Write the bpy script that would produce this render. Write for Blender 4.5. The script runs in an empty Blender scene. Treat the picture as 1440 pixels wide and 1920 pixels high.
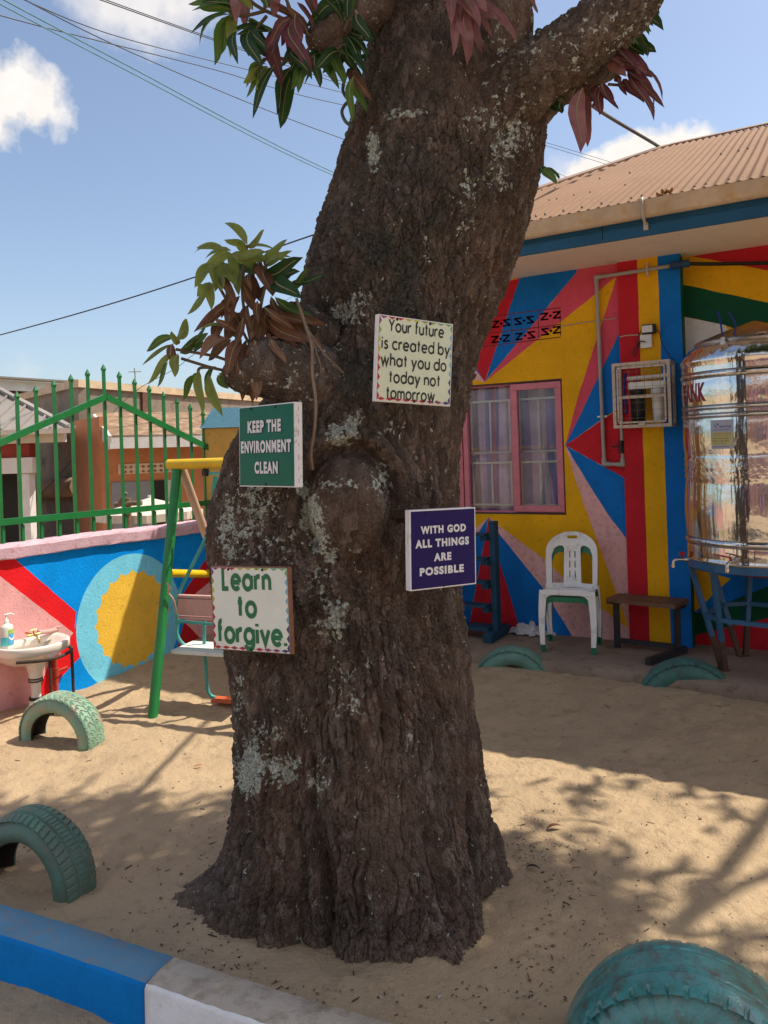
import bpy, bmesh, math, random
import numpy as np
from mathutils import Vector, Matrix
from mathutils.geometry import delaunay_2d_cdt

# ------------------------------------------------------------------ camera, world, sun
sc = bpy.context.scene
COL = sc.collection
F, ROLL, PX, PY, CAMH = 1442.0, .034, 720.0, 842.0, 1.68
rc, rs = math.cos(math.atan(ROLL)), math.sin(math.atan(ROLL))
cam_d = bpy.data.cameras.new("camera"); cam = bpy.data.objects.new("camera", cam_d); COL.objects.link(cam)
cam_d.sensor_fit = 'VERTICAL'; cam_d.sensor_height = 36; cam_d.lens = F / 1920 * 36
cam_d.shift_y = -(960 - PY) / 1920
cam_d.clip_start = .05; cam_d.clip_end = 2000
cam.matrix_world = Matrix(((rc, rs, 0, 0), (0, 0, -1, 0), (-rs, rc, 0, CAMH), (0, 0, 0, 1)))
sc.camera = cam
SUNV = Vector((.60, .13, 1.0)).normalized()
sun_d = bpy.data.lights.new("sun", 'SUN'); sun = bpy.data.objects.new("sun", sun_d); COL.objects.link(sun)
sun_d.energy = 4.6; sun_d.angle = math.radians(.55); sun_d.color = (1, .90, .74)
sun.rotation_euler = SUNV.to_track_quat('Z', 'Y').to_euler()
sun.location = (6, 2, 12)
sc.view_settings.view_transform = 'Standard'; sc.view_settings.look = 'None'
sc.view_settings.exposure = 0.35; sc.view_settings.gamma = 1
sc.cycles.max_bounces = 8; sc.cycles.transparent_max_bounces = 12

def ray(x, y):
    dx, dy = x - PX, y - PY
    return Vector(((rc * dx - rs * dy) / F, 1, -(rs * dx + rc * dy) / F))
CAM = Vector((0, 0, CAMH))
def at(x, y, Y): return CAM + Y * ray(x, y)
def ground(x, y, z=0):
    d = ray(x, y); return CAM + d * ((z - CAMH) / d.z)
def on_plane(x, y, p, n):
    d = ray(x, y); return CAM + d * ((p - CAM).dot(n) / d.dot(n))
def proj(P):
    u = P[0] / P[1] * F; v = -(P[2] - CAMH) / P[1] * F
    return PX + rc * u + rs * v, PY + rc * v - rs * u

world = bpy.data.worlds.new("World"); sc.world = world; world.use_nodes = True
wn_ = world.node_tree; wn_.nodes.clear()
def wnode(t, **k):
    n = wn_.nodes.new(t)
    for a, b in k.items(): setattr(n, a, b)
    return n
sky = wnode('ShaderNodeTexSky', sky_type='NISHITA', sun_disc=False)
sky.sun_elevation = math.asin(SUNV.z); sky.sun_rotation = math.atan2(SUNV.x, SUNV.y)
sky.air_density = 1.0; sky.dust_density = 1.6; sky.ozone_density = 2.2
bg = wnode('ShaderNodeBackground'); bg.inputs['Strength'].default_value = .105
wout = wnode('ShaderNodeOutputWorld')
tcw = wnode('ShaderNodeTexCoord')
def wmath(op, a, b=None, clamp=False):
    n = wnode('ShaderNodeMath', operation=op); n.use_clamp = clamp
    for i, v in enumerate((a, b)):
        if v is None: continue
        if isinstance(v, (int, float)): n.inputs[i].default_value = v
        else: wn_.links.new(v, n.inputs[i])
    return n.outputs[0]
def wnoise(scale, detail=6, rough=.58):
    n = wnode('ShaderNodeTexNoise'); n.inputs['Scale'].default_value = scale
    n.inputs['Detail'].default_value = detail; n.inputs['Roughness'].default_value = rough
    wn_.links.new(tcw.outputs['Generated'], n.inputs['Vector']); return n.outputs[0]
n1 = wnoise(7.5, 7, .56); n2 = wnoise(26, 5, .6)
nn = wmath('ADD', wmath('MULTIPLY', wmath('SUBTRACT', n1, .5), .12), wmath('MULTIPLY', wmath('SUBTRACT', n2, .5), .05))
total = None
# direction (through the view), angular radius, density of each cloud
for (x, y, rad, dens, soft) in [(60, 190, .036, .97, .020), (0, 175, .046, .97, .020), (95, 210, .024, .8, .02), (-60, 190, .06, .95, .022), (325, 5, .055, .85, .05), (260, -40, .075, .8, .05),
                          (1195, 310, .05, 1.0, .016), (1265, 330, .062, 1.0, .016), (1120, 335, .035, 1.0, .016), (1060, 345, .035, .5, .04), (-10, 618, .012, .5, .02),
                          (120, 700, .022, .35, .03), (-500, 500, .2, .9, .05), (1800, 500, .15, .9, .05), (1950, 100, .2, .9, .06), (50, 700, .025, .3, .03)]:
    d = ray(x, y).normalized()
    dp = wnode('ShaderNodeVectorMath', operation='DISTANCE'); wn_.links.new(tcw.outputs['Generated'], dp.inputs[0]); dp.inputs[1].default_value = d
    m = wmath('ADD', wmath('SUBTRACT', rad, dp.outputs['Value']), nn)
    m = wmath('MULTIPLY', wmath('DIVIDE', m, soft, True), dens)
    total = m if total is None else wmath('MAXIMUM', total, m)
# unseen clouds added behind the camera, thickened to throw fill on shaded faces
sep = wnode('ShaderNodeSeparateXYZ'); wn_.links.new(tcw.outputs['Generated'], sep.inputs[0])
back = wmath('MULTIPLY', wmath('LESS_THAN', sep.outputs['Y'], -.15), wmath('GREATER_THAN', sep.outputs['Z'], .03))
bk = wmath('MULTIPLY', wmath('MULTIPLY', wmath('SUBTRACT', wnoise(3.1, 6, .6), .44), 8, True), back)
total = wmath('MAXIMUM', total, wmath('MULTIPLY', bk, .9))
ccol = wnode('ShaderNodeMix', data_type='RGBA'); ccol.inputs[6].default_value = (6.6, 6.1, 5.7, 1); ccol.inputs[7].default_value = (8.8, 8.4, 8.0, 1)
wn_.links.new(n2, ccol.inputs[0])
cm = wnode('ShaderNodeMix', data_type='RGBA')
hsv = wnode('ShaderNodeHueSaturation'); hsv.inputs['Saturation'].default_value = .90; hsv.inputs['Value'].default_value = 1.32
wn_.links.new(sky.outputs[0], hsv.inputs['Color'])
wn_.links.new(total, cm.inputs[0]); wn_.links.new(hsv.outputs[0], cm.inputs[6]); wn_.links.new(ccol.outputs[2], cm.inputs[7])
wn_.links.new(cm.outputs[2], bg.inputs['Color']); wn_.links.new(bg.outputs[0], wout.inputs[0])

# ------------------------------------------------------------------ noise for building relief
def _h(ix, iy, iz, k=0):
    h = (ix.astype(np.int64) * 374761393 + iy.astype(np.int64) * 668265263 + iz.astype(np.int64) * 2147483647 + k * 1274126177) & 0xffffffff
    h = ((h ^ (h >> 13)) * 1274126177) & 0xffffffff
    h = ((h ^ (h >> 16)) * 2246822519) & 0xffffffff
    return ((h ^ (h >> 15)) & 0xffffff) / float(0xffffff)
def vnoise(P, k=0):
    i = np.floor(P).astype(np.int64); f = P - i; u = f * f * (3 - 2 * f); r = 0
    for dx in (0, 1):
        for dy in (0, 1):
            for dz in (0, 1):
                w = (u[:, 0] if dx else 1 - u[:, 0]) * (u[:, 1] if dy else 1 - u[:, 1]) * (u[:, 2] if dz else 1 - u[:, 2])
                r = r + w * _h(i[:, 0] + dx, i[:, 1] + dy, i[:, 2] + dz, k)
    return r
def fbm(P, o=4, k=0):
    r, a, t = 0, 1., 0
    for q in range(o):
        r = r + a * vnoise(P * 2 ** q, k + q); t += a; a *= .5
    return r / t - .5
def worley(P, k=0, ids=False):
    i = np.floor(P).astype(np.int64); f1 = np.full(len(P), 9.); f2 = np.full(len(P), 9.); cid = np.zeros(len(P))
    for dx in (-1, 0, 1):
        for dy in (-1, 0, 1):
            for dz in (-1, 0, 1):
                c = i + np.array((dx, dy, dz))
                q = np.stack([c[:, a] + _h(c[:, 0], c[:, 1], c[:, 2], k + a + 1) for a in range(3)], 1)
                d = np.sqrt(((P - q) ** 2).sum(1))
                n = d < f1
                f2 = np.where(n, f1, np.minimum(f2, d)); f1 = np.where(n, d, f1)
                if ids: cid = np.where(n, _h(c[:, 0], c[:, 1], c[:, 2], k + 9), cid)
    return (f1, f2, cid) if ids else (f1, f2)

# ------------------------------------------------------------------ materials
MATS = {}
def M(name, col, rough=.6, var=.12, vscale=6, bump=.15, bscale=90, metallic=0, dirt=0, dirtcol=(.12, .09, .06), spec=.4, dscale=14, coat=0, warp=None):
    if name in MATS: return MATS[name]
    m = bpy.data.materials.new(name); m.use_nodes = True; nt = m.node_tree; N, L = nt.nodes, nt.links
    b = N['Principled BSDF']; b.inputs['Roughness'].default_value = rough; b.inputs['Metallic'].default_value = metallic
    b.inputs['Specular IOR Level'].default_value = spec
    if coat: b.inputs['Coat Weight'].default_value = coat; b.inputs['Coat Roughness'].default_value = .15
    tc = N.new('ShaderNodeTexCoord')
    def noise(s, d=4, r=.55):
        n = N.new('ShaderNodeTexNoise'); n.inputs['Scale'].default_value = s; n.inputs['Detail'].default_value = d; n.inputs['Roughness'].default_value = r
        L.new(tc.outputs['Object'], n.inputs['Vector']); return n
    def ramp(src, p0, c0, p1, c1):
        r = N.new('ShaderNodeValToRGB'); r.color_ramp.elements[0].position = p0; r.color_ramp.elements[0].color = (*c0, 1)
        r.color_ramp.elements[1].position = p1; r.color_ramp.elements[1].color = (*c1, 1); L.new(src, r.inputs[0]); return r
    lo = tuple(c * (1 - var) for c in col); hi = tuple(min(1, c * (1 + var)) for c in col)
    out = ramp(noise(vscale, 5, .62).outputs[0], .32, lo, .68, hi).outputs[0]
    if dirt:
        mk = ramp(noise(dscale, 7, .68).outputs[0], .62 - .16 * dirt, (0, 0, 0), .80 - .1 * dirt, (1, 1, 1))
        mx = N.new('ShaderNodeMix'); mx.data_type = 'RGBA'; mx.inputs[7].default_value = (*dirtcol, 1)
        L.new(mk.outputs[0], mx.inputs[0]); L.new(out, mx.inputs[6]); out = mx.outputs[2]
    L.new(out, b.inputs['Base Color'])
    if bump:
        bp_ = N.new('ShaderNodeBump'); bp_.inputs['Strength'].default_value = bump; bp_.inputs['Distance'].default_value = .01
        L.new(noise(bscale, 5, .6).outputs[0], bp_.inputs['Height']); L.new(bp_.outputs[0], b.inputs['Normal'])
    m['b'] = 1
    MATS[name] = m; return m
def paint(name, col, **k):
    a = dict(rough=.62, var=.10, vscale=3.5, bump=.35, bscale=55, dirt=.35, dirtcol=tuple(c * .6 + .006 for c in col), dscale=26, spec=.12); a.update(k)
    return M(name, col, **a)
def metal_paint(name, col, **k):
    a = dict(rough=.38, var=.12, vscale=9, bump=.06, bscale=120, dirt=.3, dirtcol=tuple(c * .5 + .02 for c in col), dscale=30, spec=.5); a.update(k)
    return M(name, col, **a)

# ------------------------------------------------------------------ mesh helpers
class MB:
    def __init__(s): s.v, s.f, s.m, s.s = [], [], [], []
    def add(s, vs, fs, mi=0, smooth=False):
        o = len(s.v); s.v.extend([tuple(v) for v in vs])
        for f in fs: s.f.append([i + o for i in f]); s.m.append(mi); s.s.append(smooth)
    def box(s, c, size, X=(1, 0, 0), Y=(0, 1, 0), Z=(0, 0, 1), bev=0, mi=0, taper=1):
        c = Vector(c); X, Y, Z = Vector(X).normalized(), Vector(Y).normalized(), Vector(Z).normalized()
        a, b, h = (k / 2 for k in size)
        if bev <= 0:
            vs = [c + X * a * i * (taper if k > 0 else 1) + Y * b * j * (taper if k > 0 else 1) + Z * h * k for k in (-1, 1) for j in (-1, 1) for i in (-1, 1)]
            s.add(vs, [(0, 2, 3, 1), (4, 5, 7, 6), (0, 1, 5, 4), (2, 6, 7, 3), (0, 4, 6, 2), (1, 3, 7, 5)], mi); return
        bm = bmesh.new(); bmesh.ops.create_cube(bm, size=1)
        for v in bm.verts: v.co = Vector((v.co.x * size[0] * (taper if v.co.z > 0 else 1), v.co.y * size[1] * (taper if v.co.z > 0 else 1), v.co.z * size[2]))
        bmesh.ops.bevel(bm, geom=bm.edges[:], offset=min(bev, min(size) * .45), segments=2, affect='EDGES', profile=.6)
        vs = [c + X * v.co.x + Y * v.co.y + Z * v.co.z for v in bm.verts]; bm.verts.index_update()
        s.add(vs, [[v.index for v in f.verts] for f in bm.faces], mi, False); bm.free()
    def bar(s, a, b, w, h=None, up=(0, 0, 1), bev=0, mi=0, ext=0):
        a, b = Vector(a), Vector(b); d = (b - a).normalized(); up = Vector(up)
        if abs(d.dot(up)) > .95: up = Vector((0, 1, 0))
        X = d.cross(up).normalized(); Y = X.cross(d).normalized()
        s.box((a + b) / 2, (w, h or w, (b - a).length + 2 * ext), X, Y, d, bev, mi)
    def tube(s, pts, r, n=10, mi=0, cap=True, smooth=True):
        pts = [Vector(p) for p in pts]
        if not isinstance(r, (list, tuple)): r = [r] * len(pts)
        rings = []; prev = None
        for i, p in enumerate(pts):
            t = (pts[min(i + 1, len(pts) - 1)] - pts[max(i - 1, 0)]).normalized()
            if prev is None: u = t.orthogonal().normalized()
            else: u = (prev - t * prev.dot(t)).normalized()
            prev = u; w = t.cross(u)
            rings.append([p + (u * math.cos(2 * math.pi * k / n) + w * math.sin(2 * math.pi * k / n)) * r[i] for k in range(n)])
        vs = [v for q in rings for v in q]; fs = []
        for i in range(len(pts) - 1):
            for k in range(n): fs.append((i * n + k, i * n + (k + 1) % n, (i + 1) * n + (k + 1) % n, (i + 1) * n + k))
        s.add(vs, fs, mi, smooth)
        if cap:
            s.add(rings[0], [list(range(n))[::-1]], mi); s.add(rings[-1], [list(range(n))], mi)
    def lathe(s, prof, c, n=32, axis=(0, 0, 1), mi=0, smooth=True, sx=1, xdir=None):
        c = Vector(c); A = Vector(axis).normalized(); U = Vector(xdir).normalized() if xdir else A.orthogonal().normalized(); W = A.cross(U)
        vs = [c + A * h + (U * math.cos(2 * math.pi * k / n) * sx + W * math.sin(2 * math.pi * k / n)) * r for r, h in prof for k in range(n)]
        fs = [(i * n + k, i * n + (k + 1) % n, (i + 1) * n + (k + 1) % n, (i + 1) * n + k) for i in range(len(prof) - 1) for k in range(n)]
        s.add(vs, fs, mi, smooth)
        for i, rev in ((0, True), (len(prof) - 1, False)):
            if prof[i][0] > 1e-4:
                q = [i * n + k for k in range(n)]; s.add([vs[j] for j in q], [list(range(n))[::-1] if rev else list(range(n))], mi)
    def sphere(s, c, r, n=12, mi=0, scale=(1, 1, 1)):
        vs, fs = [], []; m = max(6, n // 2)
        for i in range(m + 1):
            t = math.pi * i / m
            for k in range(n):
                a = 2 * math.pi * k / n
                vs.append(Vector(c) + Vector((math.sin(t) * math.cos(a) * r * scale[0], math.sin(t) * math.sin(a) * r * scale[1], math.cos(t) * r * scale[2])))
        for i in range(m):
            for k in range(n): fs.append((i * n + k, (i + 1) * n + k, (i + 1) * n + (k + 1) % n, i * n + (k + 1) % n))
        s.add(vs, fs, mi, True)
    def build(s, name, mats, parent=None, label=None, cat=None, group=None, kind=None):
        me = bpy.data.meshes.new(name); me.from_pydata(s.v, [], s.f)
        mats = mats if isinstance(mats, (list, tuple)) else [mats]
        for m in mats: me.materials.append(m)
        me.polygons.foreach_set('material_index', s.m); me.polygons.foreach_set('use_smooth', s.s); me.update()
        return link(name, me, parent, label, cat, group, kind)
def tag(o, label=None, cat=None, group=None, kind=None):
    if label: o['label'] = label
    if cat: o['category'] = cat
    if group: o['group'] = group
    if kind: o['kind'] = kind
def link(name, me, parent=None, label=None, cat=None, group=None, kind=None):
    o = bpy.data.objects.new(name, me); COL.objects.link(o)
    if parent is not None:
        o.parent = parent; root = parent
        while root.parent is not None: root = root.parent
        o.matrix_parent_inverse = Matrix.Translation(-root.location) if parent is root else Matrix()
        if parent is not root: o.matrix_parent_inverse = Matrix()
    tag(o, label, cat, group, kind); return o
def thing(name, loc, label, cat, group=None):
    o = bpy.data.objects.new(name, None); o.empty_display_size = .2; COL.objects.link(o); o.location = loc
    tag(o, label, cat, group); return o
def inside(p, poly):
    x, y = p; r = False; n = len(poly); j = n - 1
    for i in range(n):
        xi, yi = poly[i]; xj, yj = poly[j]
        if (yi > y) != (yj > y) and x < (xj - xi) * (y - yi) / (yj - yi) + xi: r = not r
        j = i
    return r
def mural(outer, layers, holes=(), extra=()):
    """Planar subdivision of a painted sheet: later layers lie over earlier ones."""
    vs, es = [], []
    def loop(p, closed=True):
        o = len(vs); vs.extend([Vector(q) for q in p]); n = len(p)
        es.extend([(o + i, o + (i + 1) % n) for i in range(n)])
    loop(outer)
    for p, _ in layers: loop(p)
    for h in holes: loop(h)
    for e in extra: vs.append(Vector(e))
    V, E, Fc, *_ = delaunay_2d_cdt(vs, es, [], 0, 1e-6)
    out = []
    for f in Fc:
        c = sum((V[i] for i in f), Vector((0, 0))) / len(f)
        if not inside(c, outer) or any(inside(c, h) for h in holes): continue
        mi = 0
        for p, k in layers:
            if inside(c, p): mi = k
        out.append((f, mi))
    return V, out
def wob(poly, amp, step=.05, seed=0):
    """hand-painted edges: cut each side into short runs that wander a little"""
    r = random.Random(seed); out = []
    n = len(poly)
    for i in range(n):
        a, b = Vector(poly[i]), Vector(poly[(i + 1) % n]); L = (b - a).length; k = max(1, int(L / step))
        nrm = Vector((-(b - a).y, (b - a).x)).normalized() if L > 1e-6 else Vector((0, 0))
        out.append(tuple(a))
        for j in range(1, k): out.append(tuple(a.lerp(b, j / k) + nrm * r.uniform(-amp, amp)))
    return out
def plate(outline, holes, fmap, thick, grid=.05, mi=0):
    """a curved moulded plate with openings; fmap(u,v,t) gives the point, t = 0 front .. 1 back"""
    xs = [p[0] for p in outline]; ys = [p[1] for p in outline]; ex = []
    x = min(xs)
    while x < max(xs):
        y = min(ys)
        while y < max(ys):
            if inside((x, y), outline) and not any(inside((x, y), h) for h in holes): ex.append((x, y))
            y += grid
        x += grid
    V, fs = mural(outline, [], holes, ex); mb = MB(); n = len(V)
    pts = [fmap(v.x, v.y, 0) for v in V] + [fmap(v.x, v.y, thick) for v in V]
    faces = [list(f) for f, _ in fs] + [[i + n for i in f][::-1] for f, _ in fs]
    cnt = {}
    for f, _ in fs:
        for a, b in zip(f, list(f[1:]) + [f[0]]): cnt[(a, b)] = 1
    for (a, b) in list(cnt):
        if (b, a) not in cnt: faces.append([b, a, a + n, b + n])
    mb.add(pts, faces, mi, False); return mb
def arc(cx, cy, rx, ry, a0, a1, n=12):
    return [(cx + rx * math.cos(math.radians(a0 + (a1 - a0) * i / n)), cy + ry * math.sin(math.radians(a0 + (a1 - a0) * i / n))) for i in range(n + 1)]
def bez(a, b, c, n=10):
    a, b, c = Vector(a), Vector(b), Vector(c)
    return [a * (1 - t) ** 2 + b * 2 * t * (1 - t) + c * t * t for t in [i / n for i in range(n + 1)]]
def smooth_path(pts, n=6):
    pts = [Vector(p) for p in pts]; out = []
    for i in range(len(pts) - 1):
        p0, p1, p2, p3 = pts[max(i - 1, 0)], pts[i], pts[i + 1], pts[min(i + 2, len(pts) - 1)]
        for k in range(n):
            t = k / n
            out.append(.5 * ((2 * p1) + (p2 - p0) * t + (2 * p0 - 5 * p1 + 4 * p2 - p3) * t * t + (3 * p1 - p0 - 3 * p2 + p3) * t ** 3))
    out.append(pts[-1]); return out
rnd = random.Random(7)

# frames of the two walls
BD = Vector((.866, -.5, 0)); BN = Vector((-.5, -.866, 0)); BP = ground(1230, 1207, .12); BP.z = 0
def fb(x, y, o=0):
    P = on_plane(x, y, BP + BN * o, BN) - BP; return (P.dot(BD), P.z)
def FB(s, z, o=0): return BP + BD * s + BN * o + Vector((0, 0, z))
WD = Vector((.588, .809, 0)).normalized(); WN = Vector((.809, -.588, 0)).normalized(); WP = ground(110, 1303)
def fw(x, y, o=0):
    P = on_plane(x, y, WP + WN * o, WN) - WP; return (P.dot(WD), P.z)
def FW(s, z, o=0): return WP + WD * s + WN * o + Vector((0, 0, z))

# ------------------------------------------------------------------ colours
blue = paint('mural blue', (.006, .165, .56)); red = paint('mural red', (.55, .020, .034)); yellow = paint('mural yellow', (.80, .42, .010))
rose = paint('mural rose', (.68, .085, .14)); pale = paint('mural pale pink', (.78, .45, .45), dirt=.75, dirtcol=(.50, .24, .24)); green = paint('mural green', (.008, .085, .040))
white = paint('mural white', (.74, .72, .70)); joint_shade = paint('painted joint shade', (.16, .03, .03))
lblue = paint('wall blue', (.001, .30, .90)); lred = paint('wall red', (.80, .016, .024)); lpink = paint('wall pink', (.80, .40, .41), dirt=.4)
lcyan = paint('wall sky blue', (.20, .66, .92)); lyel = paint('wall yellow', (.86, .54, .07)); ldred = paint('wall dark red', (.55, .016, .022))
FM = [yellow, blue, red, rose, pale, joint_shade, green, white]

# ------------------------------------------------------------------ ground: one sheet, fine near the tree
def axis_pts(a, b, step, far):
    p = list(np.arange(a, b + 1e-6, step)); q = step; x = p[-1]
    while x < far: q *= 1.35; x += q; p.append(x)
    q = step; x = p[0]
    while x > -far: q *= 1.35; x -= q; p.insert(0, x)
    return np.array(p)
gx = axis_pts(-3.2, 3.4, .018, 300); gy = axis_pts(1.3, 6.6, .018, 300)
GX, GY = np.meshgrid(gx, gy, indexing='ij')
P3 = np.stack([GX.ravel(), GY.ravel(), np.zeros(GX.size)], 1)
def ground_z(P):
    fine = np.clip((8 - np.hypot(P[:, 0], P[:, 1] - 3)) / 3, 0, 1)
    z = .050 * fbm(P * 1.1, 3, 3) + .036 * fbm(P * 4.2, 3, 9)
    f1, f2 = worley(P * 6.0 + fbm(P * 3, 2, 5)[:, None] * 1.5, 21)
    z = z + .022 * (np.minimum(f1, .62) - .45)                      # trodden hollows
    z = z + .011 * fbm(P * 16, 3, 13) + .005 * fbm(P * 42, 2, 17)
    z = z * fine
    # sand banked against the boundary wall and the step, heaped round the roots
    w = (P[:, :2] - np.array(WP[:2])) @ np.array(WN[:2]); s = (P[:, :2] - np.array(WP[:2])) @ np.array(WD[:2])
    z = z + .10 * np.exp(-np.clip(w, 0, 9) / .35) * np.clip((s - .25) / .9, 0, 1)
    st = (P[:, :2] - np.array(BP[:2])) @ np.array(BN[:2])
    z = z + .045 * np.exp(-((st - .9) / .45) ** 2)
    d = np.hypot(P[:, 0] + .1, P[:, 1] - 2.95)
    z = z + .03 * np.exp(-((d - .55) / .25) ** 2)
    return z - .004
GZ = ground_z(P3)
me = bpy.data.meshes.new('ground'); nx, ny = len(gx), len(gy)
idx = np.arange(nx * ny).reshape(nx, ny)
quads = np.stack([idx[:-1, :-1].ravel(), idx[1:, :-1].ravel(), idx[1:, 1:].ravel(), idx[:-1, 1:].ravel()], 1)
me.vertices.add(nx * ny); me.vertices.foreach_set('co', np.stack([P3[:, 0], P3[:, 1], GZ], 1).ravel())
me.loops.add(quads.size); me.loops.foreach_set('vertex_index', quads.ravel())
me.polygons.add(len(quads)); me.polygons.foreach_set('loop_start', np.arange(0, quads.size, 4)); me.polygons.foreach_set('loop_total', np.full(len(quads), 4))
me.polygons.foreach_set('use_smooth', np.ones(len(quads), bool)); me.update(calc_edges=True)
sand = M('sand', (.45, .335, .215), rough=.95, var=.10, vscale=2.2, bump=.55, bscale=170, dirt=.42, dirtcol=(.28, .205, .135), dscale=9, spec=.15)
nt = sand.node_tree; N, L = nt.nodes, nt.links; bpn_ = [n for n in N if n.type == 'BUMP'][0]; tcn = [n for n in N if n.type == 'TEX_COORD'][0]
def snoise(s, d, r):
    n = N.new('ShaderNodeTexNoise'); n.inputs['Scale'].default_value = s; n.inputs['Detail'].default_value = d; n.inputs['Roughness'].default_value = r; L.new(tcn.outputs['Object'], n.inputs['Vector']); return n.outputs[0]
def smath(op, a, b):
    n = N.new('ShaderNodeMath'); n.operation = op
    for i, v in enumerate((a, b)):
        if isinstance(v, (int, float)): n.inputs[i].default_value = v
        else: L.new(v, n.inputs[i])
    return n.outputs[0]
hgt_ = smath('ADD', smath('ADD', smath('MULTIPLY', snoise(11, 6, .62), 3.0), smath('MULTIPLY', snoise(38, 5, .62), 1.4)), smath('MULTIPLY', snoise(150, 4, .65), .6))
L.new(hgt_, bpn_.inputs['Height']); bpn_.inputs['Strength'].default_value = .75; bpn_.inputs['Distance'].default_value = .012
spk_ = N.new('ShaderNodeValToRGB'); spk_.color_ramp.elements[0].position = .70; spk_.color_ramp.elements[0].color = (0, 0, 0, 1); spk_.color_ramp.elements[1].position = .76; spk_.color_ramp.elements[1].color = (1, 1, 1, 1); L.new(snoise(95, 3, .75), spk_.inputs[0])
pb_ = N['Principled BSDF']; src_ = pb_.inputs['Base Color'].links[0].from_socket; mx_ = N.new('ShaderNodeMix'); mx_.data_type = 'RGBA'; mx_.inputs[7].default_value = (.16, .115, .08, 1); L.new(spk_.outputs[0], mx_.inputs[0]); L.new(src_, mx_.inputs[6]); L.new(mx_.outputs[2], pb_.inputs['Base Color'])
me.materials.append(sand); link('ground', me, kind='structure')
def gz(x, y): return float(ground_z(np.array([[x, y, 0.]]))[0])

# ------------------------------------------------------------------ veranda slab along the classroom
conc = M('concrete', (.27, .205, .16), rough=.9, var=.14, vscale=3, bump=.5, bscale=70, dirt=.6, dirtcol=(.15, .11, .085), dscale=10, spec=.2)
mb = MB(); n = 90; prof = [(-.11, .118), (.3, .12), (.62, .119), (.775, .114), (.80, .098), (.806, .05), (.812, -.25)]
S = [-7 + 12 * i / n for i in range(n + 1)]
vs = []
for s in S:
    for k, (o, z) in enumerate(prof):
        j = (rnd.uniform(-.012, .012) if k > 2 else 0); vs.append(FB(s, z + (rnd.uniform(-.004, .003) if k in (1, 2, 3, 4) else 0), o + j))
m = len(prof); mb.add(vs, [(i * m + k, (i + 1) * m + k, (i + 1) * m + k + 1, i * m + k + 1) for i in range(n) for k in range(m - 1)], 0, True)
mb.build('veranda_pavement', conc, kind='structure')

# ------------------------------------------------------------------ classroom building
bld = thing('classroom_building', FB(-1, 0, -1), 'painted classroom with starburst mural wall, pink window and tan corrugated roof', 'building')
def px(*p, o=0): return [fb(x, y, o) for x, y in p]
BL = -2.42
WX0, WX1, WZ0, WZ1 = -2.15, -.664, 1.097, 2.203      # window opening
A = (909, 716)
lay = [
    (px(A, (893, 690), (905, 542), (700, 570), (700, 740), (880, 712)), 4),
    (px(A, (893, 690), (905, 542), (860, 550), (820, 600)), 1),
    (px(A, (974, 522), (905, 538), (893, 690)), 2), (px(A, (974, 522), (1083, 500), (1081, 511)), 1),
    (px(A, (1081, 511), (1083, 490), (1175, 470), (1156, 518), (1114, 553), (1056, 600), (1006, 638)), 3),
    (px((1060, 835), (1085, 740), (1131, 598), (1156, 518), (1175, 470), (1176, 600), (1162, 623)), 3),
    (px((1060, 835), (1162, 623), (1178, 595), (1178, 752)), 1), (px((1060, 835), (1180, 752), (1180, 901)), 2),
    (px((1060, 835), (1180, 901), (1184, 1022), (1174, 1012), (1138, 962), (1102, 905)), 1),
    (px((1060, 835), (1102, 905), (1138, 962), (1184, 1022), (1187, 1186), (1180, 1178), (1118, 1009), (1079, 900)), 4),
    (px((916, 970), (936, 986), (1029, 1055), (1061, 1089), (1187, 1185), (1187, 1260), (1075, 1260), (1080, 1204), (1017, 1101), (936, 1001)), 4),
    (px((916, 970), (936, 1001), (1017, 1101), (1080, 1204), (1080, 1260), (978, 1260), (978, 1200), (937, 1055)), 1),
    (px((916, 970), (937, 1055), (981, 1200), (981, 1260), (870, 1260), (875, 1200)), 2),
    (px((916, 970), (875, 1200), (870, 1260), (700, 1260), (700, 1240), (896, 1000)), 1),
    (px((916, 970), (896, 1000), (700, 1240), (700, 1140), (893, 990)), 4)]
lay = [([(max(BL + .001, a), b) for a, b in wob(p, .0022, .06, i)], k) for i, (p, k) in enumerate(lay)]
for yb, off in ((577, 0), (608.5, 1), (632, 2)):                    # shadow lines at the vent block joints, painted as dark strips
    a, b = fb(880, yb + 21), fb(1051, yb); lay.append(([(a[0], a[1] - .004), (b[0], b[1] - .004), (b[0], b[1] + .004), (a[0], a[1] + .004)], 5))
for xb in (907, 959, 1009, 1050):
    q = px((xb - .8, 580 + (1050 - xb) * .122), (xb + .8, 580 + (1050 - xb) * .122), (xb + 1.6, 630 + (1050 - xb) * .122), (xb, 630 + (1050 - xb) * .122)); lay.append((q, 5))
holes = [[(WX0, WZ0), (WX1, WZ0), (WX1, WZ1), (WX0, WZ1)]]
Zs = [(0, 1), (1, 1), (1, .8), (.36, .22), (1, .22), (1, 0), (0, 0), (0, .2), (.62, .78), (0, .78)]
for (cx, cy) in [(1020.5, 593.5), (1044, 590.5), (971, 602.5), (994, 599.5), (929, 608), (950, 605), (1022, 622), (1044, 618.5), (973, 631), (996, 628), (928, 636.5), (949, 634)]:
    c = fb(cx, cy); flip = 1 if rnd.random() < .8 else -1
    holes.append([(c[0] + flip * (u - .5) * .068, c[1] + (v - .5) * .062) for u, v in Zs][::flip])
for (cx, cy) in [(1032, 592), (1033, 620.5), (982.5, 601), (984.5, 629.5), (939.5, 606.5), (938.5, 635.5)]:
    c = fb(cx, cy); holes.append(arc(c[0], c[1], .013, .010, 0, 330, 11))
outer = [(BL, -.1), (-.185, -.1), (-.185, 3.06), (BL, 3.06)]
V, fs = mural(outer, lay, holes)
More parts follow.
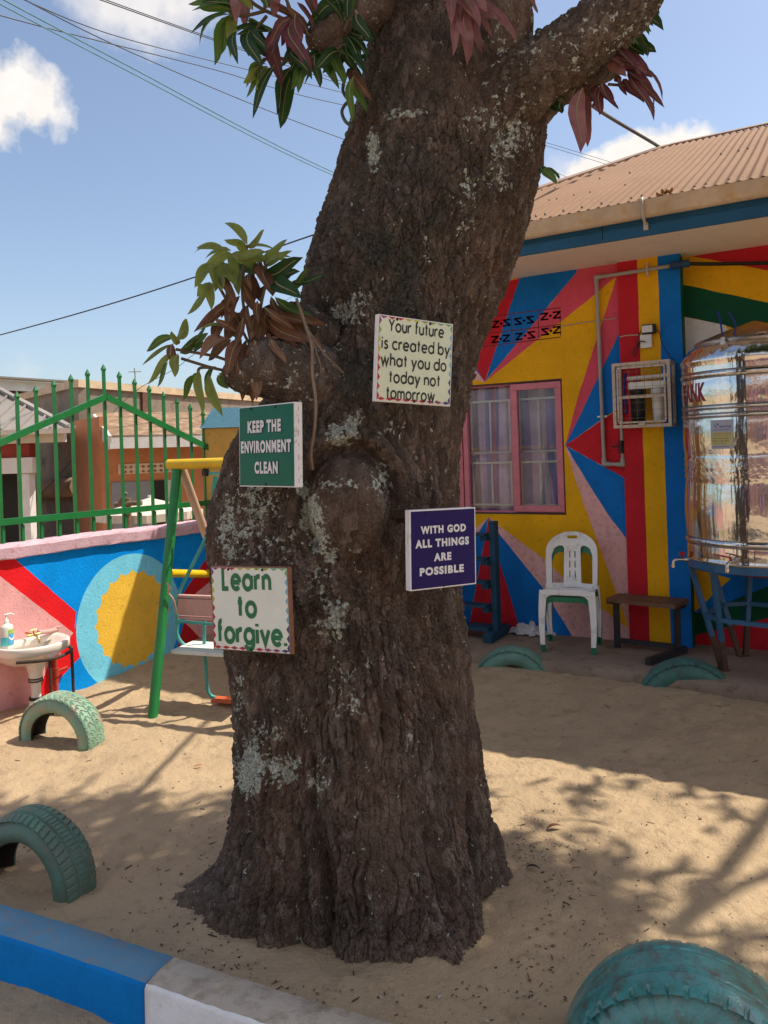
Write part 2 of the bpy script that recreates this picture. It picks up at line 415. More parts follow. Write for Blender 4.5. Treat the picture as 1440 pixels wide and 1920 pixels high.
mb = MB(); pts = [FB(v.x, v.y) for v in V]; mb.add(pts, [])
for f, k in fs: mb.f.append(list(f)); mb.m.append(k); mb.s.append(False)
edges = {}
for f, _ in fs:
    for a, b in zip(f, list(f[1:]) + [f[0]]): edges[(a, b)] = 1
bs, n0 = len(mb.v), {}
for (a, b) in list(edges):                                           # wall thickness at every opening
    if (b, a) in edges: continue
    o = len(mb.v); mb.v.extend([tuple(Vector(mb.v[a]) - BN * .12), tuple(Vector(mb.v[b]) - BN * .12)])
    mb.f.append([b, a, o, o + 1]); mb.m.append(5 if mb.v[a][2] > 2.45 else 0); mb.s.append(False)
wall = mb.build('wall', FM, bld)
mb = MB(); mb.box(FB(-.95, 2.66, -.20), (.95, .12, .32), BD, BN); mb.build('vent_dark_backing', M('dark void', (.012, .010, .010), bump=0), bld)  # near-black box painted in for the unlit space behind the vent holes
# pilaster with three stripes, then the recessed wall by the tank
def sheet(name, outer, layers, o, mats, holes=()):
    V, fs = mural(outer, layers, holes); mb = MB(); mb.add([FB(v.x, v.y, o) for v in V], [])
    for f, k in fs: mb.f.append(list(f)); mb.m.append(k); mb.s.append(False)
    return mb
e = [fb(1160, 484, .03), fb(1177, 1204, .03)], [fb(1194.3, 484, .03), fb(1218.5, 1204, .03)], [fb(1232.6, 478, .03), fb(1258.8, 1210, .03)]
def stripe(a, b, k):
    return ([(a[0][0], 3.07), (a[1][0], -.1), (b[1][0], -.1), (b[0][0], 3.07)], k)
pr = .268
mb = sheet('pilaster', [(-.188, -.1), (pr, -.1), (pr, 3.07), (-.188, 3.07)], [
    (wob([(-.3, 3.2), (e[1][0][0], 3.2), (e[1][1][0], -.2), (-.3, -.2)], .0015, .08, 1), 2),
    (wob([(e[2][0][0], 3.2), (.4, 3.2), (.4, -.2), (e[2][1][0], -.2)], .0015, .08, 2), 1)], .03, FM)
for s, k in ((-.188, 2), (pr, 6)):
    o = len(mb.v); mb.v.extend([tuple(FB(s, z, oo)) for z, oo in ((-.1, .03), (-.1, -.14), (3.07, -.14), (3.07, .03))])
    mb.f.append([o, o + 1, o + 2, o + 3] if s > 0 else [o + 3, o + 2, o + 1, o]); mb.m.append(k); mb.s.append(False)
mb.build('pilaster', FM, bld)
def pr_(*p): return [fb(x, y, -.12) for x, y in p]
lay2 = [(pr_((1270, 470), (1500, 430), (1500, 518), (1289, 479)), 2), (pr_((1270, 477), (1289, 479), (1560, 530), (1560, 593), (1290, 535.6), (1270, 532)), 0),
        (pr_((1270, 532), (1290, 535.6), (1560, 593), (1600, 700), (1440, 640), (1358, 609), (1270, 591)), 6), (pr_((1270, 591), (1292, 596), (1358, 609), (1420, 690), (1292, 730), (1270, 730)), 7),
        (pr_((1270, 730), (1292, 730), (1420, 690), (1600, 700), (1600, 900), (1300, 1020), (1270, 1000)), 3), (pr_((1270, 1000), (1300, 1020), (1600, 900), (1600, 1045), (1362, 1130), (1309, 1190), (1300, 1150), (1370, 1085), (1280, 1060)), 1),
        (pr_((1362, 1130), (1600, 1035), (1600, 1120), (1440, 1159), (1349, 1180), (1307, 1190), (1270, 1200), (1270, 1100), (1306, 1150)), 6), (pr_((1307, 1190), (1349, 1180), (1440, 1159), (1650, 1105), (1650, 1300), (1270, 1300), (1270, 1200)), 2)]
lay2 = [(wob(p, .002, .06, i), k) for i, (p, k) in enumerate(lay2)]
mb = sheet('wall', [(pr - .004, -.1), (4.5, -.1), (4.5, 3.07), (pr - .004, 3.07)], lay2, -.12, FM); mb.build('recessed_wall', FM, bld)
# room behind the window
room = M('room plaster', (.30, .27, .30), bump=0); mb = MB()
mb.box(FB(-1.1, 1.5, -2.4), (2.6, .1, 3.2), BD, BN); mb.box(FB(-1.1, .55, -1.28), (2.58, 2.2, .1), BD, BN); mb.box(FB(-1.1, 3.0, -1.28), (2.58, 2.2, .05), BD, BN)
mb.box(FB(BL + .06, 1.5, -1.9), (.12, 3.6, 3.1), BD, BN); mb.box(FB(.25, 1.6, -1.25), (.02, 2.2, 2.6), BD, BN); mb.build('room_shell', room, bld)
# window
pinkf = metal_paint('pink frame', (.60, .18, .24)); rust = M('dark rebate', (.07, .04, .05), bump=.2)
win = None; mb = MB()
def fr(mb, s0, s1, z0, z1, o, w, d, mi=0):
    mb.box(FB((s0 + s1) / 2, z0 + w / 2, o), (s1 - s0, d, w), BD, BN, bev=.004, mi=mi); mb.box(FB((s0 + s1) / 2, z1 - w / 2, o), (s1 - s0, d, w), BD, BN, bev=.004, mi=mi)
    mb.box(FB(s0 + w / 2, (z0 + z1) / 2, o), (w, d - .002, z1 - z0 - 2 * w), BD, BN, bev=.004, mi=mi); mb.box(FB(s1 - w / 2, (z0 + z1) / 2, o), (w, d - .002, z1 - z0 - 2 * w), BD, BN, bev=.004, mi=mi)
fr(mb, WX0 + .003, WX1 - .003, WZ0 + .003, WZ1 - .003, -.06, .022, .05)
mb.box(FB(-1.60, 1.65, -.058), (.05, .05, 1.05), BD, BN, bev=.004); mb.box(FB(-1.54, 1.65, -.05), (.045, .05, 1.05), BD, BN, bev=.004)
mb.box(FB(-1.115, 1.65, -.06), (.02, .04, 1.05), BD, BN)
win = mb.build('window', pinkf, bld)
mb = MB(); fr(mb, -1.103, -.676, WZ0 + .022, WZ1 - .02, -.022, .052, .045); mb.build('sash', pinkf, win); mb = MB(); fr(mb, -2.13, -1.63, WZ0 + .022, WZ1 - .02, -.022, .052, .045); mb.build('sash', pinkf, win)
mb = MB(); fr(mb, WX0 + .001, WX1 - .001, WZ0 + .001, WZ1 - .001, -.02, .012, .03); mb.build('frame', rust, win)
glass = bpy.data.materials.new('window glass'); glass.use_nodes = True; nt = glass.node_tree; nt.nodes.clear()
g_o = nt.nodes.new('ShaderNodeOutputMaterial'); g_m = nt.nodes.new('ShaderNodeMixShader'); g_t = nt.nodes.new('ShaderNodeBsdfTransparent'); g_g = nt.nodes.new('ShaderNodeBsdfGlossy'); g_f = nt.nodes.new('ShaderNodeFresnel')
g_g.inputs['Roughness'].default_value = .02; g_f.inputs['IOR'].default_value = 1.45; g_t.inputs[0].default_value = (.93, .95, .95, 1)
nt.links.new(g_f.outputs[0], g_m.inputs[0]); nt.links.new(g_t.outputs[0], g_m.inputs[1]); nt.links.new(g_g.outputs[0], g_m.inputs[2]); nt.links.new(g_m.outputs[0], g_o.inputs[0])
mb = MB()
for s0, s1, o in ((-1.06, -.72, -.024), (-1.515, -1.125, -.062), (-2.08, -1.67, -.024)):
    mb.box(FB((s0 + s1) / 2, 1.65, o), (s1 - s0, .003, 1.02), BD, BN)
mb.build('pane', glass, win)
bars = metal_paint('grey white bars', (.78, .79, .75)); mb = MB()
for s0, s1 in ((-1.09, -.71), (-1.53, -1.135), (-2.08, -1.66)):
    for z0, z1 in ((1.17, 1.53), (1.62, 2.06)):
        for z in (z0, z1): mb.box(FB((s0 + s1) / 2, z, -.10), (s1 - s0, .014, .016), BD, BN)
        k = 3 if s1 > -1.3 else 4
        for j in range(k): mb.box(FB(s0 + (s1 - s0) * (j + .12) / (k - .76), (z0 + z1) / 2, -.102), (.015, .012, z1 - z0), BD, BN)
mb.build('burglar_bars', bars, win)
def curtain(s0, s1, o, amp, fq, cols, ph):
    mb = MB(); n = 160; vs = []
    for i in range(n + 1):
        s = s0 + (s1 - s0) * i / n
        for j in range(7):
            z = .95 + 1.35 * j / 6; vs.append(FB(s + .01 * math.sin(z * 3 + s * 9), z, o + amp * math.sin(s * fq + ph + .25 * math.sin(z * 2.2)) + .3 * amp * math.sin(s * fq * 2.3 + z)))
    mb.add(vs, []); 
    for i in range(n):
        s = s0 + (s1 - s0) * i / n
        for j in range(6):
            mb.f.append([i * 7 + j, (i + 1) * 7 + j, (i + 1) * 7 + j + 1, i * 7 + j + 1]); mb.m.append(int((math.sin(s * 23 + 1.1) > .25) + (math.sin(s * 23 + 1.1) > .9 and s < -1.1)) % 3); mb.s.append(True)
    return mb
cl = [M('lilac curtain', (.80, .62, .86), rough=.85, var=.2, bump=.2), M('purple curtain', (.40, .34, .70), rough=.85, var=.2, bump=.2), M('rose curtain', (.62, .28, .42), rough=.85, var=.2, bump=.2)]
curtain(-2.2, -.6, -.17, .030, 34, cl, 0).build('curtain', cl, win)
# eaves: soffit, fascia, gutter, roof
OV = .70; RLE = -2.52
soff = M('soffit board', (.80, .72, .66), rough=.8, var=.05, bump=.15, dirt=.3, dirtcol=(.6, .48, .40), dscale=6)
mb = MB(); mb.box(FB((4.5 + RLE) / 2, 3.072, (OV - .16) / 2), (4.5 - RLE, OV + .16, .02), BD, BN); mb.build('soffit', soff, bld)
fasc = paint('fascia blue', (.030, .125, .26), bump=.2); mb = MB()
for s0, s1 in ((RLE, -2.2), (-2.195, -.13), (-.125, 2.2), (2.205, 4.5)):
    mb.box(FB((s0 + s1) / 2, 3.098, OV - .002), (s1 - s0, .022, .075), BD, BN); mb.box(FB((s0 + s1) / 2, 3.160, OV - .011), (s1 - s0, .022, .085), BD, BN)
mb.build('fascia', fasc, bld)
gut = M('gutter paint', (.62, .49, .37), rough=.55, var=.14, vscale=5, bump=.1, dirt=.8, dirtcol=(.56, .34, .14), dscale=7, spec=.5); mb = MB()
prof = [(OV + .012, 3.272), (OV + .012, 3.20), (OV + .03, 3.168), (OV + .075, 3.160), (OV + .105, 3.185), (OV + .112, 3.262), (OV + .118, 3.272), (OV + .104, 3.276), (OV + .098, 3.262), (OV + .09, 3.19), (OV + .03, 3.18)]
n = 60; vs = []
for i in range(n + 1):
    s = RLE + (4.5 - RLE) * i / n
    for o, z in prof: vs.append(FB(s, z + .004 * math.sin(s * 2.1) + rnd.uniform(-.001, .001), o))
m = len(prof); mb.add(vs, [(i * m + k, i * m + k + 1, (i + 1) * m + k + 1, (i + 1) * m + k) for i in range(n) for k in range(m - 1)], 0, True)
gutter = mb.build('gutter', gut, bld)
mb = MB()
for s in (-2.3, .165, 2.6):
    mb = MB(); mb.tube([FB(s, 3.285, OV + .02), FB(s, 3.285, OV + .112), FB(s, 3.255, OV + .128), FB(s, 3.185, OV + .118), FB(s, 3.150, OV + .07), FB(s, 3.135, OV + .03)], .010, 8)
    mb.box(FB(s, 3.12, OV + .016), (.03, .02, .05), BD, BN); mb.build('gutter_bracket', M('bracket', (.50, .44, .36), rough=.5), gutter)
PITCH = math.radians(24); RN = (BN * math.sin(PITCH) + Vector((0, 0, math.cos(PITCH)))).normalized(); RU = (-BN * math.cos(PITCH) + Vector((0, 0, math.sin(PITCH)))).normalized(); R0 = FB(0, 3.275, OV + .06)
def rf(x, y):
    P = on_plane(x, y, R0, RN) - R0; return P.dot(BD), P.dot(RU)
ha, hb = rf(1056, 341), rf(1440, 212)
def top_t(s):
    t = ha[1] + (s - ha[0]) * (hb[1] - ha[1]) / (hb[0] - ha[0]); return max(.15, min(t, 4.2))
mb = MB(); vs = []; pit = .068; ns = int((4.5 - RLE) / pit * 8); nt_ = 14
for i in range(ns + 1):
    s = RLE + (4.5 - RLE) * i / ns; w = .0095 * math.cos(2 * math.pi * s / pit); tt = top_t(s)
    for j in range(nt_ + 1):
        t = tt * j / nt_; vs.append(R0 + BD * s + RU * t + RN * (w + .012 + .004 * math.sin(s * 1.7 + t * 2.3)))
mb.add(vs, [(i * (nt_ + 1) + j, (i + 1) * (nt_ + 1) + j, (i + 1) * (nt_ + 1) + j + 1, i * (nt_ + 1) + j + 1) for i in range(ns) for j in range(nt_)], 0, True)
for t, k0 in ((.10, 4), (.95, 6), (1.9, 7)):                          # roofing screws
    for q in range(-34, 58, 1):
        s = q * pit * (2 if t > .5 else 2) + (rnd.random() < .3) * pit
        if t < top_t(s) - .1 and RLE + .05 < s < 4.4 and rnd.random() < (.8 if t < .5 else .25): mb.lathe([(.011, 0), (.009, .008), (.004, .016)], R0 + BD * s + RU * (t + rnd.uniform(-.02, .02)) + RN * .02, 8, RN, 1)
roofm = M('roof sheet', (.25, .146, .090), rough=.75, var=.08, vscale=2.2, bump=.08, bscale=40, dirt=.35, dirtcol=(.27, .17, .10), dscale=4, spec=.12)
roof = mb.build('roof', [roofm, M('screw', (.25, .22, .19), rough=.5)], bld)
mb = MB(); pth = []
for i in range(60):
    s = RLE + (4.5 - RLE) * i / 59; pth.append(R0 + BD * s + RU * top_t(s) + RN * .02)
for a, b in zip(pth[:-1], pth[1:]): mb.bar(a, b, .15, .02, up=RN, ext=.002)
mb.build('ridge_cap', M('ridge cap', (.33, .215, .15), rough=.6, var=.1), roof)
mb = MB()                                                             # far side of the roof and the other walls
rt = [R0 + BD * s + RU * top_t(s) for s in (RLE, -2, -1, 0, 1, 2, 4.5)]
bk = [Vector((p.x, p.y, 0)) - BN * (3.0 + i * .3) + Vector((0, 0, 3.1)) for i, p in enumerate(rt)]
mb.add(rt + bk, [(i, i + 7, i + 8, i + 1) for i in range(6)], 0)
mb.box(FB(4.42, 1.5, -3.2), (.15, 6.1, 3.0), BD, BN)
mb.build('rear_roof', roofm, bld)

# plants caught in the gutter
mb = MB(); c = FB(.30, 3.285, OV + .07)
drylf = M('dry leaf', (.25, .13, .05), var=.3, rough=.8)
for k in range(14):
    a = c + BD * rnd.uniform(-.06, .06) + BN * rnd.uniform(-.03, .03); d = Vector((rnd.uniform(-1, 1), rnd.uniform(-1, 1), rnd.uniform(.1, 1))).normalized() * .05
    w = d.cross(Vector((0, .3, 1))).normalized() * .012; mb.add([a, a + d * .5 + w, a + d, a + d * .5 - w], [(0, 1, 2, 3)])
mb.build('dry_leaves', drylf, None, 'small tuft of dry leaves caught on the roof gutter above its bracket', 'leaves', kind='thing')

# ------------------------------------------------------------------ boundary wall with mural, cap and railing
bw = thing('boundary_wall', FW(0, 0), 'low boundary wall painted with a yellow scalloped sun on blue, pale pink cap', 'wall')
def pw(*p): return [fw(x, y) for x, y in p]
c0 = fw(142, 1165); c1 = fw(240, 1039); c2 = fw(338, 1120)
cs, cr = (c0[0] + c2[0]) / 2, 0; czr = .40; R_ = (c2[0] - c0[0]) / 2; RZ = c1[1] - czr
circ = arc(cs, czr, R_, RZ, 0, 354, 59)
sc_ = []
nsc = 20
for i in range(nsc):
    for j in range(6):
        a = 360 * (i + j / 6) / nsc; rr = .73 - .060 * math.sin(math.pi * j / 6) ** .7 ; sc_.append((cs + .02 + R_ * rr * math.cos(math.radians(a)), czr + .02 + RZ * rr * math.sin(math.radians(a))))
LM = [lblue, lred, lpink, lcyan, lyel, ldred]
ll = [(pw((0, 1043), (21, 1042), (143, 1147), (139, 1190), (0, 1080), (-150, 962), (-150, 900)), 1), (pw((0, 1080), (139, 1188), (90, 1248), (60, 1330), (60, 1400), (-900, 1900), (-900, 900), (-150, 962)), 2),
      (pw((138, 1186), (150, 1150), (150, 1232), (112, 1272), (104, 1312), (60, 1345), (60, 1330), (90, 1248)), 1),
      (pw((341, 1117), (385, 1050), (401, 1025), (500, 900), (520, 1000), (400, 1085), (365, 1115)), 5), (pw((362, 1117), (400, 1085), (520, 1000), (540, 1250), (400, 1222), (345, 1168)), 2), (pw((345, 1165), (400, 1222), (540, 1260), (400, 1260), (330, 1225)), 5),
      (circ, 3), (sc_, 4)]
ll = [(wob(p, .002, .06, i + 50), k) for i, (p, k) in enumerate(ll)]
V, fs = mural([(-1.9, -.2), (4.2, -.2), (4.2, 1.03), (-1.9, 1.03)], ll)
mb = MB(); mb.add([FW(v.x, v.y, 0) for v in V], [])
for f, k in fs: mb.f.append(list(f)); mb.m.append(k); mb.s.append(False)
mb.build('mural_face', LM, bw)
outerw = paint('outer wall', (.45, .33, .27)); mb = MB(); mb.box(FW(1.15, .41, -.085), (6.1, .16, 1.24), WD, WN); mb.build('wall_core', outerw, bw)
capm = paint('cap pink', (.62, .42, .50), dirt=.55, dirtcol=(.45, .16, .15), dscale=22); mb = MB(); n = 80; vs = []
pf = [(.028, 1.022), (.032, 1.03), (.034, 1.098), (.026, 1.112), (-.07, 1.125), (-.19, 1.112), (-.197, 1.10), (-.197, 1.022)]
for i in range(n + 1):
    s = -1.9 + 6.1 * i / n
    for o, z in pf: vs.append(FW(s, z + rnd.uniform(-.003, .003) + .004 * math.sin(s * 5), o + rnd.uniform(-.003, .003)))
m = len(pf); mb.add(vs, [(i * m + k, i * m + (k + 1) % m, (i + 1) * m + (k + 1) % m, (i + 1) * m + k) for i in range(n) for k in range(m)], 0, False); mb.build('wall_cap', capm, bw)
fg = metal_paint('fence green', (.012, .175, .045), rough=.32)
fence = thing('railing_fence', FW(.5, 1.12, -.08), 'green steel railing with spear tips and gabled top rail on the boundary wall', 'fence')
fo = -.08
def rail_z(s): return 2.155 - .41 * abs(s - .508)
mb = MB(); mb.bar(FW(-1.25, 1.27, fo + .022), FW(1.69, 1.262, fo + .022), .028, .045); mb.build('lower_rail', fg, fence)
mb = MB(); mb.bar(FW(.508, 2.158, fo + .022), FW(1.67, rail_z(1.67), fo + .022), .028, .046); mb.bar(FW(.508, 2.158, fo + .022), FW(-.9, rail_z(-.9), fo + .022), .028, .046); mb.bar(FW(1.67, rail_z(1.67) + .012, fo + .022), FW(1.67, 1.10, fo + .022), .03, .046); mb.build('top_rail', fg, fence)
pk = None
for k in range(-11, 9):
    s = .508 + .1395 * k
    if abs(s - 1.67) < .05: continue
    top = 2.416 - .0475 * abs(k)
    mb = MB(); mb.box(FW(s, (1.10 + top - .06) / 2, fo), (.020, .020, top - .06 - 1.10), WD, WN)
    t0 = top - .06; r_ = .0105
    vs = [FW(s + i * r_ * g, t0 + hh, fo + j * r_ * g) for hh, g in ((0, 1), (.018, 1.45)) for j in (-1, 1) for i in (-1, 1)] + [FW(s, top, fo)]
    mb.add(vs, [(0, 1, 5, 4), (1, 3, 7, 5), (3, 2, 6, 7), (2, 0, 4, 6), (4, 5, 8), (5, 7, 8), (7, 6, 8), (6, 4, 8)])
    mb.box(FW(s + .004, 1.17, fo + .016), (.018, .012, .13), WD, WN)
    mb.build('picket', fg, fence)

# ------------------------------------------------------------------ neighbourhood beyond the wall
gp = thing('gate_pillar', Vector((-1.0, 7.0, 0)), 'yellow gate pillar with a sloping blue cap beyond the railing', 'pillar')
a = at(383, 900, 6.75); b = at(383 + 240, 900, 6.75); cx = (a.x + b.x) / 2; wd_ = b.x - a.x
zt = at(383, 803, 6.75).z; zc = at(400, 768, 6.75).z
yp = paint('pillar yellow', (.66, .38, .10), bump=.2); mb = MB(); mb.box((cx, 6.75 + wd_ / 2, zt / 2), (wd_, wd_, zt), bev=.01); mb.build('shaft', yp, gp)
bc_ = paint('pillar cap blue', (.10, .24, .34)); mb = MB(); mb.box((cx, 6.75 + wd_ / 2, (zt + zc) / 2 + .01), (wd_ + .05, wd_ + .05, zc - zt + .02), taper=.82); mb.build('cap', bc_, gp)

stain = M('stained cement', (.25, .20, .155), rough=.9, var=.25, vscale=1.6, bump=.4, bscale=9, dirt=.75, dirtcol=(.075, .065, .055), dscale=3.2)
cream = M('parapet cream', (.55, .42, .28), rough=.8, var=.15, bump=.2)
blk = thing('cement_block', Vector((-5.1, 13, 0)), 'flat-roofed stained cement building with a cream parapet beyond the green railing', 'building')
C0 = at(146, 722, 13); D1 = Vector((1.65, 3.8, 0)).normalized(); D2 = Vector((-2.6, 3.0, 0)).normalized(); ztop = at(146, 712, 13).z
C0.z = 0
def wallpoly(mb, a, d, L, z0, z1, th, nrm, mi=0): mb.box(a + d * (L / 2) - nrm * th / 2 + Vector((0, 0, (z0 + z1) / 2)), (L, th, z1 - z0), d, nrm, mi=mi)
N1 = Vector((D1.y, -D1.x, 0)); N2 = Vector((-D2.y, D2.x, 0))
mb = MB(); wallpoly(mb, C0, D1, 9, -.3, ztop - .08, .2, N1); wallpoly(mb, C0, D2, 7, -.3, ztop - .08, .2, N2); mb.build('wall', stain, blk)
mb = MB(); wallpoly(mb, C0 - D1 * .05 + N1 * .06, D1, 9, ztop - .13, ztop, .26, N1); wallpoly(mb, C0 + D2 * .26 + N2 * .06, D2, 7, ztop - .13, ztop - .003, .26, N2); mb.build('parapet', cream, blk)
va = on_plane(272, 772, C0, N1); mb = MB(); mb.box((va.x, va.y, va.z), (.22, .1, .75), D1, N1); mb.build('vent_grille', M('rust vent', (.16, .07, .04), var=.5, vscale=30), blk)
mb = MB(); mb.tube([on_plane(150, 912, C0 + N2 * .1, N2), on_plane(20, 925, C0 + N2 * .1, N2)], .17, 10); mb.build('concrete_beam', M('beam tan', (.36, .22, .14), rough=.9, var=.2), blk)
# orange lean-to in front of it
oran = paint('orange wall', (.50, .205, .10), dirt=.3); lean = thing('orange_shop', Vector((-3.4, 11.6, 0)), 'orange walled shop with rusty lean-to roof and white fascia against the cement building', 'building')
OA = at(190, 900, 11.3); OA.z = 0; OD = Vector((1.0, .55, 0)).normalized(); ON = Vector((OD.y, -OD.x, 0))
zf1, zf0 = at(218, 817, 10.7).z, at(218, 841, 10.7).z
mb = MB(); wallpoly(mb, OA, OD, 6, -.3, 2.05, .15, ON); wallpoly(mb, OA + Vector((-.9, 1.2, 0)), Vector((.6, -.8, 0)), 1.5, -.3, 2.3, .1, Vector((-.8, -.6, 0))); mb.build('wall', oran, lean)
FA = OA + ON * .55 + OD * .05
wf = paint('white fascia', (.62, .60, .60), dirt=.3); mb = MB(); wallpoly(mb, FA, OD, 6, zf0, zf1, .04, ON)
mb.bar(FA + Vector((0, 0, (zf0 + zf1) / 2)), FA - ON * 1.4 + Vector((0, 0, (zf0 + zf1) / 2 + .38)), .04, .2); mb.build('fascia', wf, lean)
rrm = M('rusty roof', (.25, .155, .095), rough=.9, var=.35, vscale=7, bump=.6, bscale=14, dirt=.7, dirtcol=(.40, .31, .21), dscale=7); mb = MB()
q = [FA + Vector((0, 0, zf1 + .01)), FA + OD * 6 + Vector((0, 0, zf1 + .01)), FA + OD * 6 - ON * 1.5 + Vector((0, 0, zf1 + .42)), FA - ON * 1.5 + Vector((0, 0, zf1 + .42))]
mb.add(q + [p - Vector((0, 0, .03)) for p in q], [(0, 1, 2, 3), (7, 6, 5, 4), (0, 4, 5, 1), (3, 2, 6, 7), (0, 3, 7, 4)]); mb.build('roof', rrm, lean)
fa, fbx = on_plane(222, 880, OA + ON * .012, ON), on_plane(335, 886, OA + ON * .012, ON)
L_ = (fbx - fa).length; hol = []
for k in range(9):
    u = .06 + (L_ - .1) * k / 9
    for v in (.03, .10): hol.append([(u, v), (u + .035, v - .02), (u + .07, v), (u + .035, v + .028)])
mbp = plate([(0, 0), (L_, 0), (L_, .15), (0, .15)], hol, lambda u, v, t: Vector((fa.x, fa.y, fa.z - .075)) + OD * u + Vector((0, 0, v)) - ON * t, .02, grid=9); mbp.build('vent_frieze', M('frieze', (.60, .50, .40), bump=.2), lean)
mb = MB(); mb.box(Vector((fa.x, fa.y, fa.z)) + OD * L_ / 2 - ON * .018, (L_, .012, .148), OD, ON); mb.build('frieze_backing', M('dark void', (.012, .010, .010)), lean)
wa, wb = on_plane(206, 905, OA, ON), on_plane(330, 905, OA, ON); Lw = (wb - wa).length; mb = MB()
gw = M('grey shutter', (.22, .24, .27), rough=.5, var=.1)
wc = Vector((wa.x, wa.y, 0)); mb.box(wc + OD * Lw * .33 + Vector((0, 0, wa.z / 2 - .05)), (Lw * .62, .03, wa.z + .1), OD, ON); wsh = mb.build('window', gw, lean)
mb = MB(); mb.box(wc + OD * Lw * .74 + ON * .006 + Vector((0, 0, wa.z / 2 - .05)), (Lw * .17, .03, wa.z + .1), OD, ON); mb.build('doorway', M('dark void', (.012, .010, .010)), lean)
mb = MB(); mb.box(wc + OD * Lw * .92 + ON * .003 + Vector((0, 0, wa.z / 2 - .05)), (Lw * .16, .03, wa.z + .1), OD, ON); mb.build('shutter', M('white shutter', (.5, .5, .5)), lean)
# hip-roofed house at the left
hh = thing('hip_roof_house', Vector((-6, 10.5, 0)), 'dark red house with grey ribbed hip roof and white porch column at the far left', 'house')
e0 = at(137, 803, 10.6); e1 = at(-260, 800, 10.6); ez = e0.z; rg = at(-30, 722, 12.0)
gr = M('grey roof', (.27, .245, .225), rough=.6, var=.1, vscale=2); mb = MB()
E0, E1 = Vector((e0.x, 10.6, ez)), Vector((e1.x, 10.6, ez)); RZ_ = rg.z; RT = Vector((rg.x, 12.2, RZ_)); RT2 = Vector((rg.x - 2, 12.2, RZ_)); B0 = Vector((E0.x * 14 / 10.6 - .1, 14, ez)); B1 = E1 + Vector((0, 3.4, 0))
mb.add([E0, E1, RT, RT2, B0, B1], [(1, 0, 2, 3), (0, 4, 2), (4, 5, 3, 2)])
for i in range(9):
    t = i / 8
    a, b = E1.lerp(E0, .3 + .7 * t), RT2.lerp(RT, min(1, .3 + .7 * t)) if t < .3 else E0.lerp(RT, .02)
    p = E1.lerp(E0, .35 + .62 * t); L2 = (E0.x - p.x); up = (RT - E0); k = min(1, L2 / abs(RT.x - E0.x)); mb.bar(p + Vector((0, 0, .02)), p + Vector((0, (RT.y - E0.y) * k, (RT.z - E0.z) * k + .02)), .03, .03)
mb.bar(E0, RT + Vector((0, 0, .03)), .09, .04); mb.build('roof', gr, hh)
mb = MB(); mb.bar(E0 + Vector((.02, -.05, -.03)), E1 + Vector((0, -.05, -.03)), .09, .07); mb.bar(E0 + Vector((-.2, .2, -.1)), E1 + Vector((0, .2, -.1)), .12, .16); mb.build('gutter', M('cream gutter', (.62, .54, .47), rough=.5), hh)
dr = paint('dark red wall', (.26, .05, .04)); wx = at(56, 850, 10.9).x; mb = MB()
bz0, bz1 = at(30, 888, 10.9).z, at(30, 858, 10.9).z
mb.box((wx - 2.5, 10.98, (bz1 + ez) / 2 - .05), (5, .2, ez - bz1), bev=0); mb.box((wx - 3.5, 12.4, 1.0), (5, .2, 2.4)); mb.build('wall', dr, hh)
wpnt = paint('white beam', (.66, .64, .64), dirt=.15); mb = MB(); mb.box((wx - 2.47, 10.96, (bz0 + bz1) / 2), (5.06, .26, bz1 - bz0 - .004), bev=.01); mb.build('porch_beam', wpnt, hh)
cxx = (at(36, 950, 10.9).x + at(59, 950, 10.9).x) / 2; mb = MB(); mb.box((cxx, 10.96, bz0 / 2 - .102), (.17, .19, bz0 + .2), bev=.008); mb.build('column', wpnt, hh)
mb = MB(); mb.box((wx - 2.75, 11.6, .9), (4.9, .1, 2.0)); mb.build('dark_doorway', M('dark void', (.012, .010, .010)), hh)
# metal-roofed store far left
fs_ = thing('metal_store', Vector((-9, 22, 0)), 'red sheet-metal store with pale fascia and thin roof edge behind the grey hip roof', 'building')
m0, m1 = at(-300, 690, 20), at(122, 716, 24); z0, z1 = m0.z, m1.z
mb = MB(); mb.bar(Vector((m0.x, 20, z0)), Vector((m1.x, 24, z1)), .5, .05); mb.build('roof', M('metal roof', (.20, .19, .18), rough=.5), fs_)
mb = MB(); mb.bar(Vector((m0.x, 20.05, z0 - .2)), Vector((m1.x - .1, 24.05, z1 - .2)), .06, .3); mb.build('fascia', paint('pale fascia', (.55, .60, .62)), fs_)
mb = MB(); mb.box(((m0.x + m1.x) / 2, 22.4, z1 / 2 - .1), (abs(m1.x - m0.x) + 0, .1, z1 - .4), Vector((m1.x - m0.x, 4, 0)), Vector((4, -(m1.x - m0.x), 0)))
for k in range(30):
    p = Vector((m0.x, 20.1, 0)).lerp(Vector((m1.x, 24.1, 0)), k / 29); mb.box((p.x, p.y + .15, z1 / 2 - .1), (.05, .1, z1 - .45))
mb.build('wall', M('maroon sheet', (.14, .03, .03), rough=.5), fs_)
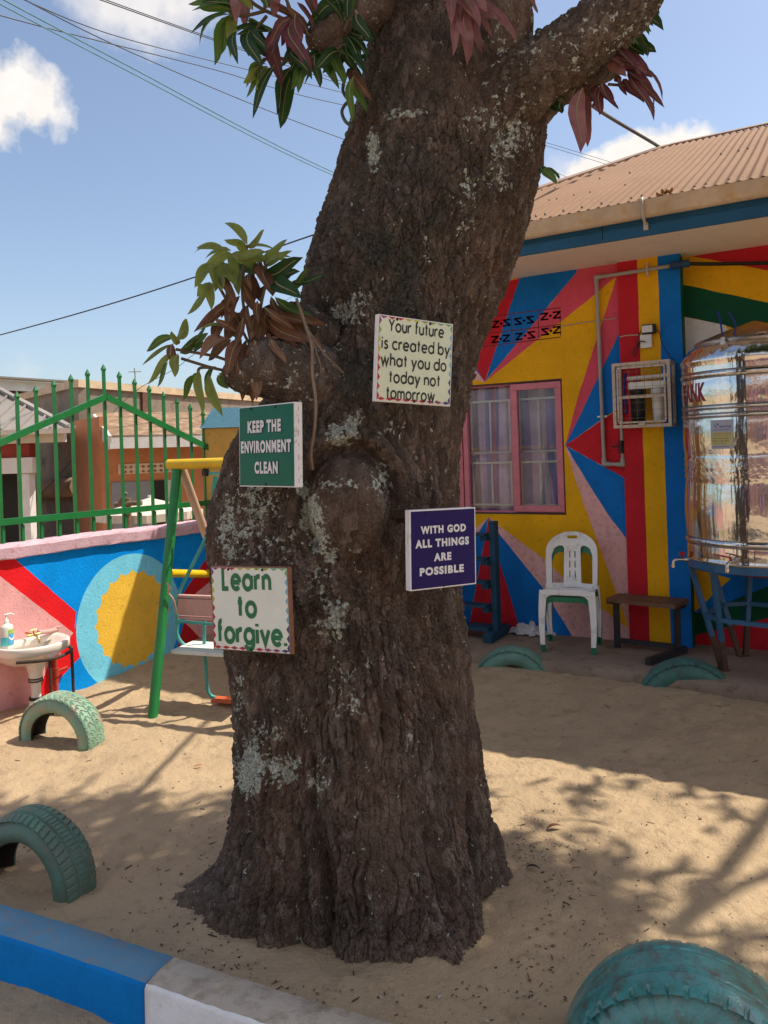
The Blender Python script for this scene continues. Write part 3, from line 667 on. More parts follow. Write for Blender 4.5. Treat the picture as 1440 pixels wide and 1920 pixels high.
# parasol, post and antenna
par = thing('market_parasol', at(283, 990, 9.2), 'off white square parasol with hanging valance in front of the orange shop', 'parasol')
pc = at(280, 933, 9.2); hw = .62; ze = at(280, 958, 9.2).z; zv = at(280, 972, 9.2).z
cnv = M('parasol canvas', (.62, .55, .47), rough=.8, bump=.2); mb = MB(); n = 8
ap = Vector((pc.x, pc.y, pc.z)); ring = [Vector((pc.x + hw * math.cos(2 * math.pi * (k + .3) / n), pc.y + hw * math.sin(2 * math.pi * (k + .3) / n), ze + (.0 if k % 2 else -.01))) for k in range(n)]
val = [p + Vector((0, 0, zv - ze)) for p in ring]
mb.add([ap] + ring + val, [(0, 1 + k, 1 + (k + 1) % n) for k in range(n)] + [(1 + k, 1 + n + k, 1 + n + (k + 1) % n, 1 + (k + 1) % n) for k in range(n)])
mb.build('canopy', cnv, par)
mb = MB(); mb.tube([(pc.x, pc.y, -.05), (pc.x, pc.y, pc.z + .03)], .02, 8); mb.build('pole', M('white pole', (.6, .6, .6)), par)
wdm = M('grey wood', (.16, .11, .075), rough=.9, var=.3, vscale=20); po = at(238, 985, 8.6)
mb = MB(); mb.tube([(po.x, 8.6, -.05), (po.x + .01, 8.6, at(238, 934, 8.6).z)], [.06, .045], 9); z = at(238, 945, 8.6).z; mb.tube([(po.x - .12, 8.58, z), (po.x + .19, 8.55, z + .01)], .028, 8); mb.tube([(po.x - .08, 8.58, z), (po.x + .02, 8.55, z + .13)], .02, 8)
mb.build('wooden_post', wdm, None, 'rough wooden post with a crosspiece standing beside the parasol', 'post')
mb = MB(); a0 = at(256, 722, 14.5); mb.tube([(a0.x, 14.5, ztop - .3), at(252, 690, 14.5)], .012, 6); t = at(253, 697, 14.5)
mb.tube([t + Vector((-.12, 0, 0)), t + Vector((.12, 0, 0))], .008, 6); mb.build('antenna', M('antenna', (.3, .3, .3)), None, 'thin aerial mast sticking up from the cement building roof', 'antenna')

# ------------------------------------------------------------------ court behind the camera (seen in the tank and the panes)
hall = thing('school_hall', Vector((0, -8, 0)), 'school hall with striped walls on the other side of the yard', 'building')
mb = MB(); hm = [yellow, blue, red, pale, white, green]; x = -9; k = 0
while x < 9.5:
    w = rnd.uniform(.3, .9); mb.box((x + w / 2, -6.2, 1.6), (w, .3, 3.4), mi=k % 6); k += 1; x += w
mb.build('wall', hm, hall)
mb = MB(); q = [(-10, -5.5, 3.25), (10.5, -5.5, 3.25), (10.5, -9, 4.9), (-10, -9, 4.9)]; mb.add(q, [(0, 3, 2, 1)]); mb.build('roof', roofm, hall)
for x in (-6, -2.5, 1.5, 5.5): mb = MB(); mb.box((x, -6.03, 1.5), (1.2, .06, 1.1)); mb.build('window', M('dark void', (.012, .010, .010)), hall)

# ------------------------------------------------------------------ mango tree
def bark_material():
    m = bpy.data.materials.new('bark'); m.use_nodes = True; nt = m.node_tree; N, L = nt.nodes, nt.links; b = N['Principled BSDF']
    b.inputs['Roughness'].default_value = .88; b.inputs['Specular IOR Level'].default_value = .25
    tc = N.new('ShaderNodeTexCoord')
    mp = N.new('ShaderNodeMapping'); mp.inputs['Scale'].default_value = (1, 1, .45); L.new(tc.outputs['Object'], mp.inputs[0])
    def noise(s, d=5, r=.6, st=True):
        n = N.new('ShaderNodeTexNoise'); n.inputs['Scale'].default_value = s; n.inputs['Detail'].default_value = d; n.inputs['Roughness'].default_value = r
        L.new(mp.outputs[0] if st else tc.outputs['Object'], n.inputs['Vector']); return n.outputs[0]
    def ramp(src, *st):
        r = N.new('ShaderNodeValToRGB'); el = r.color_ramp.elements
        while len(el) < len(st): el.new(.5)
        for e_, (p, c) in zip(el, st): e_.position = p; e_.color = (*c, 1)
        L.new(src, r.inputs[0]); return r.outputs[0]
    def mix(f, a, c):
        x = N.new('ShaderNodeMix'); x.data_type = 'RGBA'
        L.new(f, x.inputs[0]); 
        for i, v in ((6, a), (7, c)):
            if isinstance(v, tuple): x.inputs[i].default_value = (*v, 1)
            else: L.new(v, x.inputs[i])
        return x.outputs[2]
    def mth(op, a, c, cl=False):
        n = N.new('ShaderNodeMath'); n.operation = op; n.use_clamp = cl
        for i, v in enumerate((a, c)):
            if isinstance(v, (int, float)): n.inputs[i].default_value = v
            else: L.new(v, n.inputs[i])
        return n.outputs[0]
    def attr(n): a = N.new('ShaderNodeAttribute'); a.attribute_name = n; return a.outputs['Fac']
    base = ramp(noise(16), (.28, (.058, .042, .034)), (.5, (.126, .092, .074)), (.74, (.235, .182, .150)))
    base = mix(mth('MULTIPLY', ramp(noise(3.2, 4, .6, False), (.45, (0, 0, 0)), (.7, (1, 1, 1))), .6), base, (.19, .108, .070))   # ruddier patches
    sp = ramp(noise(95, 3, .6), (.62, (0, 0, 0)), (.72, (1, 1, 1))); base = mix(mth('MULTIPLY', sp, .45), base, (.19, .16, .135))
    vo = N.new('ShaderNodeTexVoronoi'); vo.inputs['Scale'].default_value = 42; L.new(mp.outputs[0], vo.inputs['Vector']); sv_ = N.new('ShaderNodeSeparateColor'); L.new(vo.outputs['Color'], sv_.inputs[0])
    base = mix(mth('MULTIPLY', mth('SUBTRACT', sv_.outputs[0], .55, True), 1.4), base, (.33, .26, .215))
    base = mix(mth('MULTIPLY', mth('SUBTRACT', sv_.outputs[1], .6, True), 1.5), base, (.048, .034, .029))
    base = mix(mth('MULTIPLY', attr('moss'), ramp(noise(7, 5, .6, False), (.35, (.1, .1, .1)), (.6, (.9, .9, .9)))), base, (.062, .072, .066))
    base = mix(mth('MULTIPLY', attr('dust'), .75), base, (.215, .155, .12))
    ln = mth('ADD', mth('MULTIPLY', noise(58, 3, .6, False), .62), mth('MULTIPLY', noise(20, 4, .6, False), .38))
    lf = mth('MULTIPLY', mth('SUBTRACT', mth('ADD', ln, mth('MULTIPLY', attr('lichen'), .40)), .69), 30, True)
    lcol = ramp(noise(120, 3, .6, False), (.35, (.33, .37, .32)), (.62, (.70, .75, .68)))
    base = mix(lf, base, lcol)
    L.new(base, b.inputs['Base Color'])
    mpw = N.new('ShaderNodeVectorMath'); mpw.operation = 'MULTIPLY_ADD'; nw = N.new('ShaderNodeTexNoise'); nw.inputs['Scale'].default_value = 30; L.new(tc.outputs['Object'], nw.inputs[0]); L.new(nw.outputs['Color'], mpw.inputs[0]); mpw.inputs[1].default_value = (.03, .03, .03); L.new(mp.outputs[0], mpw.inputs[2])
    ve = N.new('ShaderNodeTexVoronoi'); ve.feature = 'DISTANCE_TO_EDGE'; ve.inputs['Scale'].default_value = 95; L.new(mpw.outputs[0], ve.inputs['Vector'])
    edge = mth('MULTIPLY', ve.outputs['Distance'], 5, True)
    bp_ = N.new('ShaderNodeBump'); bp_.inputs['Strength'].default_value = .8; bp_.inputs['Distance'].default_value = .014
    L.new(mth('ADD', mth('ADD', noise(75, 6, .65), mth('MULTIPLY', noise(210, 3, .6), .4)), mth('MULTIPLY', edge, .45)), bp_.inputs['Height']); L.new(bp_.outputs[0], b.inputs['Normal'])
    return m
bark = bark_material()
YC = 2.95
tree = thing('mango_tree', Vector((-.05, YC, 0)), 'thick leaning mango tree with rough lichen-spotted bark and four signs nailed on', 'tree')
SIL = [(-260, 690, 1040), (-120, 695, 1010), (0, 692, 1005), (60, 690, 985), (100, 684, 990), (200, 664, 1033), (300, 632, 1022), (350, 618, 1012), (400, 602, 1000), (450, 585, 985), (500, 568, 962), (550, 560, 948), (600, 556, 925), (650, 545, 905),
       (700, 525, 893), (760, 480, 880), (810, 445, 871), (850, 424, 866), (900, 408, 862), (950, 395, 861), (1000, 389, 861), (1060, 390, 864), (1120, 400, 868), (1220, 421, 884), (1300, 434, 894), (1400, 436, 906), (1500, 437, 921), (1560, 434, 932), (1620, 424, 946), (1660, 414, 952), (1740, 400, 956), (1850, 395, 960)]
zl = []; 
for y, l, r in SIL:
    a, b = at(l, y, YC), at(r, y, YC); zl.append((a.z, a.x, b.z, b.x))
zl = zl[::-1]
ZL, XL_, ZR, XR_ = (np.array(c) for c in zip(*zl))
NZ, NT = 1150, 860
zz = np.linspace(-.12, 4.15, NZ); th = np.concatenate([np.linspace(math.radians(168), math.radians(372), 640, endpoint=False), np.linspace(math.radians(12), math.radians(168), 220, endpoint=False) + 2 * math.pi])
def sm(v, k=9): return np.convolve(np.pad(v, k, mode='edge'), np.ones(2 * k + 1) / (2 * k + 1), 'valid')
xl, xr = sm(np.interp(zz, ZL, XL_)), sm(np.interp(zz, ZR, XR_))
Zg, Tg = np.meshgrid(zz, th, indexing='ij'); cxg = ((xl + xr) / 2)[:, None]; rx = ((xr - xl) / 2)[:, None]
ry = np.minimum(rx, .47) * .95
ct, st = np.cos(Tg), np.sin(Tg)
base_pts = [(905, 1640), (960, 1632), (974, 1648), (962, 1668), (938, 1678), (905, 1672), (893, 1712), (902, 1752), (872, 1800), (800, 1822), (725, 1812), (655, 1806), (620, 1786), (585, 1776), (540, 1792), (495, 1792), (455, 1768), (380, 1744), (385, 1722), (345, 1708), (308, 1697), (314, 1678), (350, 1655)]
bc = np.array([tuple(ground(x, y + 10)) for x, y in base_pts]); ccx = (xl[70] + xr[70]) / 2
def dang(t, a): return (t - a + math.pi) % (2 * math.pi) - math.pi
ba = np.arctan2(bc[:, 1] - YC, bc[:, 0] - ccx) % (2 * math.pi); brad = np.hypot(bc[:, 1] - YC, bc[:, 0] - ccx)
ba = np.concatenate([ba, np.radians([40, 75, 110, 145])]); brad = np.concatenate([brad, [.52, .60, .58, .62]]); o_ = np.argsort(ba); ba, brad = ba[o_], brad[o_]
tmod = th % (2 * math.pi); rb_ = np.interp(tmod, np.concatenate([ba - 2 * math.pi, ba, ba + 2 * math.pi]), np.tile(brad, 3))
k0 = np.argmin(np.abs(zz - .42)); r0 = np.hypot(rx[k0, 0] * np.cos(th), ry[k0, 0] * np.sin(th)); ext = rb_ - r0
hgt = np.where(np.abs(dang(th, math.pi)) < .30, .095, np.where(np.abs(dang(th, 0)) < .3, .13, .13)); hgt = np.convolve(np.pad(hgt, 20, mode='wrap'), np.ones(41) / 41, 'valid')
rr0 = np.hypot(rx * ct, ry * st); want = ext[None, :] * np.exp(-np.clip(Zg, -.03, 9) / hgt[None, :]) + (r0[None, :] - rr0) * np.exp(-np.clip(Zg, 0, 9) / .12)
lob = np.clip(want, -.05, .6) * (1 + .13 * np.sin(Tg * 17 + 1.5 * np.sin(Tg * 5)) * np.exp(-np.clip(Zg, 0, 9) / .07))
flute = np.zeros_like(Tg)
for a, w, amp, z0, z1 in [(240, .07, -.035, .05, .75), (253, .05, -.065, .03, .65), (326, .05, -.075, .05, .75), (297, .05, -.03, .1, .7), (222, .05, -.04, .03, .4), (275, .06, -.03, .02, .35), (345, .1, .02, .1, 1.0), (282, .2, .025, .2, 1.2), (210, .14, -.02, .2, .9), (300, .12, -.02, .6, 1.6)]:
    aa = math.radians(a) + .10 * np.sin(Zg * 3 + a)
    flute += amp * np.exp(-(dang(Tg, aa) / w) ** 2) * np.clip((Zg - z0 + .12) / .2, 0, 1) * np.clip((z1 - Zg) / .35, 0, 1)
Q = np.stack([ct * 1.1, st * 1.1, Zg * .9], -1).reshape(-1, 3)
und = (fbm(Q * 1.6, 3, 31) * .06 + fbm(Q * 4.5, 3, 37) * .035).reshape(Tg.shape)
side = np.abs(ct) ** 6                                               # keep the traced outline
R1 = rx + lob + (und + flute) * (1 - .75 * side); R2 = ry + lob + und + flute
X = cxg + R1 * ct; Y = YC + R2 * st
P = np.stack([X, Y, Zg], -1).reshape(-1, 3)
nrm = np.stack([ct, st, 0 * ct], -1).reshape(-1, 3)
# the healed knot, with its rolled rim
kc = np.array(at(655, 950, 2.50)); d = np.sqrt(((P - kc)[:, 0] / .155) ** 2 + ((P - kc)[:, 2] / .185) ** 2); front = nrm[:, 1] < .1
ang = np.arctan2(P[:, 2] - kc[2], P[:, 0] - kc[0])
knot = np.where(front, .095 * np.exp(-(d / .78) ** 4) - .048 * np.exp(-((d - 1.02) / .13) ** 2) * (np.sin(ang) > -.75) + .030 * np.exp(-((d - 1.25) / .16) ** 2) * (np.sin(ang) > -.3), 0)
# hollow above the stub, bulge on the left flank
hc = np.array(at(590, 590, 2.62)); dh = np.sqrt((((P - hc) * np.array((1, .8, 1.0))) ** 2).sum(1)); knot = knot - .10 * np.exp(-(dh / .10) ** 2)
P = P + nrm * knot[:, None]
def bark_disp(P, str_=1.0, k=0):
    W = P + np.stack([fbm(P * 8, 3, 41 + k), fbm(P * 8, 3, 47 + k), fbm(P * 8, 3, 53 + k)], 1) * .055
    def fis(sx, sz, kk, lo):
        r = 1 - np.abs(2 * vnoise(W * np.array((sx, sx, sz)), kk) - 1); c = np.clip((r - lo) / (1 - lo), 0, 1); return c * c
    zone = np.clip(.5 + 2.0 * fbm(P * 3.1, 3, 95 + k), 0, 1)
    up = np.clip((P[:, 2] - .9) / .6, 0, 1)                                 # flaky above, drawn out into vertical strips below
    f_a = fis(17, 3.6, 60 + k, .60) * (1 - .5 * up); f_b = fis(40, 8, 61 + k, .62) * (1 - .6 * up)
    W2 = W + np.stack([fbm(P * 40, 2, 141 + k), fbm(P * 40, 2, 147 + k), fbm(P * 40, 2, 153 + k)], 1) * .016
    q = W2 * np.stack([np.ones(len(P)), np.ones(len(P)), .42 + .38 * up], 1)
    def flakes(s, kk, wdt):
        f1, f2, c = worley(q * s + kk * 1.7, kk, True); e = np.clip((f2 - f1) / wdt, 0, 1)
        return e, c
    e1, c1 = flakes(46, 70 + k, .20); e2, c2 = flakes(78, 75 + k, .26); e3, c3 = flakes(27, 79 + k, .10)
    big = fbm(q * 11, 4, 80 + k)
    dsp = -.018 * f_a - .015 * f_b + .0085 * e3 + (.30 + .70 * zone) * (.62 + .38 * up) * (.0125 * e1 * (.35 + .65 * c1) + .004 * c1) + .0062 * e2 * (.4 + .6 * c2) + .012 * big + .006 * fbm(P * np.array((110, 110, 40)), 2, 90 + k) + .004
    return dsp * str_
patch = np.clip(.85 + 1.1 * fbm(P * 2.3, 2, 99), .45, 1.25)
sm_k = 1 - .42 * np.exp(-(d / .75) ** 4) * front                       # knot skin is smoother
D = bark_disp(P) * patch * sm_k
P = P + nrm * (D - .026)[:, None]
# attributes: lichen, moss, dust
def proj_np(P):
    Yp = np.maximum(P[:, 1], .3); u = P[:, 0] / Yp * F; v = -(P[:, 2] - CAMH) / Yp * F
    return PX + rc * u + rs * v, PY + rc * v - rs * u
def patches(P, lst, base, scale=1.0):
    x, y = proj_np(P); r = np.full(len(P), base)
    for cx, cy, a, b, s in lst: r = np.maximum(r, s * scale * np.exp(-(((x - cx) / a) ** 2 + ((y - cy) / b) ** 2) ** 1.3))
    return np.clip(r, 0, 1)
LICH = [(585, 965, 28, 45, 1.0), (600, 1010, 25, 40, .95), (620, 1040, 18, 25, .8), (570, 920, 20, 25, .8), (620, 910, 60, 30, .55), (715, 900, 30, 45, .62), (480, 960, 75, 110, .62), (430, 1000, 30, 90, .72), (520, 1010, 60, 60, .5), (625, 1160, 35, 60, .8), (590, 1090, 40, 40, .6),
        (470, 1440, 35, 65, .95), (530, 1440, 45, 40, .78), (600, 1460, 30, 60, .6), (500, 1380, 60, 60, .5), (700, 282, 16, 42, .98), (770, 212, 45, 12, .75), (735, 215, 18, 16, .8), (650, 585, 50, 40, .72), (690, 560, 30, 20, .7), (640, 815, 32, 32, .85), (665, 790, 20, 30, .7), (620, 640, 25, 40, .55),
        (905, 230, 60, 50, .5), (960, 260, 60, 60, .62), (870, 350, 40, 60, .5), (930, 330, 50, 60, .5), (870, 420, 50, 60, .42), (640, 1290, 40, 80, .55), (545, 1340, 50, 50, .48), (660, 1330, 40, 50, .5), (770, 1390, 40, 40, .42), (740, 800, 40, 40, .45), (800, 460, 20, 40, .5), (450, 1300, 20, 80, .55), (720, 1230, 60, 70, .35)]
lich = patches(P, LICH, .17, .80)
moss = patches(P, [(740, 470, 150, 260, 1.0), (700, 690, 110, 120, .95), (860, 350, 90, 160, .6), (760, 180, 90, 150, .55), (680, 400, 80, 130, .8), (620, 620, 70, 90, .7), (820, 560, 90, 120, .6), (900, 250, 80, 80, .5), (540, 780, 80, 60, .6), (640, 540, 80, 60, .7), (600, 900, 60, 200, .3), (480, 1600, 60, 90, .4), (600, 1600, 40, 150, .4)], .12)
dust = np.maximum(patches(P, [(705, 1010, 30, 25, .8), (690, 940, 60, 70, .35), (740, 1600, 120, 130, .55), (700, 1480, 60, 100, .5), (880, 200, 50, 70, .6), (830, 130, 40, 40, .45), (800, 1250, 60, 150, .3), (870, 1300, 30, 200, .35)], .05), np.exp(-np.clip(P[:, 2], 0, 9) / .10) * .75)

# signs: frames taken from the corners of each board
SG = {}
def sign_frame(key, tl, tr, br, bl, Yl, Yr):
    a, b, c, d = at(*tl, Yl), at(*tr, Yr), at(*br, Yr), at(*bl, Yl)
    ex = ((b - a) + (c - d)) / 2; ey = ((a - d) + (b - c)) / 2; o = (a + b + c + d) / 4
    w, h = ex.length, ey.length; ex.normalize(); n = ex.cross(ey).normalized(); ey = n.cross(ex)
    if n.y > 0: n = -n
    SG[key] = (o, ex, ey, n, w, h)
sign_frame('future', (709, 588), (849.5, 608), (844.5, 762), (704, 752.5), 2.33, 2.47)
sign_frame('keep', (450, 764), (553, 753), (553, 914), (447, 912), 2.52, 2.32)
sign_frame('god', (767, 957), (888.6, 951), (895.6, 1094.6), (770, 1109), 2.36, 2.49)
sign_frame('learn', (400, 1061.5), (543, 1064), (543, 1227), (395, 1217), 2.48, 2.36)
TH = {'future': .020, 'keep': .030, 'god': .026, 'learn': .022}
SIGNLOG = []
for k, (o, ex, ey, n, w, h) in SG.items():
    q = P - np.array(o + n * -(TH[k] + .004)); u = q @ np.array(ex); v = q @ np.array(ey); t = q @ np.array(n)
    msk = (np.abs(u) < w / 2 + .01) & (np.abs(v) < h / 2 + .01) & (t > 0) & (P[:, 1] < YC)
    P[msk] -= t[msk][:, None] * np.array(n)
    SIGNLOG.append(('SIGN', k, round(w, 3), round(h, 3), 'poke', round(float(t[msk].max()) if msk.any() else 0, 3), 'gap', round(float(-t[(np.abs(u) < w / 2) & (np.abs(v) < h / 2) & (P[:, 1] < YC)].max()) if True else 0, 3)))
def grid_mesh(name, P, nz, ntt, mat, parent, attrs, cap=False):
    me = bpy.data.meshes.new(name); idx = np.arange(nz * ntt).reshape(nz, ntt); nx_ = np.roll(idx, -1, 1)
    quads = np.stack([idx[:-1].ravel(), nx_[:-1].ravel(), nx_[1:].ravel(), idx[1:].ravel()], 1)
    me.vertices.add(len(P)); me.vertices.foreach_set('co', P.astype(np.float32).ravel())
    me.loops.add(quads.size); me.loops.foreach_set('vertex_index', quads.ravel().astype(np.int32))
    me.polygons.add(len(quads)); me.polygons.foreach_set('loop_start', np.arange(0, quads.size, 4, dtype=np.int32)); me.polygons.foreach_set('loop_total', np.full(len(quads), 4, dtype=np.int32))
    me.polygons.foreach_set('use_smooth', np.ones(len(quads), bool)); me.update(calc_edges=True)
    for k, v in attrs.items(): a = me.attributes.new(k, 'FLOAT', 'POINT'); a.data.foreach_set('value', v.astype(np.float32))
    me.materials.append(mat); return link(name, me, parent)
trunk = grid_mesh('trunk', P, NZ, NT, bark, tree, dict(lichen=lich, moss=moss, dust=dust))
def limb(name, pts, rad, parent, nt=120, step=.006, str_=.6, lb=.3, db=.3, mb_=.15, endcap=True, label=None):
    pts = smooth_path(pts, 8); rr = np.interp(np.linspace(0, 1, len(pts)), np.linspace(0, 1, len(rad)), rad)
    cum = [0]
    for a, b in zip(pts[:-1], pts[1:]): cum.append(cum[-1] + (b - a).length)
    n = max(8, int(cum[-1] / step)); C = []; R = []; Uv = []; Wv = []; prev = None
    pa = np.array(pts); tq = np.linspace(0, cum[-1], n); C = np.stack([np.interp(tq, cum, pa[:, i]) for i in range(3)], 1); R = np.interp(tq, cum, rr)
    if endcap: e_ = np.clip((cum[-1] - tq) / (R[-1] * .8), 0, 1); R = R * np.sqrt(1 - (1 - e_) ** 2 * .98)
    T = np.gradient(C, axis=0); T /= np.linalg.norm(T, axis=1)[:, None]
    for t in T:
        t = Vector(t); u = t.orthogonal().normalized() if prev is None else (prev - t * prev.dot(t)).normalized(); prev = u; Uv.append(u); Wv.append(t.cross(u))
    U, Wv = np.array(Uv), np.array(Wv); a = np.linspace(0, 2 * math.pi, nt, endpoint=False)
    Nn = U[:, None] * np.cos(a)[None, :, None] + Wv[:, None] * np.sin(a)[None, :, None]
    Pp = (C[:, None] + Nn * R[:, None, None]).reshape(-1, 3); Nn = Nn.reshape(-1, 3)
    Pp = Pp + Nn * (fbm(Pp * 7, 3, 5) * .25 * np.repeat(R, nt))[:, None]
    Pp = Pp + Nn * (bark_disp(Pp, str_, 7) * np.clip(np.repeat(R, nt) / .06, 0, 1))[:, None]
    o = grid_mesh(name, Pp, n, nt, bark, parent, dict(lichen=np.full(len(Pp), lb), moss=np.full(len(Pp), mb_), dust=np.full(len(Pp), db)))
    if label: o['label'] = label
    return o
A_ = lambda x, y, Y: at(x, y, Y)
limb('branch', [A_(600, 735, 2.72), A_(560, 705, 2.66), A_(505, 690, 2.60), A_(458, 690, 2.58), A_(440, 668, 2.57)], [.15, .125, .10, .085, .055], tree, 200, .006, .55, .25, .25, .3, label='rounded swollen stub with a shock of shoots')
limb('branch', [A_(600, 640, 2.75), A_(560, 610, 2.69), A_(515, 600, 2.66), A_(490, 580, 2.66)], [.09, .07, .05, .025], tree, 120, .006, .5, .2, .1, .3)
limb('branch', [A_(850, 330, 2.80), A_(930, 205, 2.72), A_(1010, 135, 2.66), A_(1090, 80, 2.62), A_(1165, 22, 2.60), A_(1225, -90, 2.6), A_(1300, -330, 2.65)], [.15, .118, .100, .092, .084, .075, .06], tree, 240, .005, .8, .30, .22, .35, label='pale dusty right limb spotted with lichen')
limb('branch', [A_(960, 250, 2.86), A_(1030, 180, 2.84), A_(1085, 150, 2.84), A_(1135, 128, 2.84), A_(1175, 110, 2.85)], [.09, .060, .050, .045, .03], tree, 100, .006, .4, .15, .05, .1, label='short dark side limb below the pale one')
limb('branch', [A_(940, 140, 2.74), A_(955, 60, 2.68), A_(940, 0, 2.66), A_(900, -120, 2.7)], [.09, .078, .085, .10], tree, 140, .006, .3, .3, .6, .05, label='smooth brown limb')
limb('branch', [A_(720, 20, 2.82), A_(690, 18, 2.74), A_(640, 45, 2.68), A_(600, 75, 2.66), A_(580, 92, 2.66)], [.075, .060, .052, .046, .035], tree, 120, .006, .3, .25, .45, .1, label='brown limb reaching left among the leaves')
limb('branch', [A_(640, 60, 2.70), A_(622, 105, 2.68), A_(600, 122, 2.68)], [.05, .042, .03], tree, 90, .006, .3, .1, .1, .3)
TOPS = [[(.25, 2.95, 3.9), (.55, 2.9, 4.5), (1.2, 2.9, 5.2), (2.2, 3.1, 5.9), (3.3, 3.2, 6.5)], [(.1, 2.95, 3.9), (-.2, 2.9, 4.6), (-.7, 2.5, 5.3), (-1.2, 2.2, 6)], [(.3, 3.0, 3.9), (.5, 3.6, 4.8), (1.1, 4.2, 5.6), (1.8, 4.6, 6.2)], [(.2, 2.9, 3.9), (.4, 2.2, 4.5), (.9, 1.4, 5.2), (1.3, .8, 5.8)],
        [tuple(A_(1300, -330, 2.65)), (1.9, 2.6, 4.1), (2.6, 2.75, 4.7), (3.6, 2.9, 5.2)]]
for tp in TOPS: limb('branch', tp, [.17, .13, .09, .06, .03] if tp[0][2] > 3.85 else [.06, .055, .045, .03], tree, 40, .05, .3)

# leaves
def leafmat(name, col, tr, rough=.46, var=.34):
    m = M(name, col, rough=rough, var=var, vscale=16, bump=.25, bscale=70, spec=.35, dirt=.35, dirtcol=tuple(c * .45 + .02 for c in col), dscale=40); nt = m.node_tree; N, L = nt.nodes, nt.links
    b = N['Principled BSDF']; o = N['Material Output']; t = N.new('ShaderNodeBsdfTranslucent'); t.inputs[0].default_value = (*tr, 1); x = N.new('ShaderNodeMixShader'); x.inputs[0].default_value = .38
    L.new(b.outputs[0], x.inputs[1]); L.new(t.outputs[0], x.inputs[2]); L.new(x.outputs[0], o.inputs[0]); return m
LG = [leafmat('leaf deep green', (.022, .062, .020), (.05, .13, .02)), leafmat('leaf mid green', (.065, .14, .030), (.17, .32, .04)), leafmat('leaf lime', (.20, .255, .055), (.38, .46, .08)), leafmat('leaf wine', (.17, .062, .075), (.24, .06, .07)),
      leafmat('leaf rose', (.33, .15, .16), (.38, .14, .13)), leafmat('leaf dead brown', (.20, .095, .060), (.18, .08, .04), rough=.7), leafmat('leaf tan', (.31, .165, .105), (.2, .1, .06), rough=.7)]
def leaf(mb, a, b, width, mi, roll=0., bend=.12, curl=.3, n=7, wav=.0, rib=None):
    a, b = Vector(a), Vector(b); d = b - a; L = d.length; d.normalize()
    s = d.cross(Vector((0, -1, .25))); s = s.normalized() if s.length > 1e-3 else Vector((1, 0, 0)); up = s.cross(d).normalized()
    c, q = math.cos(roll), math.sin(roll); s, up = s * c + up * q, up * c - s * q
    vs = []
    for i in range(n + 1):
        t = i / n; w = width * (math.sin(math.pi * min(1, t * .93 + .04) ** .82) ** .85) * .5 if t < 1 else 0
        if i == 0: w = width * .03
        cen = a + d * L * t + up * (bend * L * 4 * t * (1 - t)) + s * (wav * L * math.sin(t * 5))
        for k in (-1, 0, 1): vs.append(cen + s * (w * k) + up * (abs(k) * w * curl) + up * (abs(k) * wav * .25 * width * math.sin(t * 11 + k)))
    mb.add(vs, [(i * 3 + k, i * 3 + k + 1, (i + 1) * 3 + k + 1, (i + 1) * 3 + k) for i in range(n) for k in (0, 1)], mi, True)
    if rib is not None:
        rv = []
        for i in range(n):
            w = width * .035 * (1 - i / n) + .0006; c_ = vs[i * 3 + 1]; rv += [c_ - s * w + up * .0012, c_ + s * w + up * .0012, c_ - s * w - up * .0012, c_ + s * w - up * .0012]
        mb.add(rv, [q for i in range(n - 1) for q in ((i * 4, i * 4 + 1, i * 4 + 5, i * 4 + 4), (i * 4 + 3, i * 4 + 2, i * 4 + 6, i * 4 + 7))], rib, True)
twig = M('twig', (.13, .095, .06), rough=.8, var=.2, vscale=30)
def plf(mb, lst, Y, w=.28, jit=.07, dup=.55):
    ext_ = []
    for l in lst:
        ext_.append(l)
        for _q in range(int(dup + rnd.random())): dx_, dy_ = rnd.uniform(-20, 20), rnd.uniform(-26, 10); ext_.append((l[0] + dx_ * .4, l[1] + dy_ * .3, l[2] + dx_, l[3] + dy_, l[4] - 1 if l[4] in (1, 2) and rnd.random() < .35 else l[4]) + tuple(l[5:]))
    for l in ext_:
        (x0, y0, x1, y1, mi) = l[:5]; Y0 = Y + rnd.uniform(-jit, jit); Y1 = Y0 + rnd.uniform(-.07, .03)
        a, b = at(x0, y0, Y0), at(x1, y1, Y1); dd = b - a; a = a - dd * .10; b = b + dd * .22; leaf(mb, a, b, min(.075, max(.026, dd.length * (l[5] if len(l) > 5 else w) * 1.03)), mi, rnd.uniform(-.7, .7), rnd.uniform(-.12, .20), rnd.uniform(.1, .55), wav=(rnd.uniform(.02, .08) if mi < 5 else rnd.uniform(.02, .06)), rib=8)
def twigs(mb, lst, Y, r=.005):
    for ps in lst: mb.tube(smooth_path([at(x, y, Y) for x, y in ps], 5), [r * 1.3, r * .7], 7) if False else mb.tube(smooth_path([at(x, y, Y) for x, y in ps], 5), r, 7, mi=7)
LM_ = LG + [twig, M('leaf rib', (.26, .24, .11), rough=.6, bump=0)]
mb = MB(); Y = 2.62
twigs(mb, [[(600, 80), (540, 40), (480, 10), (440, -30)], [(560, 50), (545, 20), (530, -20)], [(500, 20), (455, 30), (430, 22)], [(600, 95), (560, 115), (520, 108)], [(500, 30), (480, 55), (470, 70)], [(645, 60), (655, 35), (668, 55)], [(620, 100), (655, 80), (680, 70)]], Y, .006)
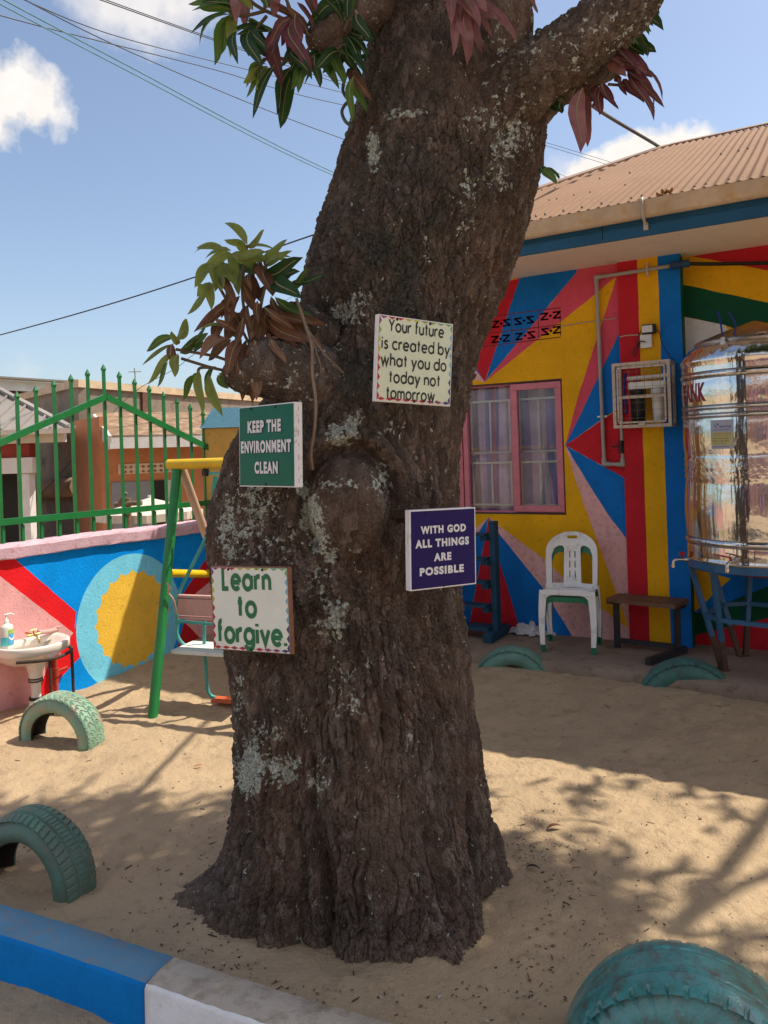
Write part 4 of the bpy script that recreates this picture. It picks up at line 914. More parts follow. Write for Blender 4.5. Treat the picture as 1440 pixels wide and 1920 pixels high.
plf(mb, [(427, 31, 383, 76, 1), (430, 35, 402, 105, 1), (441, 35, 432, 95, 2), (454, 59, 444, 112, 0), (470, 62, 484, 122, 0), (496, 128, 466, 172, 1), (512, 130, 479, 206, 0, .3), (548, 139, 527, 222, 0, .32), (500, 60, 452, 62, 0), (438, 22, 384, 12, 1), (452, 10, 400, -8, 2), (430, 10, 372, 16, 1),
         (526, 52, 522, 147, 3, .3), (545, 55, 571, 133, 3, .26), (555, 30, 560, 75, 3, .5), (540, 45, 505, 98, 3), (515, 110, 478, 150, 5, .32), (470, -20, 458, 40, 4, .5), (520, -30, 512, 20, 4, .4), (560, 8, 580, 45, 3, .4), (575, -30, 584, 24, 3, .32), (530, 50, 508, 76, 3), (548, 52, 540, 100, 3),
         (638, 4, 583, 38, 0, .4), (655, -10, 650, 24, 1, .4), (560, 130, 548, 160, 1), (575, 120, 560, 165, 1), (505, 130, 480, 160, 2), (590, 110, 596, 155, 0, .4), (600, 110, 575, 150, 1), (625, 105, 640, 150, 1, .35), (640, 100, 610, 130, 0), (650, 75, 668, 118, 0, .4), (650, 90, 672, 128, 0, .4), (640, 90, 672, 92, 1, .35),
         (655, 60, 690, 80, 0, .4), (662, 150, 655, 215, 1, .26), (668, 120, 690, 110, 0, .4), (620, 120, 632, 160, 1), (610, 70, 590, 20, 0, .3), (575, 60, 545, 15, 5), (600, 100, 565, 125, 0), (660, 130, 672, 170, 5), (470, 15, 425, -25, 2), (500, 10, 476, -40, 1), (545, 30, 500, 5, 5), (580, 90, 590, 130, 5), (640, 40, 610, -5, 0), (670, 30, 690, 75, 0, .35), (665, 150, 680, 200, 1), (560, 90, 530, 118, 0), (545, 100, 560, 140, 0), (480, 60, 500, 90, 0), (465, 40, 490, 75, 1)], Y, dup=.75)
mb.build('leaf_cluster', LM_, tree, 'drooping wine-red and green leaves at the upper left')
mb = MB(); twigs(mb, [[(900, -30), (880, 0), (868, 10)], [(930, -30), (925, 0)]], 2.5, .006)
plf(mb, [(868, 8, 848, 88, 4, .24), (872, 12, 868, 78, 4, .3), (880, 18, 877, 96, 4, .28), (893, 20, 899, 84, 4, .3), (905, 5, 955, 66, 4, .24), (915, 8, 940, 40, 4), (890, -20, 905, 20, 4, .4), (862, -25, 845, 35, 4), (1000, -20, 1004, 16, 4), (880, 0, 912, 30, 4, .4), (870, -20, 890, 40, 4)], 2.5)
mb.build('leaf_cluster', LM_, tree, 'hanging bunch of rose-pink young leaves in front of the trunk top')
mb = MB(); Y = 2.68
twigs(mb, [[(1165, 40), (1178, 90), (1180, 130)], [(1140, 130), (1165, 125), (1185, 118)], [(1140, 158), (1175, 160), (1182, 155)], [(1130, 60), (1150, 95), (1160, 100)], [(1090, 150), (1100, 165), (1120, 200)], [(1105, -40), (1120, -20)]], Y, .005)
plf(mb, [(1098, 172, 1098, 258, 4, .28), (1115, 0, 1105, 52, 3, .4), (1130, -20, 1118, 55, 2, .34), (1140, -10, 1185, 48, 1, .4), (1150, -30, 1192, 18, 1, .4), (1160, 95, 1180, 130, 3, .45), (1165, 100, 1212, 140, 3, .3), (1175, 120, 1206, 150, 3), (1180, 140, 1212, 212, 3, .22), (1180, 130, 1216, 190, 3, .2), (1175, 155, 1195, 182, 3), (1120, 165, 1110, 195, 3, .4), (1128, 165, 1122, 206, 3, .42), (1130, 160, 1150, 190, 3, .42), (1088, 170, 1080, 186, 3),
         (1180, 60, 1205, 85, 0, .4), (1175, 70, 1200, 100, 0, .5), (1190, 30, 1215, 8, 0, .5), (1195, 50, 1222, 20, 0), (1165, 60, 1158, 100, 1, .4), (1170, 45, 1200, 60, 0, .4), (1035, 190, 1050, 205, 0, .5), (1150, 90, 1135, 115, 3), (1160, 150, 1172, 175, 3, .4), (1050, 195, 1052, 210, 0), (1022, 318, 1038, 342, 1, .42), (1185, 15, 1210, -20, 0), (1200, 0, 1220, -30, 0), (1150, 100, 1180, 90, 3), (1140, 108, 1165, 135, 4), (1170, 20, 1205, 60, 1, .4), (1160, -10, 1212, 40, 0, .36), (1150, 5, 1178, 70, 1, .36), (1185, -30, 1225, 20, 0, .36), (1140, 20, 1150, 80, 0, .36), (1190, 60, 1208, 100, 0, .4), (1120, -25, 1092, 30, 3, .34), (1195, -50, 1232, -10, 1, .4), (1165, 85, 1190, 130, 3, .36), (1158, 118, 1192, 150, 3, .34)], Y, dup=1.3)
mb.build('leaf_cluster', LM_, tree, 'pink and green leaves hanging from the right limb')
mb = MB(); Y = 2.56
twigs(mb, [[(470, 650), (440, 590), (425, 545), (435, 510)], [(470, 640), (455, 560), (458, 500), (463, 460)], [(460, 690), (410, 670), (360, 660), (330, 655)], [(450, 700), (400, 690), (340, 672)], [(480, 640), (490, 570), (500, 520), (495, 485)], [(440, 590), (415, 545), (400, 520)], [(405, 690), (375, 690), (372, 705)], [(575, 625), (565, 590), (556, 560)]], Y, .0052)
plf(mb, [(460, 463, 428, 450, 2, .36), (467, 462, 491, 438, 2, .36), (462, 464, 508, 469, 2, .26), (458, 470, 445, 456, 2), (417, 467, 377, 464, 2, .28), (427, 475, 387, 498, 2, .42), (430, 477, 434, 524, 2, .42), (410, 497, 400, 537, 2, .38), (393, 500, 368, 531, 2, .5), (453, 497, 447, 545, 2, .42), (393, 533, 393, 573, 2, .4), (385, 549, 356, 582, 2, .44), (440, 480, 486, 492, 2, .3), (470, 474, 492, 486, 2, .4),
         (493, 485, 522, 476, 2, .34), (520, 478, 546, 482, 2, .3), (500, 500, 537, 487, 2, .26), (380, 535, 370, 552, 2, .5), (425, 497, 436, 530, 2, .5), (455, 480, 480, 510, 2, .5),
         (500, 520, 552, 515, 0, .4), (530, 525, 545, 505, 0, .5), (520, 530, 557, 557, 0, .5), (510, 535, 478, 560, 0, .3), (550, 528, 600, 520, 0, .3), (520, 560, 560, 588, 1, .3), (545, 540, 575, 512, 1, .3),
         (430, 573, 374, 613, 5, .33), (420, 520, 435, 555, 5, .36), (472, 512, 468, 567, 5, .4), (447, 560, 426, 607, 5, .42), (430, 640, 396, 668, 6, .5), (460, 647, 452, 734, 6, .30), (478, 648, 474, 732, 6, .34), (468, 650, 468, 738, 5, .24), (466, 575, 472, 615, 5, .4), (570, 612, 516, 628, 6, .24), (500, 628, 506, 636, 6, .6), (490, 570, 500, 610, 5, .4), (500, 580, 545, 618, 5, .24), (440, 620, 410, 600, 5), (455, 600, 440, 640, 5, .4), (480, 590, 470, 630, 5, .4), (430, 560, 415, 590, 5), (492, 500, 505, 545, 5, .5), (475, 520, 485, 560, 5, .4), (460, 540, 480, 585, 5, .4), (510, 560, 530, 600, 5, .3), (447, 590, 425, 630, 5, .5), (450, 640, 425, 690, 5, .4), (420, 610, 400, 640, 5, .5), (440, 650, 452, 690, 5, .4), (480, 610, 500, 590, 6),
         (520, 590, 585, 610, 5, .3), (505, 600, 560, 640, 5, .3), (495, 610, 520, 665, 6, .3), (530, 600, 540, 650, 5, .3), (500, 590, 480, 650, 5, .3), (540, 590, 575, 640, 6, .26), (485, 640, 500, 690, 5, .3), (510, 640, 530, 675, 6, .3), (420, 615, 380, 618, 2, .3), (425, 612, 440, 630, 2, .5),
         (323, 633, 282, 652, 1, .34), (320, 648, 275, 678, 2, .26), (317, 667, 282, 709, 2, .3), (333, 667, 326, 700, 2, .5), (312, 683, 297, 717, 1, .36), (348, 650, 370, 633, 1, .4), (358, 647, 386, 630, 1, .36), (335, 640, 345, 625, 2, .4), (330, 645, 325, 625, 2), (340, 660, 362, 640, 1, .4), (325, 650, 330, 690, 5, .26), (373, 700, 375, 763, 2, .26), (393, 708, 412, 768, 2, .34), (365, 705, 345, 742, 1, .22), (400, 690, 385, 725, 1, .4), (372, 700, 365, 718, 1, .6), (400, 640, 380, 660, 2, .4), (365, 655, 390, 648, 1, .35), (410, 705, 425, 725, 1)], Y, jit=.05, dup=.3)
mb.build('leaf_cluster', LM_, tree, 'shock of lime and withered brown leaves on the left stub')
rt = M('vine root', (.23, .165, .12), rough=.8, var=.2, vscale=30); mb = MB()
mb.tube(smooth_path([A_(556, 560, 2.52), A_(575, 615, 2.48), A_(585, 650, 2.44), A_(586, 700, 2.41), A_(592, 750, 2.40), A_(590, 800, 2.40), A_(583, 850, 2.42), A_(586, 880, 2.45)], 6), .005, 8)
mb.tube(smooth_path([A_(580, 622, 2.47), A_(605, 660, 2.44), A_(630, 685, 2.45), A_(645, 700, 2.47)], 5), .0028, 6); mb.tube(smooth_path([A_(586, 640, 2.45), A_(600, 680, 2.43), A_(602, 700, 2.44)], 5), .0022, 6)
mb.build('aerial_root', rt, tree)
# crown, above the picture: leaves hung where they shade the yard as they do at this hour
LIT = [[(-80, 1390), (0, 1385), (430, 1340), (440, 1490), (380, 1515), (290, 1520), (240, 1500), (330, 1470), (250, 1455), (120, 1462), (0, 1500), (-80, 1510)], [(270, 1605), (330, 1600), (330, 1625), (275, 1628)],
       [(60, 1220), (440, 1220), (440, 1390), (-100, 1400), (-100, 1230)]]
DAP = [(905, 1370), (1060, 1395), (1300, 1420), (1445, 1440), (1600, 1500), (1600, 1800), (1200, 1800), (1170, 1720), (1120, 1660), (1060, 1610), (960, 1580), (900, 1560)]
DENSE = [[(930, 1400), (1200, 1415), (1460, 1445), (1460, 1540), (1180, 1500), (1060, 1470), (950, 1475)], [(1020, 1540), (1100, 1500), (1160, 1510), (1100, 1570)], [(1140, 1395), (1480, 1440), (1480, 1530), (1340, 1545), (1290, 1500), (1200, 1450)], [(1000, 1520), (1160, 1540), (1190, 1610), (1120, 1640), (1030, 1600)], [(1170, 1620), (1330, 1655), (1290, 1690), (1180, 1660)], [(930, 1405), (1150, 1410), (1180, 1470), (960, 1480)]]
cr = np.random.default_rng(5); mb = MB(); cnt = 0
def shade_ok(p):
    g = p - SUNV * ((p.z - .0) / SUNV.z)
    if g.y < .75: return False
    x, y = proj(g)
    for L in LIT:
        if inside((x, y), L): return False
    if inside((x, y), DAP):
        if any(inside((x, y), q) for q in DENSE): return cr.random() < .66
        return cr.random() < .02
    return True
centers = []
for k in range(5200):
    u = Vector(cr.normal(size=3)); u.normalize(); rr = cr.random() ** .33
    c = Vector((1.75 + 2.9 * u.x * rr, 2.55 + 2.1 * u.y * rr, 5.6 + 1.7 * u.z * rr))
    centers.append(c)
for k in range(500):
    centers.append(Vector((cr.uniform(2.2, 5.2), cr.uniform(2.3, 4.6), cr.uniform(4.6, 6.4))))
for c in centers:
    if c.y > .35:
        x, y = proj(c); lim = -75 - 180 / max(c.y, .4)
        if y > lim and -300 < x < 1740: continue
        if y > lim - 0 and c.y > .35 and c.z < 1.68 + .66 * c.y + .25: continue
    if not shade_ok(c): continue
    for q in range(5):
        d = Vector(cr.normal(size=3)); d.z = -abs(d.z) * .7 - .2; d.normalize(); L = cr.uniform(.13, .22)
        a = c + Vector(cr.normal(size=3)) * .06
        e_ = a + d * L; 
        if e_.y > .35 and proj(e_)[1] > -25 and -200 < proj(e_)[0] < 1640: continue
        leaf(mb, a, e_, L * .27, int(cr.choice([0, 0, 1, 1, 2, 3])), cr.uniform(-1, 1), .08, .25, n=4); cnt += 1
mb.build('crown', LG, tree); print('crown leaves', cnt)
# limbs overhead that throw the forked shade at the right
def over(x, y, h): return ground(x, y) + SUNV * (h / SUNV.z)
limb('branch', [over(1252, 1752, 4.6), over(1330, 1670, 4.9), over(1400, 1580, 5.2), over(1470, 1480, 5.5), over(1530, 1400, 5.9)], [.028, .032, .034, .034, .03], tree, 30, .05, .3)
limb('branch', [over(1275, 1740, 4.66), over(1350, 1690, 4.8), over(1440, 1640, 5.0), over(1560, 1580, 5.2)], [.024, .024, .024, .024], tree, 30, .05, .3)
limb('branch', [over(1255, 1752, 4.62), over(1340, 1752, 4.6), over(1480, 1765, 4.5), over(1650, 1790, 4.3)], [.018, .018, .022, .03], tree, 24, .05, .3)

# ------------------------------------------------------------------ lettering
def ap(cx, cy, r, a0, a1, n=14, ry=None): return arc(cx, cy, r, ry or r, a0, a1, n)
GL = {'o': (1.0, [ap(.5, .5, .5, 0, 360, 24)]), 'a': (1.0, [ap(.5, .5, .5, 0, 360, 24), [(1, 0), (1, 1.02)]]), 'd': (1.0, [ap(.5, .5, .5, 0, 360, 24), [(1, 0), (1, 1.6)]]), 'b': (1.0, [ap(.5, .5, .5, 0, 360, 24), [(0, 0), (0, 1.6)]]),
      'g': (1.0, [ap(.5, .5, .5, 0, 360, 24), [(1, 1.02), (1, 0)] + ap(.5, 0, .5, 0, -160, 12, .45)]), 'c': (.85, [ap(.5, .5, .5, 48, 312, 20)]), 'e': (1.0, [[(.02, .5), (.98, .5)], ap(.5, .5, .5, 0, 318, 22)]),
      'r': (.5, [[(0, 0), (0, 1.02)], ap(.42, .55, .42, 180, 70, 8)]), 'n': (.8, [[(0, 0), (0, 1.02)], ap(.4, .6, .4, 180, 0, 12) + [(.8, 0)]]), 'h': (.8, [[(0, 0), (0, 1.6)], ap(.4, .6, .4, 180, 0, 12) + [(.8, 0)]]), 'm': (1.3, [[(0, 0), (0, 1.02)], ap(.325, .65, .325, 180, 0, 10) + [(.65, 0)], ap(.975, .65, .325, 180, 0, 10) + [(1.3, 0)]]),
      'u': (.8, [[(0, 1.02)] + ap(.4, .4, .4, 180, 360, 12) + [(.8, 1.02)], [(.8, .4), (.8, 0)]]), 't': (.5, [[(.25, 0), (.25, 1.42)], [(0, 1), (.5, 1)]]), 'f': (.5, [[(.2, 0), (.2, 1.25)] + ap(.48, 1.28, .28, 180, 90, 8), [(0, 1), (.48, 1)]]), 'i': (.1, [[(.05, 0), (.05, 1.02)], [(.05, 1.25), (.05, 1.45)]]),
      'v': (.9, [[(0, 1.02), (.45, 0), (.9, 1.02)]]), 'w': (1.35, [[(0, 1.02), (.34, 0), (.675, .95), (1.01, 0), (1.35, 1.02)]]), 'y': (.9, [[(0, 1.02), (.45, 0)], [(.9, 1.02), (.22, -.5)]]), 's': (.6, [[(.56, .84), (.44, .97), (.28, 1.0), (.1, .9), (.06, .74), (.15, .6), (.36, .5), (.54, .4), (.6, .24), (.52, .08), (.32, 0), (.12, .04), (.02, .18)]]),
      'Y': (1.0, [[(0, 1.5), (.5, .72), (1, 1.5)], [(.5, .76), (.5, 0)]]), 'L': (.66, [[(0, 1.5), (0, .0), (.66, .0)]]), '.': (.1, [[(.05, -.06), (.05, .16)]])}
def ribbon(pts, w):
    pts = [Vector(p) for p in pts]; cl = (pts[0] - pts[-1]).length < 1e-4; n = len(pts); Lf, Rt = [], []
    for i in range(n):
        a = pts[i - 1] if i else (pts[-2] if cl else pts[0]); c = pts[i + 1] if i < n - 1 else (pts[1] if cl else pts[-1])
        d0 = (pts[i] - a).normalized() if (pts[i] - a).length > 1e-6 else (c - pts[i]).normalized(); d1 = (c - pts[i]).normalized() if (c - pts[i]).length > 1e-6 else d0
        n0, n1 = Vector((-d0.y, d0.x)), Vector((-d1.y, d1.x)); m = (n0 + n1); m = m.normalized() if m.length > 1e-4 else n0; k = 1 / max(.35, m.dot(n0))
        Lf.append(pts[i] + m * w / 2 * k); Rt.append(pts[i] - m * w / 2 * k)
    return Lf, Rt
def sign_pt(key, u, v, lift=0):
    o, ex, ey, n, w, h = SG[key]; return o + ex * (u - .5) * w + ey * (.5 - v) * h + n * lift
def stroke_text(mb, key, text, u0, u1, base, xh, wt, gap=.42, space=.75, mi=0):
    adv = 0; pos = []
    for c in text:
        if c == ' ': adv += space - gap; continue
        pos.append((c, adv)); adv += GL[c][0] + gap
    adv -= gap; k = 0
    for c, x0 in pos:
        for s in GL[c][1]:
            Lf, Rt = ribbon([(x0 + p[0], p[1]) for p in s], wt); n = len(Lf); k += 1
            f = lambda p: sign_pt(key, u0 + (u1 - u0) * p.x / adv, base - p.y * xh, .0016 + (k % 5) * .00012)
            mb.add([f(p) for p in Lf] + [f(p) for p in Rt], [(i, i + 1, n + i + 1, n + i) for i in range(n - 1)], mi)
def font_mesh(text, bold=.03, spc=1.22):
    cu = bpy.data.curves.new('t', 'FONT'); cu.body = text; cu.offset = bold; cu.size = 1; cu.space_character = spc; cu.resolution_u = 6
    ob = bpy.data.objects.new('t', cu); COL.objects.link(ob); dg = bpy.context.evaluated_depsgraph_get(); me = bpy.data.meshes.new_from_object(ob.evaluated_get(dg))
    vs = [Vector((v.co.x, v.co.y)) for v in me.vertices]; fs = [list(p.vertices) for p in me.polygons]
    bpy.data.objects.remove(ob); bpy.data.curves.remove(cu); bpy.data.meshes.remove(me)
    x0, x1 = min(v.x for v in vs), max(v.x for v in vs); y0, y1 = min(v.y for v in vs), max(v.y for v in vs)
    return [((v.x - x0) / (x1 - x0), (v.y - y0) / (y1 - y0)) for v in vs], fs
def font_line(mb, fpt, text, u0, u1, v0, v1, bold, lift, mi=0):
    vs, fs = font_mesh(text, bold); mb.add([fpt(u0 + (u1 - u0) * x, v1 + (v0 - v1) * y, lift) for x, y in vs], fs, mi)
ink = M('black ink', (.012, .012, .014), rough=.4, bump=0, var=0); gink = M('green ink', (.02, .17, .075), rough=.4, bump=0, var=.1); wink = M('white ink', (.72, .72, .76), rough=.45, bump=0, var=.04); shadow_ink = M('dark green outline', (.005, .03, .026), rough=.5, bump=0)
bord = [M('border ' + n, c, rough=.4, bump=0, var=.05) for n, c in (('purple', (.28, .05, .22)), ('crimson', (.45, .015, .06)), ('red', (.45, .02, .03)), ('ochre', (.55, .42, .06)), ('yellow', (.52, .50, .08)), ('olive', (.28, .36, .06)), ('green', (.18, .42, .22)), ('sky', (.20, .45, .62)), ('navy', (.06, .04, .20)))]
paper = M('laminated paper', (.76, .82, .77), rough=.28, var=.05, vscale=10, bump=.05, bscale=25, dirt=.35, dirtcol=(.62, .62, .56), dscale=9, spec=.5); paper2 = M('laminated paper green', (.66, .74, .56), rough=.28, var=.05, vscale=10, bump=.05, bscale=25, dirt=.3, dirtcol=(.55, .6, .45), dscale=9, spec=.5)
ply = M('plywood edge', (.24, .115, .07), rough=.8, var=.2, vscale=40); canv = M('white canvas edge', (.80, .80, .82), rough=.6, var=.06, bump=.3, bscale=40, dirt=.2)
def board(key, name, label, face, back, edge=.012, wrap=.006, group='signs nailed on the tree trunk'):
    o, ex, ey, n, w, h = SG[key]; r = thing(name, o, label, 'sign', group); th = TH[key]
    mb = MB(); mb.box(o - n * th / 2, (w, h, th), ex, ey, n, bev=.002); mb.build('backing_board', back, r)
    V = [(i / 14, j / 14) for j in range(15) for i in range(15)]; mb = MB()
    mb.add([sign_pt(key, edge + (1 - 2 * edge) * u, edge + (1 - 2 * edge) * v, .0009 + .0004 * math.sin(u * 9 + v * 4) * math.sin(v * 7) * (0 < u < 1) * (0 < v < 1)) for u, v in V], [(j * 15 + i, (j + 1) * 15 + i, (j + 1) * 15 + i + 1, j * 15 + i + 1) for j in range(14) for i in range(14)], 0, True)
    mb.build('poster', face, r)
    for u, v in ((.24, .035), (.68, .035), (.5, .97)):
        mb = MB(); mb.lathe([(.0045, 0), (.004, .002), (.001, .003)], sign_pt(key, u, v, .001), 8, n); mb.build('nail', M('nail', (.03, .028, .026), rough=.5, metallic=.6), r)
    return r
def border(key, r):
    mb = MB(); e = .014
    def tri(u, v, du, dv, mi, diamond):
        q = [(u - du / 2, v), (u, v + dv), (u + du / 2, v)] if dv and not diamond else None
        if diamond: q = [(u - du / 2, v), (u, v - .02), (u + du / 2, v), (u, v + .02)]
        mb.add([sign_pt(key, a, b, .0015) for a, b in q], [list(range(len(q)))], mi)
    n = 9; top = [0, 1, 2, 3, 4, 5, 5, 6, 6]; bot = [2, 2, 1, 1, 1, 1, 0, 0, 8]; left = [0, 5, 4, 3, 2, 1, 1, 1, 1]; right = [6, 7, 7, 7, 7, 7, 8, 8, 8]
    for i in range(n):
        u = e + (1 - 2 * e) * (i + .5) / n; tri(u, e, .105, .03, top[i], False); tri(u, 1 - e - .022, .105, .03, bot[i], True)
        v = e + (1 - 2 * e) * (i + .5) / n
        for uu, s, mi in ((e, 1, left[i]), (1 - e, -1, right[i])): mb.add([sign_pt(key, uu, v - .052, .0014), sign_pt(key, uu + s * .032, v, .0014), sign_pt(key, uu, v + .052, .0014)], [(0, 1, 2)], mi)
    mb.build('border', bord, r)
r = board('future', 'sign_board', 'white sign reading Your future is created by what you do today not tomorrow', paper2, [canv, ply][0]); border('future', r); mb = MB()
for t, a, b, v in (('Your future', .14, .865, .178), ('is created by', .055, .955, .385), ('what you do', .055, .915, .577), ('today not', .165, .835, .768), ('tomorrow.', .135, .80, .955)): stroke_text(mb, 'future', t, a, b, v, .088, .27, .40, 1.0)
mb.build('lettering', ink, r)
r = board('learn', 'sign_board', 'white sign with big green lettering reading Learn to forgive', paper, ply); border('learn', r); mb = MB()
for t, a, b, v, g in (('Learn', .165, .77, .265, .48), ('to', .35, .575, .58, .48), ('forgive.', .075, .945, .895, .40)): stroke_text(mb, 'learn', t, a, b, v, .158, .37, g)
mb.build('lettering', gink, r)
r = board('god', 'sign_board', 'navy blue sign with white edge reading With God all things are possible', M('navy vinyl', (.020, .012, .105), rough=.4, spec=.12, var=.08, bump=.05, bscale=20), canv, .018); mb = MB()
for t, a, b, v0, v1 in (('WITH GOD', .155, .84, .205, .305), ('ALL THINGS', .075, .885, .372, .477), ('ARE', .345, .61, .553, .655), ('POSSIBLE', .135, .80, .722, .825)): font_line(mb, lambda u, v, l: sign_pt('god', u, v, l), t, a, b, v0, v1, .055, .002)
mb.build('lettering', wink, r)
r = board('keep', 'sign_board', 'dark green sign with wide white side reading Keep the environment clean', M('green vinyl', (.004, .125, .080), rough=.3, var=.10, vscale=5, bump=.10, bscale=7, spec=.2), canv, .014); mb = MB(); m2 = MB()
for t, a, b, v0, v1 in (('KEEP THE', .175, .775, .185, .335), ('ENVIRONMENT', .045, .945, .432, .585), ('CLEAN', .30, .715, .69, .84)):
    font_line(m2, lambda u, v, l: sign_pt('keep', u, v, l), t, a + .008, b + .012, v0 - .004, v1 + .010, .070, .0017); font_line(mb, lambda u, v, l: sign_pt('keep', u, v, l), t, a, b, v0, v1, .052, .0024)
mb.build('lettering', wink, r); m2.build('lettering_outline', shadow_ink, r)
stp = M('staple', (.3, .3, .32), rough=.3, metallic=1); o, ex, ey, n, w, h = SG['keep']
for j in range(7):
    mb = MB(); mb.box(o + ex * (w / 2 + .0006) - n * .014 + ey * h * (.42 - .14 * j), (.001, .012, .0012), ex, ey, n); mb.build('staple', stp, r)

# ------------------------------------------------------------------ painted kerb across the foreground
kb = paint('kerb blue', (.002, .20, .58), dirt=.25, bump=.3); kbt = paint('kerb blue worn', (.12, .27, .40), dirt=.75, dirtcol=(.24, .24, .24), bump=.4); kwh = paint('kerb white', (.84, .84, .84), dirt=.2, bump=.7, bscale=35); kwt = paint('kerb white worn', (.50, .43, .35), dirt=.95, dirtcol=(.26, .20, .145), bump=.8, bscale=45, dscale=12)
KZ = .135; j0, j1 = ground(330, 1790, KZ), ground(247, 1841, KZ); b0, b1 = ground(0, 1690, KZ), ground(0, 1757, KZ); f1 = ground(720, 1926, KZ)
kd = (j0 - b0).normalized(); kn = Vector((-kd.y, kd.x, 0)); kn = -kn if kn.y > 0 else kn; kw = abs((j1 - j0).dot(kn)) * .5 + abs((b1 - b0).dot(kn)) * .5; kw = max(.13, kw)
def kerb_seg(s0, s1, mt, ms, name):
    mb = MB(); n = max(2, int((s1 - s0) / .03)); pf = [(0, -.2), (0, KZ - .012), (.010, KZ - .001), (.5 * kw, KZ + .001), (kw - .012, KZ - .002), (kw - .002, KZ - .014), (kw + .004, -.25)]; vs = []
    for i in range(n + 1):
        s = s0 + (s1 - s0) * i / n
        for o, z in pf: p = j0 + kd * s + kn * (o + rnd.uniform(-.0015, .0015) + .004 * math.sin(s * 4)); vs.append((p.x, p.y, z + rnd.uniform(-.0015, .0015)))
    m = len(pf); mb.add(vs, [])
    for i in range(n):
        for k in range(m - 1): mb.f.append([i * m + k, i * m + k + 1, (i + 1) * m + k + 1, (i + 1) * m + k]); mb.m.append(1 if k >= 4 else 0); mb.s.append(True)
    for i, rv in ((0, False), (n, True)):
        q = [i * m + k for k in range(m)]; mb.f.append(q[::-1] if rv else q); mb.m.append(1); mb.s.append(False)
    return mb.build(name, [mt, ms], kroot)
kroot = thing('painted_kerb', j0, 'low concrete kerb painted blue then white across the foreground', 'kerb')
kerb_seg(-2.4, -.001, kbt, kb, 'blue_section'); kerb_seg(.001, 1.05, kwt, kwh, 'white_section'); kerb_seg(1.052, 2.2, kbt, kb, 'blue_section')

# ------------------------------------------------------------------ half-buried tyres
def tyre(name, label, c, axis, R, W, mats, style, cz=0, seed=0, inner=.60, kind_mi=None):
    ax = Vector((axis[0], axis[1], 0)).normalized(); U = Vector((-ax.y, ax.x, 0)); Zv = Vector((0, 0, 1)); c = Vector((c[0], c[1], cz)); rr = random.Random(seed)
    pf = []; n1 = 26
    ri = R * inner
    for i in range(10): t = i / 9; pf.append((ri + (R * .93 - ri) * t, -W / 2 * (.72 + .30 * math.sin(math.pi * min(1, t * .9 + .1)) ) , 0))
    for i in range(n1 + 1): t = -1 + 2 * i / n1; pf.append((R - R * .055 * abs(t) ** 3.2, W / 2 * .90 * t, 1))
    for i in range(10): t = 1 - i / 9; pf.append((ri + (R * .93 - ri) * t, W / 2 * (.72 + .30 * math.sin(math.pi * min(1, t * .9 + .1))), 0))
    th_ = .012
    for i in range(9): t = i / 8; pf.append((ri - .004 + (R * .90 - ri) * math.sin(math.pi * t) ** .6, W / 2 * .66 * (1 - 2 * t), 2))
    n = 420; m = len(pf); vs = []
    for i in range(n):
        a = 2 * math.pi * i / n; ca, sa = math.cos(a), math.sin(a)
        for r_, h, z in pf:
            d = 0
            if z == 1:
                arcl = a * R; t = h / (W / 2)
                if style == 0:      # zigzag blocks
                    zz_ = (arcl + .012 * math.sin(t * 9)) % .045; d = -.006 * (zz_ < .006) - .006 * (abs(((t * 2.6 + .16 * (1 if (arcl % .045) < .022 else -1)) % 1) - .5) < .05)
                elif style == 1:    # ribs and sipes
                    d = -.008 * (abs(abs(t) - .30) < .05) - .005 * (((arcl + .02 * t) % .032) < .007) * (abs(t) > .42) - .003 * ((arcl % .02) < .004) * (abs(t) < .25)
                else:               # shoulder lugs, worn smooth between
                    d = -.009 * ((arcl % .048) < .010) * (abs(t) > .70) - .003 * (abs(abs(t) - .36) < .035)
                d *= 1.35 * (.7 + .3 * math.sin(a * 3 + seed))
            elif z == 0:
                q = (r_ - ri) / (R - ri)
                if style == 2 and q > .72: d = -.006 * (((a * R) % .048) < .010)
            w = .004 * math.sin(a * 2 + seed) + .002 * math.sin(a * 5 + h * 20)
            vs.append(c + U * ((r_ + d + w) * ca) + Zv * ((r_ + d + w) * sa) + ax * h)
    mb = MB(); mb.add(vs, [])
    for i in range(n):
        for k in range(m):
            k2 = (k + 1) % m; mb.f.append([i * m + k, ((i + 1) % n) * m + k, ((i + 1) % n) * m + k2, i * m + k2]); mb.m.append(1 if pf[k][2] == 2 else 0); mb.s.append(pf[k][2] != 1)
    return mb.build(name, mats, None, label, 'tyre', 'painted tyres half buried in the sand')
def tpaint(n, c, dc, dirt=.7, rough=.55, ds=11): return M(n, c, rough=rough, var=.18, vscale=7, bump=.4, bscale=60, dirt=dirt, dirtcol=dc, dscale=ds, spec=.45)
tin = M('tyre inside', (.035, .030, .026), rough=.9, var=.3)
t1 = tpaint('pale green tyre', (.215, .36, .265), (.40, .27, .19), .75); t2 = tpaint('grey green tyre', (.105, .20, .155), (.16, .155, .13), .95); t3 = tpaint('teal tyre', (.12, .26, .215), (.15, .17, .14), .6); t4 = tpaint('dark teal tyre', (.055, .165, .145), (.05, .06, .06), .7); t5 = M('glossy teal tyre', (.065, .27, .26), rough=.2, var=.25, vscale=7, bump=.5, bscale=30, dirt=.9, dirtcol=(.10, .085, .07), dscale=22, spec=.8)
def foot(x, y, z=0): return ground(x, y, z)
g = foot(82, 1402); tyre('half_buried_tyre', 'pale green half-buried tyre with zigzag tread beside the wash basin', (g.x + .07, g.y + .085), (.30, .955), .262, .165, [t1, tin], 0, .035, 1, .62)
